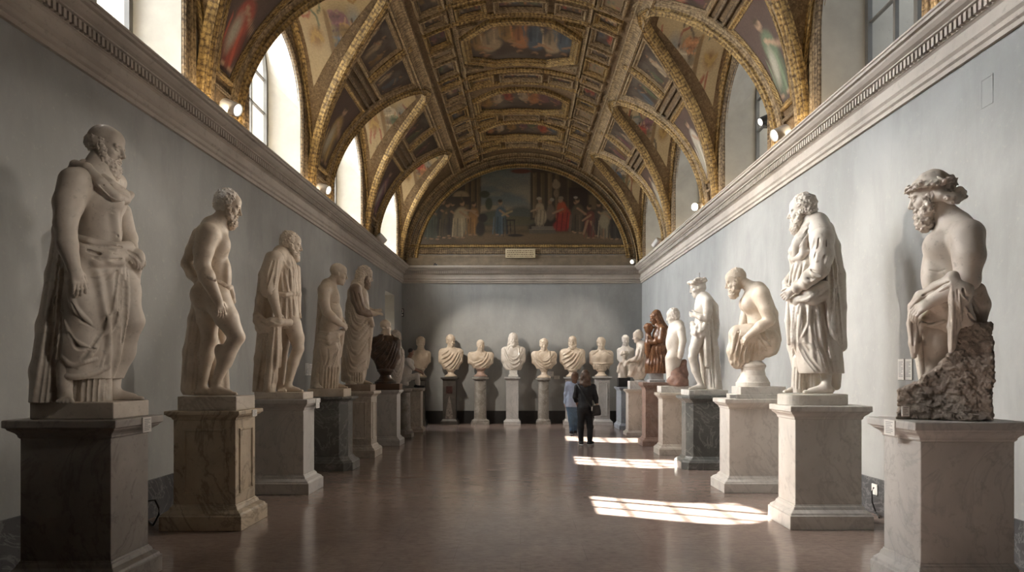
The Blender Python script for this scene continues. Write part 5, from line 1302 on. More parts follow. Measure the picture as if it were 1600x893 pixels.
def statue_long_hair():
    s = Sculpt(557, 600, 13.25, .013, (532, 409, 600, 601.5), -.36, .36, head=(411, 452, .6))
    s.limb([(558, 490, -.06, 8), (552, 550, -.08, 7), (545, 592, -.1, 4)], .03); s.limb([(562, 490, .04, 8), (565, 550, .03, 7), (566, 592, .02, 4)], .03); s.limb([(556, 450, -.15, 9), (559, 445, 0, 10), (557, 450, .15, 9)], .05); s.limb([(560, 450, 0, 9), (565, 441, 0, 6.5), (569, 433, 0, 6)], .03); s.ell(562, 475, 0, (13, .17, 30), .04)
    s.limb([(558, 452, -.16, 7), (564, 484, -.2, 6), (572, 488, -.20, 5.5)], .02); s.limb([(560, 452, .15, 7), (566, 482, .16, 6), (576, 484, .14, 5)], .02); s.limb([(572, 488, -.20, 5.5), (585, 490, -.18, 4)], .02); s.hand(s.P(584, 490, -.18), (1, .05, .08), (0, .6, -.8), .19, 12, 1.2, 1); s.limb([(576, 484, .14, 5), (584, 486, .12, 3.6)], .02); s.hand(s.P(583, 486, .12), (1, .1, .25), (0, -.6, -.8), .18, 12, 1.2, -1)
    s.foot(s.P(545, 593, -.10), (.6, -1, 0), .27, 1); s.foot(s.P(566, 593, .02), (1, -.3, 0), .28, -1); s.limb([(545, 580, -.1, 5), (545, 594, -.1, 4)], .02); s.limb([(566, 580, .02, 5), (566, 594, .02, 4)], .02)
    s.head(s.P(570.5, 431.5, 0), .385, yaw=4, pitch=12, hair='long', beard=.55, seed=8, knob=.06)
    s.layer('sleeve'); s.limb([(555, 452, -.19, 9.5), (558, 468, -.22, 9.5), (564, 484, -.23, 8)], .03); s.limb([(564, 484, -.23, 8), (574, 489, -.20, 6), (579, 490, -.18, 5.4)], .02)
    for p in ([(552, 455), (556, 470), (562, 484)], [(560, 458), (564, 472), (568, 484)]): s.fold(p, 1.6, op='cut')
    s.layer('cloth')
    s.ell(561, 470, 0, (16, .18, 26), .04); s.limb([(560, 480, 0, 17), (560, 520, 0, 18.5), (558, 556, 0, 18.5), (553, 584, -.01, 18)], .05); s.limb([(560, 560, 0, 14), (558, 594, 0, 11)], .05); s.limb([(550, 455, .06, 7), (546, 490, .06, 7), (542, 540, .04, 7), (538, 590, 0, 7)], .03)
    s.clip_above(s.P(560, 449, 0)[2]); s.limb([(578, 488, -.16, 4), (579, 500, -.14, 4), (582, 508, -.12, 2.5)], .015); s.limb([(578, 505, -.06, 5), (577, 545, -.05, 4), (573, 573, -.04, 3.5)], .02)
    s.drape(s.P(559, 520)[0], 0, 6, 15, .012, 7, s.P(559, 596)[2], s.P(559, 452)[2], .6)
    U = [[(546, 470), (550, 496), (562, 506), (577, 486)], [(545, 486), (549, 508), (560, 514), (578, 496)], [(544, 505), (549, 524), (560, 528), (578, 505)], [(543, 525), (549, 548), (560, 551), (577, 522)], [(542, 540), (547, 563), (555, 569), (572, 556)], [(538, 556), (545, 580), (555, 583), (568, 572)], [(551, 458), (548, 476), (556, 498), (572, 500)]]
    for p in U: s.fold(p, 2.5, n=18)
    for p in U: s.fold([(a, b + 5.5) for a, b in p], 1.9, op='cut', n=18)
    for x in (549, 553, 557, 561, 565): s.fold([(x, 583), (x, 590), (x, 596)], 1.4, op='cut', taper=False)
    r = s.root('long_haired_statue', 'robed marble statue with long wavy hair, both forearms held out', 'statue', 'statues')
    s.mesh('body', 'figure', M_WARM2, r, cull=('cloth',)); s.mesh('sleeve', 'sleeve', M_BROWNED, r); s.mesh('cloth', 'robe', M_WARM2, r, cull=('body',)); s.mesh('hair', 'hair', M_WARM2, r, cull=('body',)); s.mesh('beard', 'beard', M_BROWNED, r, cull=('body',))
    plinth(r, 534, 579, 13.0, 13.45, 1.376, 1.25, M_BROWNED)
statue_long_hair()
# ================================================================== STATUES ON THE RIGHT
def wreath(s, g, r, n, layer='wreath', seed=0, tilt=.0, zc=.27, leaf=.075, H=.35, xr=.46, yr=.40, cx=-.06, plump=.32):
    """Ring of leaves and berries round a head (g maps head units to local points)."""
    s.layer(layer); R = random.Random(seed); P = []
    for i in range(25):
        a = 2 * math.pi * i / 24; P.append(g(cx + xr * math.cos(a), yr * math.sin(a), zc + tilt * math.cos(a)))
    for a, b in zip(P[:-1], P[1:]): s.capw(a, b, r * H * .42, r * H * .42, .006)
    for i in range(2 * n):
        a = 2 * math.pi * (i + R.uniform(-.3, .3)) / (2 * n); k = R.uniform(.93, 1.14)
        c = g(cx + xr * k * math.cos(a), yr * k * math.sin(a), zc + tilt * math.cos(a) + R.uniform(-.06, .07))
        s.ellw(c, np.array((leaf, leaf * (.3 + .6 * plump), leaf * plump)) * H, .003, rot3('Z', R.uniform(0, 180)) @ rot3('Y', R.uniform(-60, 60)))
    s.layer('body')

def statue_rock():
    s = Sculpt(1477, 654, 5.02, .0066, (1396, 258, 1560, 656.5), -.36, .40, head=(262, 362, .65))
    # half figure rising from the rock
    s.ell(1490, 470, .02, (38, .165, 40)); s.ell(1483, 425, .02, (40, .165, 50), .05); s.ell(1487, 388, .02, (44, .20, 44), .05, tilt=8)
    s.limb([(1510, 367, -.15, 27), (1492, 353, 0, 25), (1478, 372, .18, 24)], .05); s.limb([(1492, 358, 0, 26), (1480, 338, 0, 19), (1466, 318, 0, 18)], .04)
    s.ell(1466, 384, -.10, (24, .07, 20), .05, tilt=-16); s.ell(1458, 384, .08, (17, .08, 18), .05); s.fold([(1450, 398), (1465, 401), (1484, 396)], 3.0, op='cut'); s.ell(1455, 430, -.02, (16, .11, 34), .05)
    s.fold([(1452, 422), (1466, 425), (1476, 421)], 1.8, op='cut'); s.fold([(1488, 372), (1491, 400), (1494, 425)], 3, op='cut')
    s.limb([(1511, 368, -.19, 27.5), (1514, 400, -.23, 24.5), (1510, 437, -.24, 20)], .03); s.limb([(1512, 437, -.24, 20), (1490, 450, -.26, 19), (1458, 468, -.25, 12)], .02)
    s.hand(s.P(1459, 468, -.25), (-.85, .02, -.55), (.2, .75, -.75), .225, 30, .7, -1)
    s.limb([(1464, 500, .0, 34), (1462, 540, -.0, 30), (1458, 600, .02, 22)], .04); s.limb([(1446, 500, .12, 18), (1440, 550, .12, 13), (1446, 590, .1, 12)], .03)
    g = s.head(s.P(1453, 307, 0), .355, yaw=183, pitch=10, hair='cap', beard=1.1, seed=12)
    s.layer('beard'); s.limb([(1446, 335, -.03, 14), (1440, 348, -.02, 9)], .02); s.curls(40, .016, 3)
    wreath(s, g, .10, 46, H=.36, tilt=.02, zc=.20, leaf=.085, xr=.46, yr=.40)
    s.layer('hair'); s.limb([(1470, 305, -.10, 8), (1488, 310, -.08, 10), (1500, 306, -.02, 10)], .015); s.ell(1499, 303, 0, (10, .06, 12), .01); s.curls(26, .02, 6, mask=lambda P: P[:, 0] > s.P(1478, 300)[0])
    # mantle over the forearm
    s.layer('cloth')
    s.limb([(1500, 462, -.14, 24), (1512, 470, -.05, 26), (1512, 500, .02, 24)], .04); s.limb([(1470, 470, -.16, 22), (1488, 500, -.08, 24), (1500, 508, .0, 28)], .04)
    s.limb([(1528, 452, -.12, 10), (1531, 476, -.10, 13), (1528, 500, -.02, 13)], .03); s.limb([(1490, 436, -.27, 15), (1504, 456, -.28, 15), (1512, 440, -.26, 14)], .02)
    s.limb([(1487, 432, -.30, 8), (1492, 470, -.30, 10), (1490, 510, -.24, 11), (1487, 552, -.20, 5)], .02, flat=None)
    s.limb([(1486, 440, -.27, 12), (1462, 452, -.24, 13), (1440, 462, -.20, 11), (1426, 480, -.17, 8)], .02); s.limb([(1500, 470, -.24, 14), (1506, 500, -.18, 16), (1500, 520, -.12, 12)], .03)
    s.limb([(1424, 478, -.16, 7), (1424, 505, -.14, 9), (1428, 535, -.14, 9), (1428, 556, -.12, 5)], .015); s.limb([(1438, 498, -.06, 13), (1460, 498, -.10, 17), (1486, 494, -.08, 20)], .04); s.limb([(1440, 505, -.16, 6), (1436, 530, -.12, 5), (1442, 585, -.04, 5)], .02); s.ell(1420, 510, -.12, (4, .03, 12), .01)
    s.drape(s.P(1490, 480)[0], 0, 7, 12, .008, 9, s.P(1490, 540)[2], s.P(1490, 436)[2], .5)
    for p in ([(1490, 434), (1470, 444), (1446, 456), (1426, 476)], [(1492, 440), (1474, 452), (1452, 466)], [(1496, 430), (1500, 452), (1512, 470)], [(1504, 432), (1512, 448), (1524, 458)], [(1494, 440), (1499, 475), (1502, 500)], [(1487, 440), (1489, 480), (1487, 545)], [(1514, 470), (1522, 482), (1530, 492)], [(1508, 480), (1516, 496), (1526, 504)], [(1423, 482), (1421, 505), (1425, 530)], [(1430, 500), (1432, 520), (1430, 550)], [(1440, 504), (1455, 508), (1480, 500)]): s.fold(p, 3.2)
    for p in ([(1484, 440), (1462, 452), (1440, 462)], [(1500, 440), (1508, 462), (1524, 472)], [(1496, 452), (1498, 490), (1496, 520)], [(1519, 462), (1526, 476), (1533, 484)], [(1483, 470), (1484, 510), (1484, 540)], [(1427, 490), (1427, 515), (1427, 540)], [(1450, 512), (1465, 512), (1480, 507)], [(1512, 488), (1520, 500), (1528, 506)]): s.fold(p, 2.6, op='cut')
    # rough block left under the figure
    s.layer('rock'); poly = [(1402, 640), (1405, 609), (1420, 601), (1433, 598), (1450, 580), (1463, 571), (1478, 555), (1487, 546), (1490, 522), (1500, 513), (1526, 505), (1549, 503), (1552, 540), (1553, 656), (1402, 656)]
    yl, yh = -.215, .26; pl = np.array([s.P(x, y, yl)[[0, 2]] for x, y in poly])
    X, Z = np.meshgrid(s.ax[0], s.ax[2], indexing='ij'); ins = np.zeros(X.shape, bool); dist = np.full(X.shape, 9.0)
    for i in range(len(pl)):
        a, b = pl[i], pl[(i + 1) % len(pl)]; cond = (a[1] > Z) != (b[1] > Z)
        with np.errstate(all='ignore'): ins ^= cond & (X < (b[0] - a[0]) * (Z - a[1]) / (b[1] - a[1] + 1e-12) + a[0])
        d = b - a; t = np.clip(((X - a[0]) * d[0] + (Z - a[1]) * d[1]) / (d @ d), 0, 1); dist = np.minimum(dist, np.hypot(X - a[0] - t * d[0], Z - a[1] - t * d[1]))
    sd = np.where(ins, -dist, dist)[:, None, :]; y = s.ax[1][None, :, None]; sy = np.maximum(yl - y, y - yh)
    s.L['rock'] = np.clip(np.maximum(sd, sy) + np.maximum(0, .02 - np.abs(sd - sy)) * .25, -TRUNC * 2, TRUNC).astype(np.float32)
    s.rough(.009, 16, 3); s.rough(.007, 45, 4); s.rough(.005, 95, 5); s.rough(.004, 170, 6); s.rough(.003, 260, 7); s.cur = 'rock'; s.fold([(1433, 632), (1470, 641), (1528, 645)], 2.0, op='cut', n=22); s.fold([(1527, 620), (1529, 645)], 1.6, op='cut')
    r = s.root('rock_statue', 'bearded marble half figure in a leafy wreath rising from a rough rock block', 'statue', 'statues')
    s.mesh('body', 'figure', M_GREYM, r, cull=('rock',)); s.mesh('cloth', 'drapery', M_GREYM, r, cull=('rock', 'body')); s.mesh('hair', 'hair', M_GREYM, r, cull=('body',)); s.mesh('beard', 'beard', M_GREYM, r, cull=('body',)); s.mesh('wreath', 'wreath', M_GREYM, r, cull=('body',)); s.mesh('rock', 'rock', M_ROCK, r)
    return s, r
_s, _r = statue_rock()
P_ = PEDS['R5']

def statue_robed():
    s = Sculpt(1275, 614, 7.30, .0078, (1214, 293, 1330, 616), -.38, .42, head=(296, 368, .62))
    s.ell(1268, 400, 0, (33, .20, 54)); s.limb([(1282, 366, -.17, 20), (1274, 352, 0, 21), (1266, 368, .17, 18)], .05); s.limb([(1274, 358, 0, 19), (1265, 344, 0, 14), (1256, 330, 0, 13)], .03)
    s.limb([(1266, 440, 0, 20), (1272, 520, 0, 12), (1288, 580, -.05, 9)], .03); s.limb([(1262, 440, .05, 18), (1256, 520, .08, 12), (1252, 580, .12, 9)], .03); s.limb([(1282, 372, -.18, 16), (1281, 418, -.24, 12), (1262, 437, -.24, 9)], .02); s.limb([(1266, 372, .18, 14), (1254, 412, .16, 11), (1242, 425, .1, 8)], .02); s.hand(s.P(1241, 451, -.20), (-.75, .12, -.55), (.2, .9, .1), .20, 42, .6, -1); s.limb([(1262, 437, -.24, 9), (1241, 451, -.2, 7)], .015); s.hand(s.P(1228, 440, .02), (-.1, -.2, -1), (.7, .5, 0), .19, 40, .6, 1); s.limb([(1242, 425, .1, 8), (1228, 441, .02, 6.5)], .015)
    s.foot(s.P(1289, 602, -.09), (-1, -.12, 0), .29, 1); s.limb([(1292, 575, -.06, 9), (1291, 602, -.09, 7.5)], .02); s.foot(s.P(1252, 600, .12), (-1, -.5, 0), .28, 1); s.limb([(1252, 570, .12, 9), (1252, 602, .12, 7)], .02)
    s.head(s.P(1253, 330, 0), .36, yaw=181, pitch=4, hair='curly', beard=1.0, seed=21)
    s.layer('tunic')                                           # long under-tunic
    s.ell(1266, 410, 0, (32, .21, 56), .05); s.limb([(1262, 455, 0, 29), (1268, 520, 0, 30), (1276, 572, -.01, 30)], .05)
    s.limb([(1256, 470, -.02, 25), (1254, 530, -.06, 15)], .06); s.ell(1248, 531, -.08, (9, .07, 11), .04); s.limb([(1250, 532, -.07, 13), (1270, 570, -.06, 13), (1282, 590, -.06, 12)], .05); s.limb([(1296, 520, -.02, 17), (1302, 580, -.02, 17)], .05)
    s.limb([(1240, 470, .10, 10), (1241, 540, .10, 11), (1246, 572, .1, 10)], .04)
    zc = s.P(1275, 583, 0)[2]; s.clip_below(zc)
    s.ell(1284, 375, -.17, (21, .10, 24), .04); s.limb([(1283, 372, -.22, 19), (1284, 400, -.26, 18), (1281, 420, -.27, 16)], .04); s.limb([(1281, 420, -.27, 16), (1262, 437, -.26, 12.5), (1246, 449, -.22, 9)], .025)
    s.limb([(1262, 360, -.10, 12), (1250, 380, -.16, 12), (1242, 400, -.10, 11)], .03)
    s.drape(s.P(1270, 480)[0], 0, 13, 4, .009, 12, s.P(1270, 583)[2], s.P(1270, 366)[2])
    T = [[(1252, 480), (1250, 505), (1246, 530)], [(1264, 478), (1263, 505), (1254, 525)], [(1270, 480), (1272, 520), (1284, 560), (1292, 580)], [(1278, 482), (1282, 525), (1293, 565), (1298, 580)], [(1286, 490), (1292, 535), (1303, 580)], [(1246, 536), (1258, 558), (1274, 580)], [(1256, 534), (1268, 540), (1277, 552)], [(1240, 480), (1238, 520), (1240, 560)], [(1248, 478), (1246, 500)]]
    for p in T: s.fold(p, 3.6, n=16)
    for p in ([(1268, 484), (1270, 515), (1280, 545), (1290, 580)], [(1274, 484), (1278, 525), (1290, 565), (1295, 582)], [(1282, 488), (1288, 530), (1300, 580)], [(1258, 482), (1258, 506), (1250, 525)], [(1250, 545), (1262, 565), (1276, 582)], [(1244, 490), (1243, 520), (1243, 560)], [(1252, 537), (1266, 560), (1284, 582)]): s.fold(p, 3.0, op='cut', n=16)
    for p in ([(1276, 360), (1270, 385), (1266, 405)], [(1286, 362), (1284, 390), (1276, 408)], [(1295, 370), (1294, 395), (1290, 412)], [(1266, 420), (1272, 430), (1284, 432)], [(1252, 436), (1262, 441), (1274, 436)]): s.fold(p, 3.0)
    for p in ([(1281, 362), (1278, 386), (1272, 404)], [(1291, 368), (1290, 392), (1284, 410)], [(1262, 414), (1270, 424), (1282, 424)], [(1256, 432), (1266, 436), (1278, 430)]): s.fold(p, 1.5, op='cut')
    for p in ([(1246, 412), (1242, 430), (1238, 445)], [(1252, 412), (1248, 430), (1246, 440)], [(1258, 412), (1255, 428), (1252, 438)], [(1240, 412), (1236, 430), (1233, 444)]): s.fold(p, 2.4)
    s.layer('mantle')
    s.limb([(1243, 404, -.12, 8), (1240, 392, -.13, 9), (1250, 372, -.15, 9), (1264, 354, -.12, 8), (1276, 347, -.04, 8), (1286, 350, .02, 9), (1294, 358, .06, 8)], .015); s.limb([(1242, 404, -.13, 7), (1252, 400, -.18, 7), (1262, 392, -.2, 6)], .012); s.limb([(1262, 360, -.17, 6), (1256, 380, -.2, 7), (1254, 398, -.2, 6)], .015)
    s.limb([(1292, 355, .06, 10), (1302, 385, .06, 12), (1307, 430, .04, 13), (1309, 480, .02, 13), (1313, 540, .0, 11)], .03); s.limb([(1295, 380, -.06, 8), (1299, 420, -.10, 9), (1297, 470, -.10, 9), (1299, 520, -.10, 8)], .03); s.limb([(1302, 470, -.04, 11), (1305, 520, -.04, 12), (1308, 534, -.02, 11)], .03)
    s.limb([(1300, 540, .10, 12), (1304, 575, .10, 12), (1306, 602, .10, 8)], .03); s.limb([(1296, 462, -.16, 8), (1270, 468, -.185, 8), (1246, 470, -.14, 7), (1234, 464, -.08, 6)], .05); s.limb([(1286, 446, -.19, 9), (1266, 458, -.195, 9), (1246, 466, -.15, 7)], .05); s.limb([(1233, 470, -.06, 5), (1232, 500, -.04, 5), (1233, 536, -.03, 4)], .02)
    s.drape(s.P(1290, 460)[0], -.0, 8, 5, .007, 10, s.P(1290, 545)[2], s.P(1290, 352)[2])
    for p in ([(1294, 365), (1303, 400), (1309, 460), (1316, 535)], [(1298, 385), (1301, 430), (1302, 480), (1304, 530)], [(1292, 385), (1295, 430), (1294, 480), (1296, 515)], [(1272, 352), (1262, 366), (1250, 385)], [(1278, 456), (1262, 468), (1246, 470)], [(1300, 515), (1305, 530), (1310, 540)]): s.fold(p, 3.0, n=18)
    for p in ([(1297, 375), (1305, 420), (1310, 480), (1316, 536)], [(1295, 395), (1298, 440), (1298, 500)], [(1268, 352), (1258, 366), (1247, 384)], [(1302, 400), (1305, 450), (1307, 520)], [(1286, 458), (1268, 468), (1248, 474)]): s.fold(p, 2.6, op='cut', n=18)
    s.layer('skirt'); s.limb([(1250, 560, .06, 12), (1247, 612, .08, 12)], .03); s.limb([(1268, 570, .08, 14), (1272, 605, .10, 11)], .03)
    for x in (1241, 1247, 1253, 1262, 1270): s.fold([(x + 1, 575), (x, 606)], 2.0, op='cut', taper=False)
    r = s.root('robed_statue', 'white marble bearded statue in a long robe and mantle, sunlit on the right', 'statue', 'statues')
    s.mesh('body', 'figure', M_WHITE, r, cull=('tunic', 'mantle')); s.mesh('tunic', 'tunic', M_WHITE, r, cull=('body', 'mantle')); s.mesh('mantle', 'mantle', M_WHITE, r); s.mesh('skirt', 'underskirt', M_WHITE, r, cull=('tunic',)); s.mesh('hair', 'hair', M_WHITE, r, cull=('body',)); s.mesh('beard', 'beard', M_WHITE, r, cull=('body',))
    plinth(r, 1230, 1334, 7.08, 7.48, 1.375, 1.26, M_WHITE, True)
statue_robed()

def statue_crouching():
    s = Sculpt(1176, 603, 9.48, .0098, (1128, 412, 1224, 605), -.36, .40, head=(414, 462, .62))
    s.limb([(1185, 478, .0, 19), (1196, 515, .02, 18)], .05); s.ell(1178, 474, 0, (19, .19, 24), .05, tilt=-18); s.ell(1201, 532, 0, (17, .18, 24), .05); s.ell(1186, 505, 0, (18, .15, 24), .05, tilt=-14)
    s.limb([(1190, 461, -.17, 13), (1183, 455, 0, 15), (1174, 470, .18, 12)], .05); s.limb([(1184, 458, 0, 13), (1172, 448, 0, 9.5), (1160, 440, 0, 9)], .03); s.limb([(1194, 458, 0, 9), (1207, 490, 0, 8), (1214, 530, 0, 7)], .04)
    s.ell(1169, 477, -.10, (10, .07, 11), .05, tilt=-25); s.ell(1163, 475, .08, (9, .07, 11), .05); s.fold([(1158, 485), (1168, 488), (1178, 482)], 1.6, op='cut')
    s.limb([(1190, 462, -.20, 13.5), (1197, 482, -.24, 11), (1202, 500, -.24, 9)], .025); s.limb([(1202, 500, -.24, 9), (1188, 510, -.26, 8.8), (1171, 523, -.25, 5.8)], .02); s.hand(s.P(1171, 522, -.25), (-.7, .02, -.65), (.3, .8, -.5), .20, 32, .7, -1)
    s.limb([(1170, 474, .2, 11), (1165, 496, .2, 9), (1159, 516, .08, 7)], .025); s.hand(s.P(1160, 514, .06), (-.3, -.4, -.8), (.5, .6, -.5), .19, 40, .6, 1)
    s.head(s.P(1149.5, 439.5, 0), .372, yaw=183, pitch=14, hair='crop', beard=.35, seed=31)
    s.layer('cloth'); s.limb([(1200, 530, -.06, 18), (1172, 522, -.12, 17), (1153, 520, -.12, 13)], .05); s.limb([(1196, 528, .10, 18), (1165, 520, .12, 16)], .05)
    s.limb([(1155, 522, -.08, 14), (1149, 548, -.08, 13), (1152, 566, -.05, 11)], .05); s.limb([(1168, 530, -.06, 18), (1164, 556, -.04, 15)], .06); s.limb([(1188, 535, 0, 19), (1178, 558, 0, 14)], .06); s.limb([(1150, 525, .1, 13), (1148, 560, .1, 11)], .05); s.ell(1203, 535, 0, (15, .19, 22), .05)
    a, b = s.P(1154, 577, 0), s.P(1216, 551, 0); d = b - a; s.halfspace(a, (d[2], 0, -d[0]))
    for x0, y0, x1, y1 in ((1153, 512, 1141, 560), (1157, 520, 1148, 568), (1162, 530, 1154, 572), (1168, 535, 1162, 570), (1174, 536, 1170, 567), (1180, 534, 1178, 562), (1186, 530, 1188, 556), (1186, 520, 1204, 541), (1190, 514, 1202, 530), (1182, 524, 1198, 548)): s.fold([(x0, y0), ((x0 + x1) / 2 - 1, (y0 + y1) / 2), (x1, y1)], 2.6)
    for x0, y0, x1, y1 in ((1155, 516, 1144, 566), (1160, 526, 1151, 571), (1165, 533, 1158, 571), (1171, 537, 1166, 568), (1177, 536, 1174, 565), (1183, 532, 1183, 558), (1184, 526, 1194, 550), (1187, 517, 1203, 536)): s.fold([(x0, y0), ((x0 + x1) / 2 - 1, (y0 + y1) / 2), (x1, y1)], 2.3, op='cut')
    s.drape(s.P(1176, 500)[0], 0, 16, 2, .008, 13, s.P(1176, 574)[2], s.P(1176, 512)[2])
    for i, (x, y) in enumerate(((1146, 530), (1143, 538), (1141, 547), (1141, 557), (1144, 567))): s.ellw(s.P(x, y, -.09), (.03, .06, .035), .01)
    s.layer('beads')
    for i in range(10):
        t = i / 9; s.ellw(s.P(1154 + 22 * t, 519 - 8 * t + 2 * math.sin(i), -.20 + .02 * math.sin(i * 2)), (.026, .03, .026), .003)
    r = s.root('crouching_statue', 'crouching bare backed old man in marble leaning forward over gathered cloth', 'statue', 'statues')
    s.mesh('body', 'figure', M_WARM2, r, cull=('cloth',)); s.mesh('cloth', 'drapery', M_WARM2, r, cull=('body',)); s.mesh('hair', 'hair', M_WARM2, r, cull=('body',)); s.mesh('beard', 'beard', M_WARM2, r, cull=('body',)); s.mesh('beads', 'string_of_beads', M_WARM2, r)
    c = s.C; z = lambda y: HC + (HY - y) * 9.5 / FX; sx = lambda x: (x - CX) * 9.5 / FX
    mb = MB(); k = 9.5 / FX; mb.lathe(sx(1175.5), 9.48, [(z(603), 25.5 * k), (z(597), 25.5 * k), (z(595.5), 24 * k), (z(592), 22.5 * k), (z(586), 19 * k), (z(578), 17.5 * k), (z(574), 18.5 * k), (z(573), 19.5 * k), (z(570), 19.5 * k), (z(568.5), 18 * k), (z(562), 12 * k), (z(552), 10 * k)], 40)
    mb.build('socle', M_WHITE, r, smooth=False)
    mb = MB(); mb.box(sx(1147), sx(1216), 9.22, 9.62, 1.31, z(603)); bevel(mb.build('plinth', M_PED6, r), .006)
    mb = MB(); mb.box(sx(1139), sx(1192), 9.20, 9.62, 1.25, 1.31); mb.box(sx(1192), sx(1222), 9.21, 9.62, 1.25, 1.31); bevel(mb.build('base_slab', M_PED6, r), .006)
statue_crouching()

def statue_youth():
    s = Sculpt(1103, 608, 11.62, .0115, (1070, 430, 1136, 609.5), -.34, .38, head=(432, 468, .6))
    s.ell(1098, 480, 0, (13, .17, 26), .05); s.limb([(1104, 471, -.16, 8.5), (1101, 466, 0, 9.5), (1100, 472, .16, 8)], .04); s.limb([(1101, 468, 0, 8.5), (1095, 460, 0, 6), (1091, 453, 0, 5.6)], .02); s.ell(1096, 510, 0, (12, .15, 22), .05)
    s.ell(1091, 482, -.06, (6, .07, 7), .03); s.limb([(1105, 472, -.19, 8), (1106, 486, -.22, 7), (1104, 497, -.22, 6)], .02); s.limb([(1104, 497, -.22, 6), (1096, 496, -.22, 5.5), (1088, 492, -.18, 4)], .015); s.hand(s.P(1089, 492, -.17), (-.85, .3, .1), (.2, .8, .3), .19, 35, .6, -1)
    s.limb([(1092, 524, -.05, 11), (1085, 545, -.07, 8.5), (1082, 558, -.08, 6.8)], .03); s.limb([(1082, 558, -.08, 6.8), (1087, 578, -.07, 6.6), (1095, 600, -.05, 4.4)], .02); s.foot(s.P(1095, 600, -.05), (-1, -.25, 0), .28, 1)
    s.limb([(1100, 524, .08, 11), (1101, 560, .08, 8), (1101, 604, .08, 5)], .03); s.foot(s.P(1101, 602, .08), (-.9, -.3, 0), .27, 1)
    g = s.head(s.P(1090, 449.5, 0), .335, yaw=182, pitch=12, hair='wave', seed=41); wreath(s, g, .13, 34, H=.335, zc=.32, leaf=.085, xr=.46, yr=.43, seed=4, plump=.9)
    s.layer('drape'); s.limb([(1083, 510, -.05, 5), (1087, 520, -.14, 5.5), (1096, 516, -.19, 5), (1102, 506, -.2, 5)], .015); s.limb([(1082, 505, .0, 4), (1086, 513, -.12, 5), (1096, 509, -.18, 4.5)], .015); s.limb([(1083, 520, .02, 5), (1090, 526, -.12, 4), (1100, 522, -.18, 4)], .015)
    s.limb([(1106, 468, .04, 8), (1113, 480, .05, 9), (1115, 505, .04, 9), (1116, 522, .03, 8)], .03); s.limb([(1108, 505, .0, 9), (1112, 550, .02, 12), (1116, 606, .02, 13)], .04); s.limb([(1104, 505, -.14, 5), (1105, 545, -.12, 6), (1107, 568, -.1, 6)], .02); s.limb([(1108, 540, .04, 10), (1108, 612, .05, 9)], .04)
    for p in ([(1107, 505), (1109, 545), (1111, 575)], [(1112, 525), (1116, 560), (1121, 604)], [(1107, 550), (1109, 580), (1110, 604)], [(1112, 560), (1114, 585), (1116, 604)], [(1112, 470), (1118, 490), (1120, 515)], [(1084, 512), (1090, 519), (1100, 514)]): s.fold(p, 1.9)
    for p in ([(1105, 505), (1106, 540), (1107, 565)], [(1110, 525), (1113, 560), (1117, 604)], [(1109, 475), (1114, 492), (1116, 515)], [(1109, 560), (1111, 585), (1113, 604)], [(1085, 516), (1092, 522), (1101, 517)]): s.fold(p, 1.5, op='cut')
    s.layer('drape'); s.drape(s.P(1100, 540)[0], 0, 15, 2, .008, 14, s.P(1100, 606)[2], s.P(1100, 470)[2]); s.layer('body')
    r = s.root('wreathed_youth_statue', 'white marble youth in a flower wreath with a cloak down its back', 'statue', 'statues')
    s.mesh('body', 'figure', M_WHITE, r, cull=('drape',)); s.mesh('drape', 'cloak', M_WHITE, r); s.mesh('hair', 'hair', M_WHITE, r, cull=('body',)); s.mesh('wreath', 'wreath', M_WHITE, r, cull=('body',))
    t = s.P(1093, 433, 0); MB().tube([tuple(s.C + np.array((0, 0, t[2])) + np.array((t[0] * s.cp, -t[0] * s.sp, d))) for d in (-.02, .08)], .006).build('iron_pin', M_FRAME, r)
    plinth(r, 1076, 1138, 11.35, 11.9, 1.315, 1.22, M_PED6)
statue_youth()

def statue_torso():
    s = Sculpt(1058, 602.5, 13.5, .013, (1036, 478, 1080, 604), -.32, .34, head=(480, 512, .6))
    s.ell(1055, 525, 0, (13, .16, 26), .05); s.ell(1054, 556, 0, (12, .15, 24), .05); s.limb([(1062, 514, -.15, 7.5), (1060, 508, 0, 8.5), (1057, 514, .15, 7.5)], .04); s.limb([(1060, 510, 0, 7), (1055, 502, 0, 5), (1051, 496, 0, 4.8)], .02); s.ell(1047, 535, -.02, (7, .1, 14), .04)
    s.limb([(1064, 514, -.18, 7), (1067, 532, -.2, 5.6), (1064, 549, -.19, 4.8), (1063, 556, -.18, 4.4)], .02); s.limb([(1050, 560, -.04, 11), (1050, 590, -.02, 9)], .04)
    g = s.head(s.P(1051, 494.5, 0), .32, yaw=183, pitch=10, hair='curly', seed=51, knob=.07)
    s.layer('rock'); s.limb([(1057, 584, -.02, 13), (1060, 597, -.02, 16)], .05); s.limb([(1068, 566, 0, 5), (1066, 584, 0, 9), (1066, 600, 0, 9)], .04); s.ell(1050, 594, -.02, (8, .16, 9), .03); s.rough(.016, 18, 4); s.rough(.01, 40, 5)
    r = s.root('torso_statue', 'white marble nude torso with curly hair growing out of red-brown rock', 'statue', 'statues')
    s.mesh('body', 'figure', M_WHITE, r, cull=('rock',)); s.mesh('hair', 'hair', M_WHITE, r, cull=('body',)); s.mesh('rock', 'rock', M_REDROCK, r)
    plinth(r, 1033, 1082, 13.32, 13.72, 1.34, 1.21, M_PED6)
statue_torso()

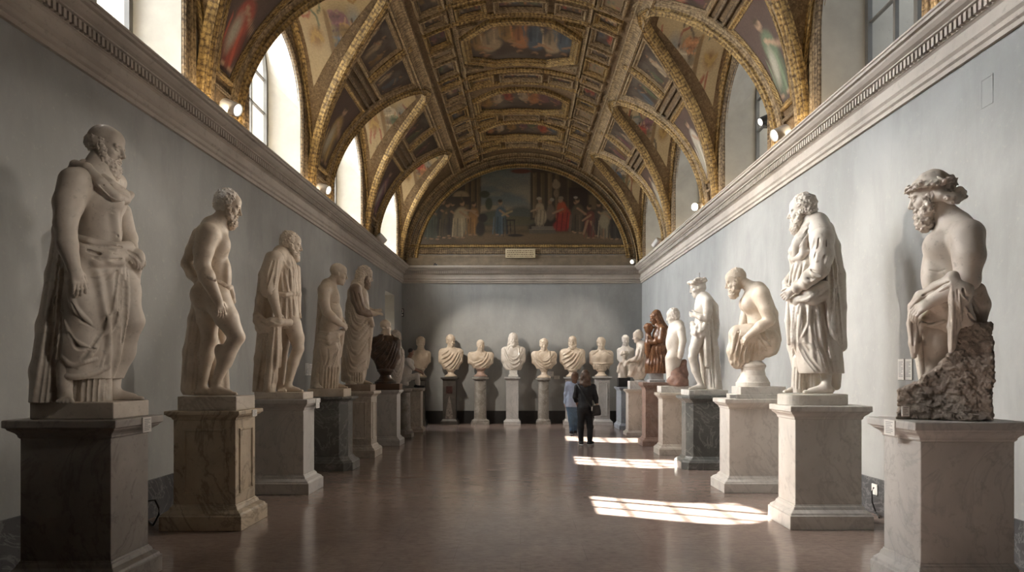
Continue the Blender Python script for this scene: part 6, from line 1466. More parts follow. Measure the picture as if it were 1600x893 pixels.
def statue_mother():
    s = Sculpt(1026, 583, 15.16, .013, (1002, 482, 1052, 584.5), -.34, .36, head=(484, 520, .7))
    g = s.head(s.P(1023.5, 497, 0), .30, yaw=186, pitch=14, hair='long', seed=61, knob=.03)
    s.ell(1031, 530, 0, (13, .2, 22), .05); s.limb([(1036, 515, -.14, 7), (1031, 511, 0, 8), (1030, 515, .14, 7)], .04)
    s.layer('robe'); s.limb([(1034, 518, 0, 10), (1034, 545, 0, 12), (1030, 570, 0, 15), (1029, 586, 0, 16)], .05); s.limb([(1024, 545, -.04, 9), (1017, 570, -.03, 9), (1016, 586, -.02, 9)], .05); s.limb([(1036, 514, -.16, 6.5), (1033, 530, -.2, 6), (1022, 534, -.18, 4.5), (1014, 532, -.12, 3.5)], .02); s.limb([(1026, 490, .0, 7), (1033, 505, .0, 6), (1041, 514, .0, 5)], .02)
    for x in (1014, 1019, 1024, 1029, 1034, 1039): s.fold([(x + 4, 552), (x + 1, 568), (x, 582)], 1.5, op='cut')
    for p in ([(1040, 515), (1043, 540), (1042, 565)], [(1024, 545), (1028, 556), (1034, 560)], [(1030, 517), (1027, 527), (1020, 532)]): s.fold(p, 1.4)
    s.layer('child'); s.ell(1013.5, 513, -.06, (7, .10, 8), .02); s.limb([(1013, 522, -.06, 4.5), (1013, 536, -.08, 6), (1012, 550, -.06, 5)], .02); s.limb([(1014, 524, -.12, 2.6), (1019, 530, -.16, 2.2)], .01); s.limb([(1012, 548, -.08, 4), (1012, 558, -.08, 2.5)], .01); s.curls(30, .03, 4, mask=lambda P: P[:, 2] > s.P(1013, 512)[2])
    s.layer('robe'); s.drape(s.P(1030, 540)[0], 0, 11, 3, .009, 15, s.P(1030, 582)[2], s.P(1030, 515)[2]); s.layer('body')
    r = s.root('mother_statue', 'polished brown stone figure in a hood carrying a small child', 'statue', 'statues')
    s.mesh('body', 'figure', M_WOODB, r, cull=('robe',)); s.mesh('robe', 'robe', M_WOODB, r); s.mesh('hair', 'hood', M_WOODB, r, cull=('body',)); s.mesh('child', 'child_figure', M_WOODB, r)
    c = s.C; k = 15.16 / FX; z = lambda y: HC + (HY - y) * 15.16 / FX; sx = lambda x: (x - CX) * 15.16 / FX
    mb = MB(); mb.rectstack(sx(1013), sx(1037), 15.0, 15.32, [(1.39, 0), (z(593), 0), (z(592), -.03), (z(582), -.03)]); bevel(mb.build('socle', M_PED3, r), .006)
statue_mother()

def statue_seated_toga():
    s = Sculpt(996, 596, 17.62, .0155, (974, 512, 1020, 597), -.34, .36, head=(514, 540, .7))
    s.head(s.P(996.5, 525.5, 0), .335, yaw=190, pitch=8, hair='cap', seed=71); s.limb([(1001, 541, 0, 7), (998, 533, 0, 4.5)], .02)
    s.limb([(985, 562, -.2, 2.6), (980, 566, -.22, 2.2)], .01); s.hand(s.P(981, 565, -.2), (-.7, -.1, -.6), (0, .8, -.5), .20, 25, .8, -1)
    s.layer('toga'); s.ell(1003, 553, 0, (10, .21, 20), .05); s.limb([(1005, 541, -.14, 6), (1001, 538, 0, 6), (1001, 542, .14, 6)], .04); s.limb([(1003, 570, -.02, 11), (990, 574, -.08, 7), (986, 584, -.08, 5)], .05); s.limb([(1003, 546, -.2, 5.5), (996, 560, -.22, 5), (986, 563, -.2, 3.6)], .02); s.limb([(1003, 574, 0, 12), (998, 586, 0, 10)], .05)
    for p in ([(999, 541), (995, 556), (988, 565)], [(1003, 545), (1000, 562), (992, 574)], [(1006, 552), (1005, 568), (997, 582)], [(995, 566), (990, 576), (986, 585)], [(1010, 552), (1010, 570), (1004, 585)]): s.fold(p, 1.5)
    for p in ([(1001, 543), (997, 559), (990, 569)], [(1005, 550), (1002, 566), (995, 578)], [(1008, 552), (1007, 570), (1001, 584)]): s.fold(p, 1.3, op='cut')
    s.drape(s.P(1003, 560)[0], 0, 9, 14, .012, 16, s.P(1003, 588)[2], s.P(1003, 540)[2]); s.layer('socle'); s.limb([(999, 588, 0, 8), (999, 591, 0, 6), (999, 597, 0, 10)], .02)
    r = s.root('seated_toga_statue', 'marble seated man in a pleated toga, between the brown figure and the far corner', 'statue', 'statues')
    s.mesh('body', 'figure', M_WARM, r, cull=('toga',)); s.mesh('toga', 'toga', M_WARM, r, cull=('body',)); s.mesh('hair', 'hair', M_WARM, r, cull=('body',)); s.mesh('socle', 'socle', M_PED6, r)
    k = 17.62 / FX; sx = lambda x: (x - CX) * 17.45 / FX
    mb = MB(); mb.box(sx(984), sx(1010), 17.43, 17.8, 1.18, s.C[2] + .02); bevel(mb.build('plinth', M_PED6, r), .005)
statue_seated_toga()

# ================================================================== BUSTS
def s_m(d): return d / FX
def bust(px, d, top, bot, wid, Hm, label, mat, yaw=-90, pitch=3, hair='cap', beard=0, style='toga', seed=0, socle=None, smat=None, name='marble_bust', vox=.0145, group='portrait busts', cut='round', turn=0, base=None):
    """Bust cut at the chest; px = centre, top/bot = crown and lower edge in the photograph, wid = shoulder width px."""
    s = Sculpt(px, bot, d, vox, (px - wid * .66, top - 3, px + wid * .66, bot + 1), -.34, .34, head=(top - 2, top + Hm / s_m(d) * 1.05, .68)); m = s.m; h = (bot - top) * m; W = wid * m
    hz = h - Hm * .5; sh = h - Hm * 1.03
    s.limb([(px, bot - (sh - .06) / m, .02, Hm * .30 / m), (px, top + Hm * .62 / m, 0, Hm * .23 / m)], .04)
    R = rot3('Z', turn)
    s.ellw((0, .0, sh * .46), (W * .44, .17, sh * .62), .05, R); s.capw(R @ np.array((-W * .34, .02, sh * .80)), R @ np.array((W * .34, .02, sh * .80)), W * .155, W * .155, .07); s.capw((0, .03, sh * .9), (0, .03, sh * 1.05), W * .18, W * .14, .06)
    for q in (-1, 1): s.capw(R @ np.array((q * W * .38, .0, sh * .80)), R @ np.array((q * W * .40, 0, sh * .40)), W * .125, W * .115, .05); s.ellw(R @ np.array((q * W * .15, -.10, sh * .62)), (W * .17, .08, sh * .2), .05)
    if cut == 'round':
        for q in (-1, 1): s.ellw((q * W * .60, 0, -.02), (W * .29, .5, sh * .36), .03, op='cut')
        s.ellw((0, .30, sh * .3), (W * .3, .2, sh * .5), .03, op='cut')
    s.head(np.array((0, -.02, hz)), Hm, yaw=yaw, pitch=pitch, hair=hair, beard=beard, seed=seed)
    s.layer('cloth'); s.L['cloth'] = s.L['body'] - .016 if style != 'bare' else s.L['cloth']
    if style != 'bare':
        s.clip_above(sh * 1.02)
        Pt = lambda u, v: (px + u * wid / 2, bot - v * sh / m)
        if style == 'toga':
            s.ellw((W * .12, -.22, sh * .98), (W * .24, .2, sh * .22), .03, op='cut')
            F_ = [[(-.8, .5), (-.3, .62), (.1, .85), (.3, 1)], [(-.7, .3), (-.1, .5), (.35, .85), (.45, 1)], [(-.5, .12), (.1, .35), (.55, .8)], [(-.2, .0), (.3, .25), (.7, .75)], [(.1, -.0), (.5, .25), (.8, .6)], [(-.75, .7), (-.4, .8), (-.1, .95)]]
        elif style == 'swag':
            s.ellw((0, -.24, sh * .86), (W * .25, .2, sh * .24), .03, op='cut')
            F_ = [[(-.75, .9), (-.4, .5), (0, .38), (.4, .5), (.75, .9)], [(-.8, .7), (-.4, .3), (0, .2), (.4, .3), (.8, .7)], [(-.75, .45), (-.3, .12), (.2, .06), (.7, .4)], [(.45, 1), (.55, .6), (.5, .2)]]
        elif style == 'cuirass':
            s.ellw((0, -.24, sh * .98), (W * .2, .2, sh * .16), .03, op='cut')
            F_ = [[(-.8, .8), (-.4, .95), (-.2, 1.0)], [(.8, .8), (.4, .95), (.2, 1.0)]] + [[(u * .9, .28), (u * .85, .02)] for u in (-.7, -.5, -.3, -.1, .1, .3, .5, .7)] + [[(-.7, .33), (0, .26), (.7, .33)]]
        elif style == 'half':
            s.ellw((-W * .25, -.24, sh * .75), (W * .42, .22, sh * .36), .03, op='cut')
            F_ = [[(-.6, .32), (0, .42), (.35, .8), (.45, 1)], [(-.4, .15), (.2, .32), (.55, .75), (.6, .95)], [(0, .02), (.45, .25), (.75, .65)], [(.3, .02), (.6, .25), (.85, .5)]]
        if style != 'cuirass': s.drape(0, .05, 5, 16 if style == 'swag' else 11, .011, seed, .0, sh, .5)
        for p in F_: s.fold([Pt(*q) for q in p], 2.0 if wid > 30 else 1.5, n=14)
        for p in F_: s.fold([Pt(u + .09, v - .04) for u, v in p], 1.5 if wid > 30 else 1.2, op='cut', n=14)
    r = s.root(name, label, 'bust', group)
    s.mesh('body', 'figure', mat, r, cull=('cloth',)); 
    if style != 'bare': s.mesh('cloth', 'drapery', mat, r, cull=('body',))
    s.mesh('hair', 'hair', mat, r, cull=('body',))
    if beard: s.mesh('beard', 'beard', mat, r, cull=('body',))
    if socle:
        st, sb, rt, rb = socle; z = lambda y: HC + (HY - y) * d / FX; k = d / FX; X = (px - CX) * k; mb = MB(); zt, zb = z(st), z(sb); hh = zt - zb
        if cut == 'square': mb.box(X - rt * k, X + rt * k, d - rt * k, d + rt * k, zb, zt); mb.box(X - rb * k, X + rb * k, d - rb * k, d + rb * k, zb, zb + hh * .3)
        else: mb.lathe(X, d, [(zb, rb * k), (zb + hh * .14, rb * k), (zb + hh * .2, rb * k * .86), (zb + hh * .36, rt * k * .8), (zb + hh * .6, rt * k * .62), (zb + hh * .8, rt * k * .85), (zb + hh * .88, rt * k), (zt, rt * k), (zt + .05, rt * k * .6)], 28)
        mb.build('socle', smat or mat, r)
    return s, r

DB = 21.28
M_DARKP = marble('dark_brown_stone', (0.068, 0.06, 0.052), (0.035, 0.03, 0.026), scale=4, rough=0.4)
def z_at(y, d): return HC + (HY - y) * d / FX
def shaft(px, d, wid, top, capw, basew, mat, label, kind='square', panel=False, bh=.17, ch=.09):
    """Pedestal of the end row: wid/capw/basew in px at depth d (centre)."""
    k = d / FX; X = (px - CX) * k; zt = z_at(top, d) - .003; r = empty('bust_pedestal', (X, d, 0), 0, label, 'pedestal', 'pedestals of the end row'); a = wid / 2 * k; co, bo = (capw - wid) / 2 * k, (basew - wid) / 2 * k
    if kind == 'square':
        MB().rectstack(X - a, X + a, d - a, d + a, [(0, bo), (bh * .6, bo), (bh * .7, bo * .6), (bh, bo * .1)]).build('base', mat, r)
        MB().rectstack(X - a, X + a, d - a, d + a, [(bh, 0), (zt - ch, 0)]).build('die', mat, r)
        MB().rectstack(X - a, X + a, d - a, d + a, [(zt - ch, 0), (zt - ch * .6, co * .6), (zt - ch * .5, co), (zt, co)]).build('cap', mat, r)
        if panel:
            mb = MB(); frame(mb, lambda s, v, h: (s, d - a - h, v), [(X - a * .68, bh + .09), (X + a * .68, bh + .09), (X + a * .68, zt - ch - .08), (X - a * .68, zt - ch - .08)], [(0, 0), (.004, .014), (.02, .014), (.026, .002)], 2); mb.build('panel_moulding', mat, r)
    else:
        MB().rectstack(X - a * .98, X + a * .98, d - a * .98, d + a * .98, [(0, bo), (bh * .5, bo)]).lathe(X, d, [(bh * .5, a + bo * .9), (bh * .75, a + bo * .9), (bh * .85, a + bo * .4), (bh, a)], 32).build('base', mat, r)
        MB().lathe(X, d, [(bh, a * 1.03), (bh + .03, a), (zt - ch - .02, a * .93), (zt - ch, a * .96)], 36).build('die', mat, r, smooth=False)
        MB().lathe(X, d, [(zt - ch, a * .96), (zt - ch * .6, a * .96 + co * .7), (zt - ch * .5, a + co), (zt, a + co)], 36).build('cap', mat, r)
    return r, X, a, zt
shaft(657, DB, 15, 590, 20, 20, M_DARKP, 'dark pedestal at the left end of the end row, behind the man in white')
r_, X_, a_, z_ = shaft(703, DB, 20, 589, 26, 27, M_DARKP, 'dark square pedestal with an inlaid red square, second of the end row', panel=False)
mb = MB(); mb.box(X_ - .10, X_ + .10, DB - a_ - .008, DB - a_ + .002, z_ - .50, z_ - .27); mb.build('inlay', M_PORPH, r_)
mb = MB(); mb.add([(X_ - .13, DB - a_ - .006, .18), (X_ + .13, DB - a_ - .006, .18), (X_ + .05, DB - a_ - .006, .70), (X_, DB - a_ - .006, .92), (X_ - .05, DB - a_ - .006, .70)], [(0, 1, 2, 3, 4)]); mb.build('inlay', marble('mottled_inlay', (0.20, 0.175, 0.155), (0.05, 0.04, 0.035), scale=14, rough=.4), r_)
shaft(750.5, DB, 19.5, 589, 26, 28, M_COLUMN, 'grey round column pedestal, third of the end row', 'round')
shaft(800.5, DB, 19, 588.5, 25, 26, M_PED3, 'slim pale square pedestal in the middle of the end row')
shaft(849, DB, 17.5, 590.5, 24, 22.5, M_COLUMN, 'pale round column pedestal, fifth of the end row', 'round')
shaft(894, DB, 20, 588.5, 26, 28, M_PED3, 'pale square pedestal half hidden by the two women')
shaft(940.5, DB, 22, 587.5, 29, 30, M_PED3, 'pale panelled square pedestal at the right end of the end row', panel=True)
M_BUSTW = marble('honey_marble', (0.64, 0.545, 0.435), (0.47, 0.375, 0.28), scale=3, rough=0.5)
bust(657.5, DB, 526, 575, 31, .40, 'marble bust of a broad nude chest at the left end of the end row', M_BUSTW, yaw=-80, hair='curly', style='bare', seed=1, socle=(575, 589, 7, 9), turn=12)
bust(704.5, DB, 523, 577, 36, .40, 'marble bust in a toga on the dark inlaid pedestal', M_BUSTW, yaw=-68, hair='curly', style='toga', seed=2, socle=(577, 588, 7, 9.5))
bust(751, DB, 530, 575, 38, .39, 'bald marble bust with a cloth over one shoulder on the grey round column', M_BUSTW, yaw=-74, hair='none', style='half', seed=3, socle=(575, 588, 8, 10.5), smat=M_PED7)
bust(802, DB, 520, 578, 36, .39, 'square-cut marble bust with long beard locks on a white block', M_GREYM, yaw=-82, hair='long', beard=.9, style='swag', seed=4, socle=(578, 588, 6, 7.5), cut='square', smat=M_PED6)
bust(850, DB, 529, 576, 37, .38, 'marble bust with bare upper chest on the pale round column', M_BUSTW, yaw=-84, hair='curly', style='swag', seed=5, socle=(576, 590, 6.5, 10.5))
bust(894.5, DB, 524, 577, 38, .40, 'marble bust of an old man in a heavy mantle above the two women', M_BUSTW, yaw=-92, hair='none', beard=.4, style='toga', seed=6, socle=(577, 588, 8, 10))
bust(939.5, DB, 527, 577, 35, .39, 'marble bust in a fringed cuirass at the right end of the end row', M_BUSTW, yaw=-80, hair='curly', style='cuirass', seed=7, socle=(577, 587.5, 8, 10))
# far right corner: bust and a small group on a black block share the blue-grey pedestal
bust(977.5, 19.95, 523, 572, 26, .33, 'dim marble bust standing behind the small group in the far right corner', M_GREYM, yaw=-78, hair='crop', style='bare', seed=8, socle=(572, 603.1, 5, 9), vox=.017)
def small_group():
    s = Sculpt(974.5, 590, 19.42, .0155, (960, 548, 990, 591), -.26, .2)
    s.ell(975.5, 555, -.08, (5.5, .09, 6), .02); s.limb([(975, 562, -.06, 4), (974, 574, -.06, 7), (973, 588, -.04, 8)], .04); s.limb([(979, 565, -.12, 3), (983, 574, -.14, 3), (982, 586, -.12, 3)], .02); s.limb([(969, 568, -.12, 3), (967, 580, -.1, 3)], .02); s.rough(.02, 30, 3)
    s.layer('hair'); s.ell(975.5, 553, -.07, (6, .10, 5.5), .02); s.ellw(s.P(974.5, 557, -.17), (.07, .06, .08), .02, op='cut'); s.curls(40, .03, 2)
    r = s.root('small_group_statue', 'small curly-headed marble figure on a black block in the far right corner', 'statue', 'statues')
    s.mesh('body', 'figure', M_WARM, r); s.mesh('hair', 'hair', M_WARM, r, cull=('body',))
    sx = lambda x: (x - CX) * 19.4 / FX; mb = MB(); mb.box(sx(965.5), sx(984), 19.28, 19.56, 1.22, s.C[2] + .01); mb.box(sx(963), sx(986), 19.26, 19.58, 1.20, 1.225); bevel(mb.build('black_block', plain('black_stone', (.02, .02, .021), .4), r), .01)
small_group()
# left far end: bronze bust with marble head, pale old man behind it
s_, r_ = bust(602.5, 15.28, 499, 577, 43, .335, 'dark bronze bust with a pale marble head on a round socle', M_BRONZE, yaw=18, hair='none', style='toga', seed=11, socle=(577, 599, 13, 17), name='bronze_bust', vox=.0125, smat=M_BRONZE)
for o in r_.children:
    if o.name.startswith('figure'):                            # the head is pale marble, the chest bronze
        o.data.materials.append(M_WARM); zc = s_.P(602, 524)[2]; co = np.empty(len(o.data.vertices) * 3); o.data.vertices.foreach_get('co', co); zz = co.reshape(-1, 3)[:, 2]
        idx = [1 if zz[p.vertices[0]] > zc else 0 for p in o.data.polygons]; o.data.polygons.foreach_set('material_index', np.array(idx, np.int32))
sx = lambda x: (x - CX) * 15.1 / FX; mb = MB(); mb.box(sx(583), sx(624.5), 15.08, 15.45, 1.22, z_at(599, 15.28) + .004); bevel(mb.build('wooden_base', M_WOODBASE, r_), .01)
# pale figure on a column
kx = 17.05 / FX; Xc = (633 - CX) * kx; zt = z_at(606.5, 17.05); rc = empty('column_pedestal', (Xc, 17.05, 0), 0, 'grey round column pedestal behind the bronze bust', 'pedestal')
MB().rectstack(Xc - .16, Xc + .16, 16.89, 17.21, [(0, .03), (.09, .03)]).lathe(Xc, 17.05, [(.09, .19), (.16, .19), (.2, .15), (.24, .14)], 32).build('base', M_COLUMN, rc)
MB().lathe(Xc, 17.05, [(.24, .135), (zt - .1, .125)], 36).build('die', M_COLUMN, rc); MB().lathe(Xc, 17.05, [(zt - .1, .125), (zt - .06, .17), (zt, .18)], 36).build('cap', M_COLUMN, rc)
bust(619.5, 17.05, 516, 594, 24, .34, 'pale bearded marble figure partly hidden behind the bronze bust', M_GREYM, yaw=-20, hair='curly', beard=1.0, style='swag', seed=14, socle=(594, 606.5, 7, 9), vox=.015, turn=40)
# ================================================================== VISITORS
M_SKIN = plain('skin', (0.50, 0.31, 0.22), 0.5, var=.08, scale=9)
M_SKIN_D = plain('darker_skin', (0.24, 0.13, 0.085), 0.5, var=.08, scale=9)
M_BLACK = plain('black_cloth', (0.016, 0.016, 0.018), 0.85, var=.3, scale=8)
M_JEAN = plain('blue_denim', (0.075, 0.13, 0.20), 0.85, var=.25, scale=12)
M_BLUEJ = plain('grey_blue_jacket', (0.27, 0.31, 0.40), 0.8, var=.15, scale=8)
M_WHITEC = plain('white_cotton', (0.72, 0.69, 0.65), 0.85, var=.06, scale=6)
M_HAIRB = plain('brown_hair', (0.085, 0.048, 0.03), 0.55, var=.35, scale=30)
M_HAIRL = plain('auburn_hair', (0.10, 0.052, 0.03), 0.55, var=.35, scale=30)
M_HAIRK = plain('black_hair', (0.02, 0.015, 0.013), 0.6, var=.3, scale=30)
M_LEATHER = plain('black_leather', (0.018, 0.017, 0.018), 0.35, var=.2, scale=10)
M_SOLE = plain('white_rubber', (0.62, 0.62, 0.60), 0.6, var=.05)

def figure_sdf(s, j, k=1.0, Hd=.225, yaw=90, pitch=4):
    """One continuous body from measured joints (px, py, depth)."""
    P = {n: s.P(*v) for n, v in j.items()}; c = lambda a, b, ra, rb, kk=.03: s.capw(P[a] if isinstance(a, str) else a, P[b] if isinstance(b, str) else b, ra * k, rb * k, kk)
    pel = (P['hipL'] + P['hipR']) / 2; shm = (P['shL'] + P['shR']) / 2; mid = pel * .45 + shm * .55
    s.ellw(pel, (.155 * k, .115 * k, .12 * k), .05); s.ellw(mid, (.135 * k, .10 * k, .18 * k), .06); s.ellw(shm - np.array((0, 0, .07)), (.16 * k, .11 * k, .14 * k), .06)
    c('shL', 'shR', .06, .06, .05); c(shm, 'neck', .06, .052, .04); c('neck', 'head', .052, .05, .03)
    for q in 'LR':
        c('sh' + q, 'el' + q, .052, .040); c('el' + q, 'wr' + q, .040, .027, .02); c('hip' + q, 'kn' + q, .086, .056, .04); c('kn' + q, 'an' + q, .055, .035, .03)
        d = P['kn' + q] * .45 + P['an' + q] * .55 + np.array((0, .02, .06)); s.ellw(d, (.052 * k, .055 * k, .11 * k), .04)
    return P, pel, shm, mid

def clothes(s, P, pel, shm, mid, k=1.0, sleeve='long', hem=.14, flare=.0):
    s.layer('top'); e = .016
    s.ellw(pel + np.array((0, 0, hem * .3)), ((.165 + flare) * k, (.125 + flare) * k, hem * k), .05); s.ellw(mid, (.15 * k + flare * .7, .118 * k + flare * .5, .20 * k), .07); s.ellw(shm - np.array((0, 0, .07)), (.175 * k, .128 * k, .15 * k), .06); s.capw(P['shL'], P['shR'], .068 * k, .068 * k, .05); s.capw(shm, shm * .5 + P['neck'] * .5, .066 * k, .060 * k, .04)
    for q in 'LR':
        s.capw(P['sh' + q], P['el' + q], .068 * k, .057 * k, .03)
        if sleeve == 'long': s.capw(P['el' + q], P['wr' + q] * .92 + P['el' + q] * .08, .056 * k, .040 * k, .02)
        elif sleeve == 'three': s.capw(P['el' + q], P['wr' + q] * .4 + P['el' + q] * .6, .056 * k, .048 * k, .02)
    s.rough(.006, 28, 2); s.rough(.004, 60, 3)
    s.layer('trousers'); s.ellw(pel, (.165 * k, .125 * k, .12 * k), .05)
    for q in 'LR':
        s.capw(P['hip' + q], P['kn' + q], .096 * k, .070 * k, .04); s.capw(P['kn' + q], P['an' + q] * .97 + P['kn' + q] * .03, .070 * k, .052 * k, .03)
    s.rough(.005, 30, 5); s.rough(.003, 70, 6); s.layer('body')

def shoe(s, an, d, mat, root, name='shoe', L=.26):
    """Shoe with a pale sole, as two pieces of one part."""
    d = np.array((d[0], d[1], 0.0)); d /= np.linalg.norm(d)
    s.layer(name); b = np.array((an[0], an[1], 0)); s.capw(b + d * -.05 + np.array((0, 0, .055)), b + d * .14 + np.array((0, 0, .045)), .045, .038, .02); s.capw(np.array(an) + np.array((0, 0, .01)), b + np.array((0, 0, .06)), .042, .045, .03); s.layer('sole' + name); s.capw(b + d * -.055 + np.array((0, 0, .016)), b + d * .15 + np.array((0, 0, .016)), .046, .042, 0, flat=((0, 0, 1), .42)); s.layer('body')
    o = s.mesh(name, 'shoe', mat, root); s.mesh('sole' + name, 'sole', M_SOLE, o); return o

def woman_black():
    s = Sculpt(914.5, 695, 15.1, .0105, (894, 573, 942, 697), -.26, .34)
    j = dict(hipL=(908.5, 640, .0), hipR=(920, 640, .0), knL=(907.5, 667, -.01), knR=(922, 667, .02), anL=(908, 689.5, 0), anR=(921.5, 689.5, .02), shL=(902.5, 604.5, 0), shR=(926.5, 604.5, 0), elL=(899, 620, .02), elR=(930.5, 622, .02), wrL=(903, 634, .14), wrR=(934, 636, -.02), neck=(914.5, 599, .01), head=(914.5, 589.5, .02))
    P, pel, shm, mid = figure_sdf(s, j, 1.0, yaw=90)
    s.hand(P['wrR'], (.1, .05, -1), (-1, .2, 0), .18, 40, .6, 1); s.hand(P['wrL'], (.5, .5, -.6), (.3, .3, -.8), .18, 30, .6, -1)
    s.head(s.P(914.5, 588, .02), .225, yaw=88, pitch=3, hair='none', layerhair='hair', seed=1)
    s.layer('hair'); h = s.P(914.5, 587.5, .02); s.ellw(h + np.array((0, -.012, .03)), (.092, .115, .115), .02); s.ellw(h + np.array((0, .10, -.04)), (.07, .07, .09), .03, op='cut')
    for q in (-1, 1): s.capw(h + np.array((q * .05, -.03, .0)), h + np.array((q * .085, -.05, -.19)), .055, .05, .03)
    s.capw(h + np.array((0, -.05, 0)), h + np.array((0, -.085, -.21)), .075, .06, .04); s.rough(.008, 60, 2)
    clothes(s, P, pel, shm, mid, 1.0, 'three', hem=.17, flare=.012)
    r = s.root('person', 'woman in black top and trousers with a black shoulder bag, seen from behind', 'person', 'visitors')
    for q in 'LR': shoe(s, P['an' + q], ((-.12 if q == 'L' else .35), 1 if q == 'L' else .8), M_BLACK, r, 'shoe' + q)
    s.mesh('body', 'body', M_SKIN, r); s.mesh('hair', 'hair', M_HAIRB, r); s.mesh('top', 'black_top', M_BLACK, r); s.mesh('trousers', 'trousers', M_BLACK, r)
    # bag with strap
    b = Sculpt(931, 650.5, 15.02, .0085, (898, 598, 942, 652), -.22, .2)
    b.boxw(b.P(931, 641, -.06), (.105, .05, .115), .0, rot3('Y', -8), .035); b.boxw(b.P(930.5, 638.5, -.115), (.098, .012, .075), .006, rot3('Y', -8), .012); b.rough(.004, 40, 1)
    b.layer('strap'); pts = [(902.5, 600, -.03), (906, 607, -.135), (913, 619, -.155), (920, 630, -.15), (924, 636, -.10)]
    for u, v in zip(pts[:-1], pts[1:]): b.capw(b.P(*u), b.P(*v), .014, .014, .004)
    b.layer('tag'); b.boxw(b.P(925, 638, -.13), (.012, .01, .045), .0, rot3('Y', 4), .006)
    rb = b.root('shoulder_bag', 'black leather shoulder bag worn across the woman in black', 'bag')
    b.mesh('body', 'bag_body', M_LEATHER, rb); b.mesh('strap', 'strap', M_LEATHER, rb); tag(b.mesh('tag', 'zip_tag', M_SOLE, rb), 'pale zip tag')
woman_black()

def woman_blue():
    s = Sculpt(894.5, 678.4, 17.75, .0115, (878, 577, 909, 680), -.26, .36)
    j = dict(hipL=(890, 634, .0), hipR=(900, 634, .0), knL=(892.5, 656, -.0), knR=(898, 656, .1), anL=(893, 675.5, -.02), anR=(899, 675.5, .16), shL=(887.5, 600, .02), shR=(906, 600, 0), elL=(884.5, 616, .02), elR=(908, 616, .1), wrL=(883, 629.5, .05), wrR=(905, 626, .22), neck=(897.5, 596, .01), head=(899, 589.5, .02))
    P, pel, shm, mid = figure_sdf(s, j, 1.0)
    s.hand(P['wrL'], (.05, .1, -1), (1, .2, 0), .18, 30, .6, -1); s.hand(P['wrR'], (-.1, .8, -.4), (-1, 0, 0), .18, 30, .6, 1)
    s.head(s.P(899.5, 588.5, .02), .22, yaw=70, pitch=4, hair='none', seed=2)
    s.layer('hair'); h = s.P(899, 588.5, .01); s.ellw(h + np.array((-.01, -.01, .025)), (.098, .115, .115), .02); s.ellw(h + np.array((.03, .11, -.05)), (.07, .07, .09), .03, op='cut'); s.capw(h + np.array((-.02, -.05, -.02)), h + np.array((-.02, -.06, -.11)), .085, .07, .04); s.rough(.007, 60, 2)
    clothes(s, P, pel, shm, mid, 1.03, 'long', hem=.22, flare=.02)
    s.layer('top'); s.limb([(893, 624, 0, 9), (893, 633, 0, 9.4)], .05); s.clip_below(s.P(893, 635, 0)[2])
    r = s.root('person', 'woman in a grey-blue jacket and blue jeans facing the busts', 'person', 'visitors')
    for q in 'LR': shoe(s, P['an' + q], (.15, 1), M_BLACK, r, 'shoe' + q)
    s.mesh('body', 'body', M_SKIN, r); s.mesh('hair', 'hair', M_HAIRL, r); s.mesh('top', 'jacket', M_BLUEJ, r); s.mesh('trousers', 'jeans', M_JEAN, r)
woman_blue()

def man_white():
    zt = PEDS['P8']['zt']; py = HY - (zt + .003 - HC) * FX / 18.68
    s = Sculpt(641, py, 18.68, .0115, (620, 540, 666, py + 1), -.30, .30)
    j = dict(hipL=(634, 591, .07), hipR=(634, 591, -.07), knL=(651, 586, .09), knR=(652, 587, -.10), anL=(652, 601, .08), anR=(653.5, 601.2, -.09), shL=(638, 563, .15), shR=(637, 563, -.16), elL=(646, 575, .16), elR=(645.5, 575.5, -.18), wrL=(655, 579, .05), wrR=(655.5, 580, -.08), neck=(639.5, 558, 0), head=(641.8, 550.5, 0))
    P, pel, shm, mid = figure_sdf(s, j, .93)
    s.hand(P['wrR'], (.85, .3, -.4), (0, .8, -.6), .18, 35, .6, 1); s.hand(P['wrL'], (.85, -.3, -.4), (0, -.8, -.6), .18, 35, .6, -1)
    s.head(s.P(641.8, 550.5, 0), .225, yaw=2, pitch=22, hair='crop', seed=9)
    clothes(s, P, pel, shm, mid, .96, 'short', hem=.15)
    s.layer('top'); s.limb([(633, 578, 0, 7.5), (632, 592, 0, 8)], .05); s.layer('trousers'); s.ell(631, 594, 0, (6.5, .16, 6), .04); s.limb([(631, 597, -.06, 4), (636, 599.5, -.06, 3)], .04)
    r = s.root('person', 'man in white T-shirt and trousers crouched on the last left pedestal', 'person', 'visitors')
    for q in 'LR': shoe(s, P['an' + q], (1, 0), M_BLACK, r, 'shoe' + q)
    s.mesh('body', 'body', M_SKIN_D, r); s.mesh('hair', 'hair', M_HAIRK, r); s.mesh('top', 'white_t_shirt', M_WHITEC, r); s.mesh('trousers', 'white_trousers', M_WHITEC, r)
man_white()
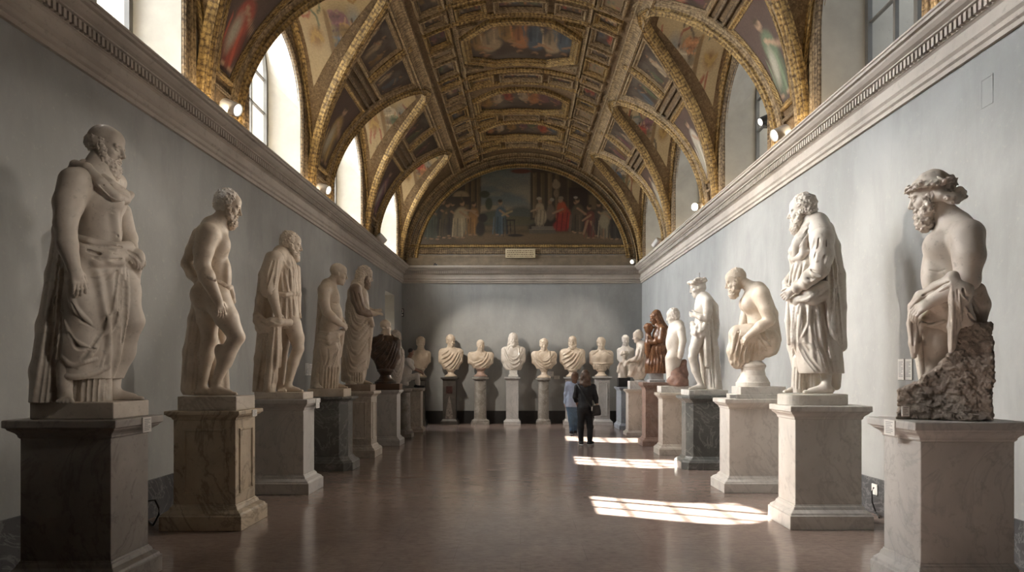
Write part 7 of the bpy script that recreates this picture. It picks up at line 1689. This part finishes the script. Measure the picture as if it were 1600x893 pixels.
# ================================================================== SPOTLIGHTS ON THE CORNICE
M_LAMPW = plain('white_lamp_body', (0.55, 0.54, 0.52), 0.4, var=.04)
M_LAMPK = plain('black_lamp_body', (0.03, 0.03, 0.03), 0.4, var=.04)
def emit(name, c, e):
    m, n, b = new_mat(name); b.inputs['Emission Color'].default_value = (*c, 1); b.inputs['Emission Strength'].default_value = e; b.inputs['Base Color'].default_value = (.8, .8, .8, 1); return m
M_LENS = emit('lit_lens', (1.0, 0.92, 0.80), 2.0); M_LENS2 = emit('bright_lens', (1.0, 0.88, 0.68), 25.0)
def spotlight(pos, aim, power, label, size=.085, cone=38, lens=M_LENS, body=M_LAMPW, blend=.6, base=None, soft=.06):
    pos, aim = Vector(pos), Vector(aim); d = (aim - pos).normalized(); r = empty('cornice_spotlight', tuple(base or (pos.x, pos.y, 4.96)), 0, label, 'spotlight', 'cornice spotlights')
    q = d.to_track_quat('Z', 'Y').to_matrix()
    def ring(rad, z, n=24): return [tuple(pos + q @ Vector((rad * math.cos(2 * math.pi * i / n), rad * math.sin(2 * math.pi * i / n), z))) for i in range(n)]
    L = size * 2.6
    MB().loft([ring(size * .75, -L * .6), ring(size * .98, -L * .5), ring(size, -L * .42), ring(size, L * .5), ring(size * .88, L * .5), ring(size * .86, L * .42)]).build('housing', body, r)
    MB().loft([ring(size * .84, L * .425), ring(size * .84, L * .44)]).build('lens', lens, r)
    mb = MB(); b0 = Vector(base) if base else Vector((pos.x, pos.y, 4.955)); mb.tube([tuple(b0), tuple(pos - d * L * .25 + Vector((0, 0, -size * .2)))], .014); mb.box(b0.x - .05, b0.x + .05, b0.y - .06, b0.y + .06, b0.z, b0.z + .03); mb.build('bracket', M_LAMPK, r)
    li = bpy.data.lights.new('lamp_light', 'SPOT'); li.energy = power * LAMP_GAIN; li.spot_size = math.radians(cone); li.spot_blend = blend; li.color = (1.0, 0.89, 0.76); li.shadow_soft_size = soft
    lo = bpy.data.objects.new('lamp_light', li); COL.objects.link(lo); lo.parent = r; rl = Vector(r.location)
    lo.location = pos + d * (L * .5 + .01) - rl; lo.rotation_euler = (-d).to_track_quat('Z', 'Y').to_euler()
def on_cornice(side, y, over=.17, up=.12): return (wallx(side, y) - side * over, y, 4.955 + up)
spotlight(on_cornice(-1, 8.95, .27), (3.1, 7.2, 1.9), 1350, 'white spotlight on the left cornice nearest the viewer', .088, 40, base=(wallx(-1, 8.95) + .13, 8.95, 4.955))
spotlight(on_cornice(-1, 12.9, .25), (3.5, 10.9, 2.2), 1500, 'white spotlight on the left cornice below the third window', .085, 54, base=(wallx(-1, 12.9) + .12, 12.9, 4.955))
spotlight(on_cornice(-1, 17.7, .25), (-.5, 21.3, 1.45), 620, 'white spotlight on the left cornice nearest the end wall', .085, 54, base=(wallx(-1, 17.7) + .12, 17.7, 4.955))
spotlight(on_cornice(1, 9.9, .25), (-3.1, 8.4, 1.9), 430, 'white spotlight on the right cornice nearest the viewer', .088, 44, base=(wallx(1, 9.9) - .12, 9.9, 4.955))
spotlight(on_cornice(1, 14.3, .25), (-3.15, 7.15, 2.95), 1000, 'brightly lit spotlight on the right cornice, glaring at the viewer', .085, 17, M_LENS2, base=(wallx(1, 14.3) - .12, 14.3, 4.955))
spotlight(on_cornice(1, 18.3, .25), (1.4, 21.3, 1.8), 250, 'white spotlight on the right cornice below the farthest window', .085, 60, base=(wallx(1, 18.3) - .12, 18.3, 4.955))
spotlight((3.52, 21.30, 5.07), (-2.9, 12.5, 2.0), 650, 'small white spotlight in the far right corner of the cornice', .07, 40, base=(3.6, 21.42, 4.955))
spotlight((wallx(1, 11.2) - .02, 11.15, 5.72), (-2.9, 9.3, 2.2), 150, 'black spotlight fixed at the edge of the third right window', .07, 40, lens=M_LENS, body=M_LAMPK, base=(wallx(1, 11.15) + .02, 11.13, 5.60))
spotlight(on_cornice(1, 3.3, .25), (-2.95, 5.3, 2.5), 420, 'added white spotlight on the right cornice beside the viewer, out of frame', .085, 21, soft=.45, base=(wallx(1, 3.3) - .12, 3.3, 4.955))  # unseen lamp added to brighten the nearest left statue
spotlight(on_cornice(-1, 3.0, .25), (3.05, 5.05, 2.05), 170, 'added white spotlight on the left cornice beside the viewer, out of frame', .085, 24, soft=.5, base=(wallx(-1, 3.0) + .12, 3.0, 4.955))  # added out of frame to lift the wreathed half figure
mb = MB(); mb.box(-2.72, -2.60, 21.40, 21.50, 4.955, 5.0); mb.box(-2.70, -2.64, 21.38, 21.46, 5.0, 5.03)
tag(mb.build('cable_box', M_LAMPK), 'small black cable box on the cornice below the mural', 'cable box')

# ================================================================== CARDS, NOTICES, SOCKETS AND CABLES
def wall_card(px0, px1, y0, y1, side, label, ink=5):
    """Notice flat on a side wall between two pixel columns."""
    D = []
    for px in (px0, px1):
        t = (px - CX) / FX; vp = (839.5 if side < 0 else 797.0); xb, kk = (Xl(YB), .0248) if side < 0 else (Xr(YB), -.0150)
        y = (xb - kk * YB) / (t - kk) if True else 0; D.append(y)
    da, db = D; P = lambda d, py: (wallx(side, d) - side * .008, d, z_at(py, d))
    dm = (da + db) / 2; z0, z1 = z_at(y1, dm), z_at(y0, dm)
    c = [(wallx(side, da) - side * .008, da, z0), (wallx(side, db) - side * .008, db, z0), (wallx(side, db) - side * .008, db, z1), (wallx(side, da) - side * .008, da, z1)]
    return card('wall_notice', c, label, ink=ink, cat='notice')
wall_card(476, 481.5, 567, 586, -1, 'left sheet of the printed notice pair on the left wall')
wall_card(482.3, 487.5, 568, 586, -1, 'right sheet of the printed notice pair on the left wall')
wall_card(1404.5, 1414, 560.5, 593, 1, 'left sheet of the printed notice pair on the right wall')
wall_card(1416, 1426.5, 560.5, 593, 1, 'right sheet of the printed notice pair on the right wall')
def ped_card(key, z1, h, w, face='inner', off=.0, lean=0.0, label='white printed card'):
    """Card fixed to the hall side of a pedestal's cap."""
    p = PEDS[key]; s_ = p['side']; x = (p['x1'] + p['co'] + .006) if s_ < 0 else (p['x0'] - p['co'] - .006); y = p['y0'] + off
    if s_ < 0: c = [(x, y, z1 - h), (x + lean, y + w, z1 - h), (x + lean, y + w, z1), (x, y, z1)]
    else: c = [(x, y + w, z1 - h), (x, y, z1 - h), (x, y, z1), (x, y + w, z1)]
    o = card('label_card', c, None, p['root']); o['label'] = label
ped_card('P1', 1.256, .115, .12, off=.26); ped_card('P2', 1.206, .07, .12, off=.26); ped_card('P3', 1.244, .13, .15, off=.30); ped_card('P6', 1.215, .06, .10, off=.1); ped_card('P8', 1.165, .06, .1, off=.1)
ped_card('R5', 1.256, .11, .14, off=.16)
def face_card(root_key, px0, px1, py0, py1, d, label, mat=None):
    k = d / FX; c = [((px0 - CX) * k, d, z_at(py1, d)), ((px1 - CX) * k, d, z_at(py1, d)), ((px1 - CX) * k, d, z_at(py0, d)), ((px0 - CX) * k, d, z_at(py0, d))]
    return c
def child_card(root, c, label='white printed card', ink=2):
    o = card('label_card', c, None, root, ink); o['label'] = label
ROOTS = {o.name.split('.')[0]: o for o in COL.objects if o.parent is None}
child_card(ROOTS['rock_statue'], face_card('', 1409, 1420.5, 634, 650, 4.785, ''))
child_card(ROOTS['crouching_statue'], [((1140 - CX) * 9.19 / FX, 9.195, 1.256), ((1152 - CX) * 9.19 / FX, 9.195, 1.256), ((1152 - CX) * 9.19 / FX, 9.195, 1.305), ((1140 - CX) * 9.19 / FX, 9.195, 1.305)])
child_card(ROOTS['wreathed_youth_statue'], face_card('', 1077, 1086, 609.5, 615.5, 11.34, ''))
child_card(ROOTS['long_haired_statue'], face_card('', 579.2, 583.5, 602, 608, 12.98, '')) if False else None
# two small notices on the end wall between the pale column and the mantled bust
tag(card('wall_notice', face_card('', 855, 865, 580, 588, YB - .006, ''), None, None, 2), 'small dark-printed notice on the end wall right of the pale column', 'notice')
tag(card('wall_notice', face_card('', 866, 874.5, 586.5, 592, YB - .006, ''), None, None, 1), 'small bright card on the end wall, lower of the two', 'notice')
# small sign in the far left corner
sg = empty('corner_sign', ((628.5 - CX) * YB / FX, YB, z_at(489, YB)), 0, 'small white sign with a dark figure high in the far left corner', 'sign')
k = YB / FX; sx = lambda x: (x - CX) * k
mb = MB(); mb.box(sx(625.6), sx(631.2), YB - .03, YB - .004, z_at(494.5, YB), z_at(482, YB)); mb.build('plate', M_LAMPK, sg)
mb = MB(); mb.box(sx(626.6), sx(630.2), YB - .034, YB - .029, z_at(488.6, YB), z_at(483.2, YB)); mb.build('white_panel', M_CARD, sg)
mb = MB(); mb.box(sx(626.8), sx(630.0), YB - .034, YB - .029, z_at(493.2, YB), z_at(490.6, YB)); mb.build('white_panel', M_CARD, sg)
mb = MB(); mb.box(sx(627.9), sx(629.0), YB - .037, YB - .0335, z_at(487.8, YB), z_at(484.2, YB)); mb.build('dark_symbol', M_LAMPK, sg)
# access panel outline on the right wall
y0, y1 = [(Xr(YB) + .0150 * YB) / ((px - CX) / FX + .0150) for px in (1533, 1552)]
mb = MB(); ym = (y0 + y1) / 2; z0, z1 = z_at(162, ym) - .02, z_at(120, ym); W4 = lambda y, z, h: (wallx(1, y) - h, y, z)
frame(mb, lambda s, v, h: W4(s, v, h), [(min(y0, y1), z0), (max(y0, y1), z0), (max(y0, y1), z1), (min(y0, y1), z1)], [(0, 0), (0, .004), (.008, .004), (.012, .001)], 3.0)
tag(mb.build('access_panel', M_WALL), 'small square access panel high on the right wall', 'panel')
# socket with cable on the right wall
yk = (Xr(YB) + .0150 * YB) / ((1372 - CX) / FX + .0150); so = empty('wall_socket', (wallx(1, yk), yk, .28), 0, 'small socket with a dark cable above the skirting, behind the white sunlit pedestal', 'socket')
X = wallx(1, yk); mb = MB(); mb.box(X - .045, X - .028, yk - .06, yk + .06, .22, .34); bevel(mb.build('socket_plate', M_CARD, so), .004)
mb = MB(); mb.tube([(X - .05, yk, .30), (X - .08, yk - .02, .26), (X - .09, yk - .04, .15), (X - .06, yk - .06, .04), (X - .12, yk - .25, .012)], .009); mb.build('cable', M_LAMPK, so)
# cable loop beside the veined pedestal on the left
p2 = PEDS['P2']; xa = p2['x0'] - .31; mb = MB()
mb.tube([(xa - .12, 7.05, .012), (xa - .05, 7.02, .015), (xa - .02, 7.0, .16), (xa + .06, 6.98, .29), (xa + .13, 6.98, .30), (xa + .16, 7.0, .22), (xa + .14, 7.04, .14), (xa + .05, 7.1, .02), (xa - .1, 7.3, .012)], .010, 8)
tag(mb.build('cable', M_LAMPK), 'black cable looped on the floor beside the veined cream pedestal', 'cable')

# unseen warm light strips added on top of the cornice to brighten the hall
for side in (-1, 1):
    ya, yb = 6.5, 20.8; st = empty('added_light_strip', (wallx(side, 14) - side * .1, (ya + yb) / 2, 4.972), 0, 'added warm light strip, out of view on top of the %s cornice, washing the vault' % ('left' if side < 0 else 'right'), 'light strip', 'added light strips')
    mb = MB(); mb.loft([[(wallx(side, y) - side * d, y, z) for d, z in ((.07, 4.968), (.13, 4.968), (.13, 4.99), (.07, 4.99))] for y in (ya, yb)]); mb.build('channel', M_LAMPW, st)
    L = bpy.data.lights.new('added_strip_lamp', 'AREA'); L.shape = 'RECTANGLE'; L.size = .06; L.size_y = yb - ya; L.energy = 60 * LAMP_GAIN; L.color = (1.0, 0.80, 0.56)
    lo = bpy.data.objects.new('added_strip_lamp', L); COL.objects.link(lo); lo.parent = st
    lo.location = (0, 0, .03); xa, xb = wallx(side, ya), wallx(side, yb); lo.rotation_euler = (0, math.radians(180 + side * 25), 0)
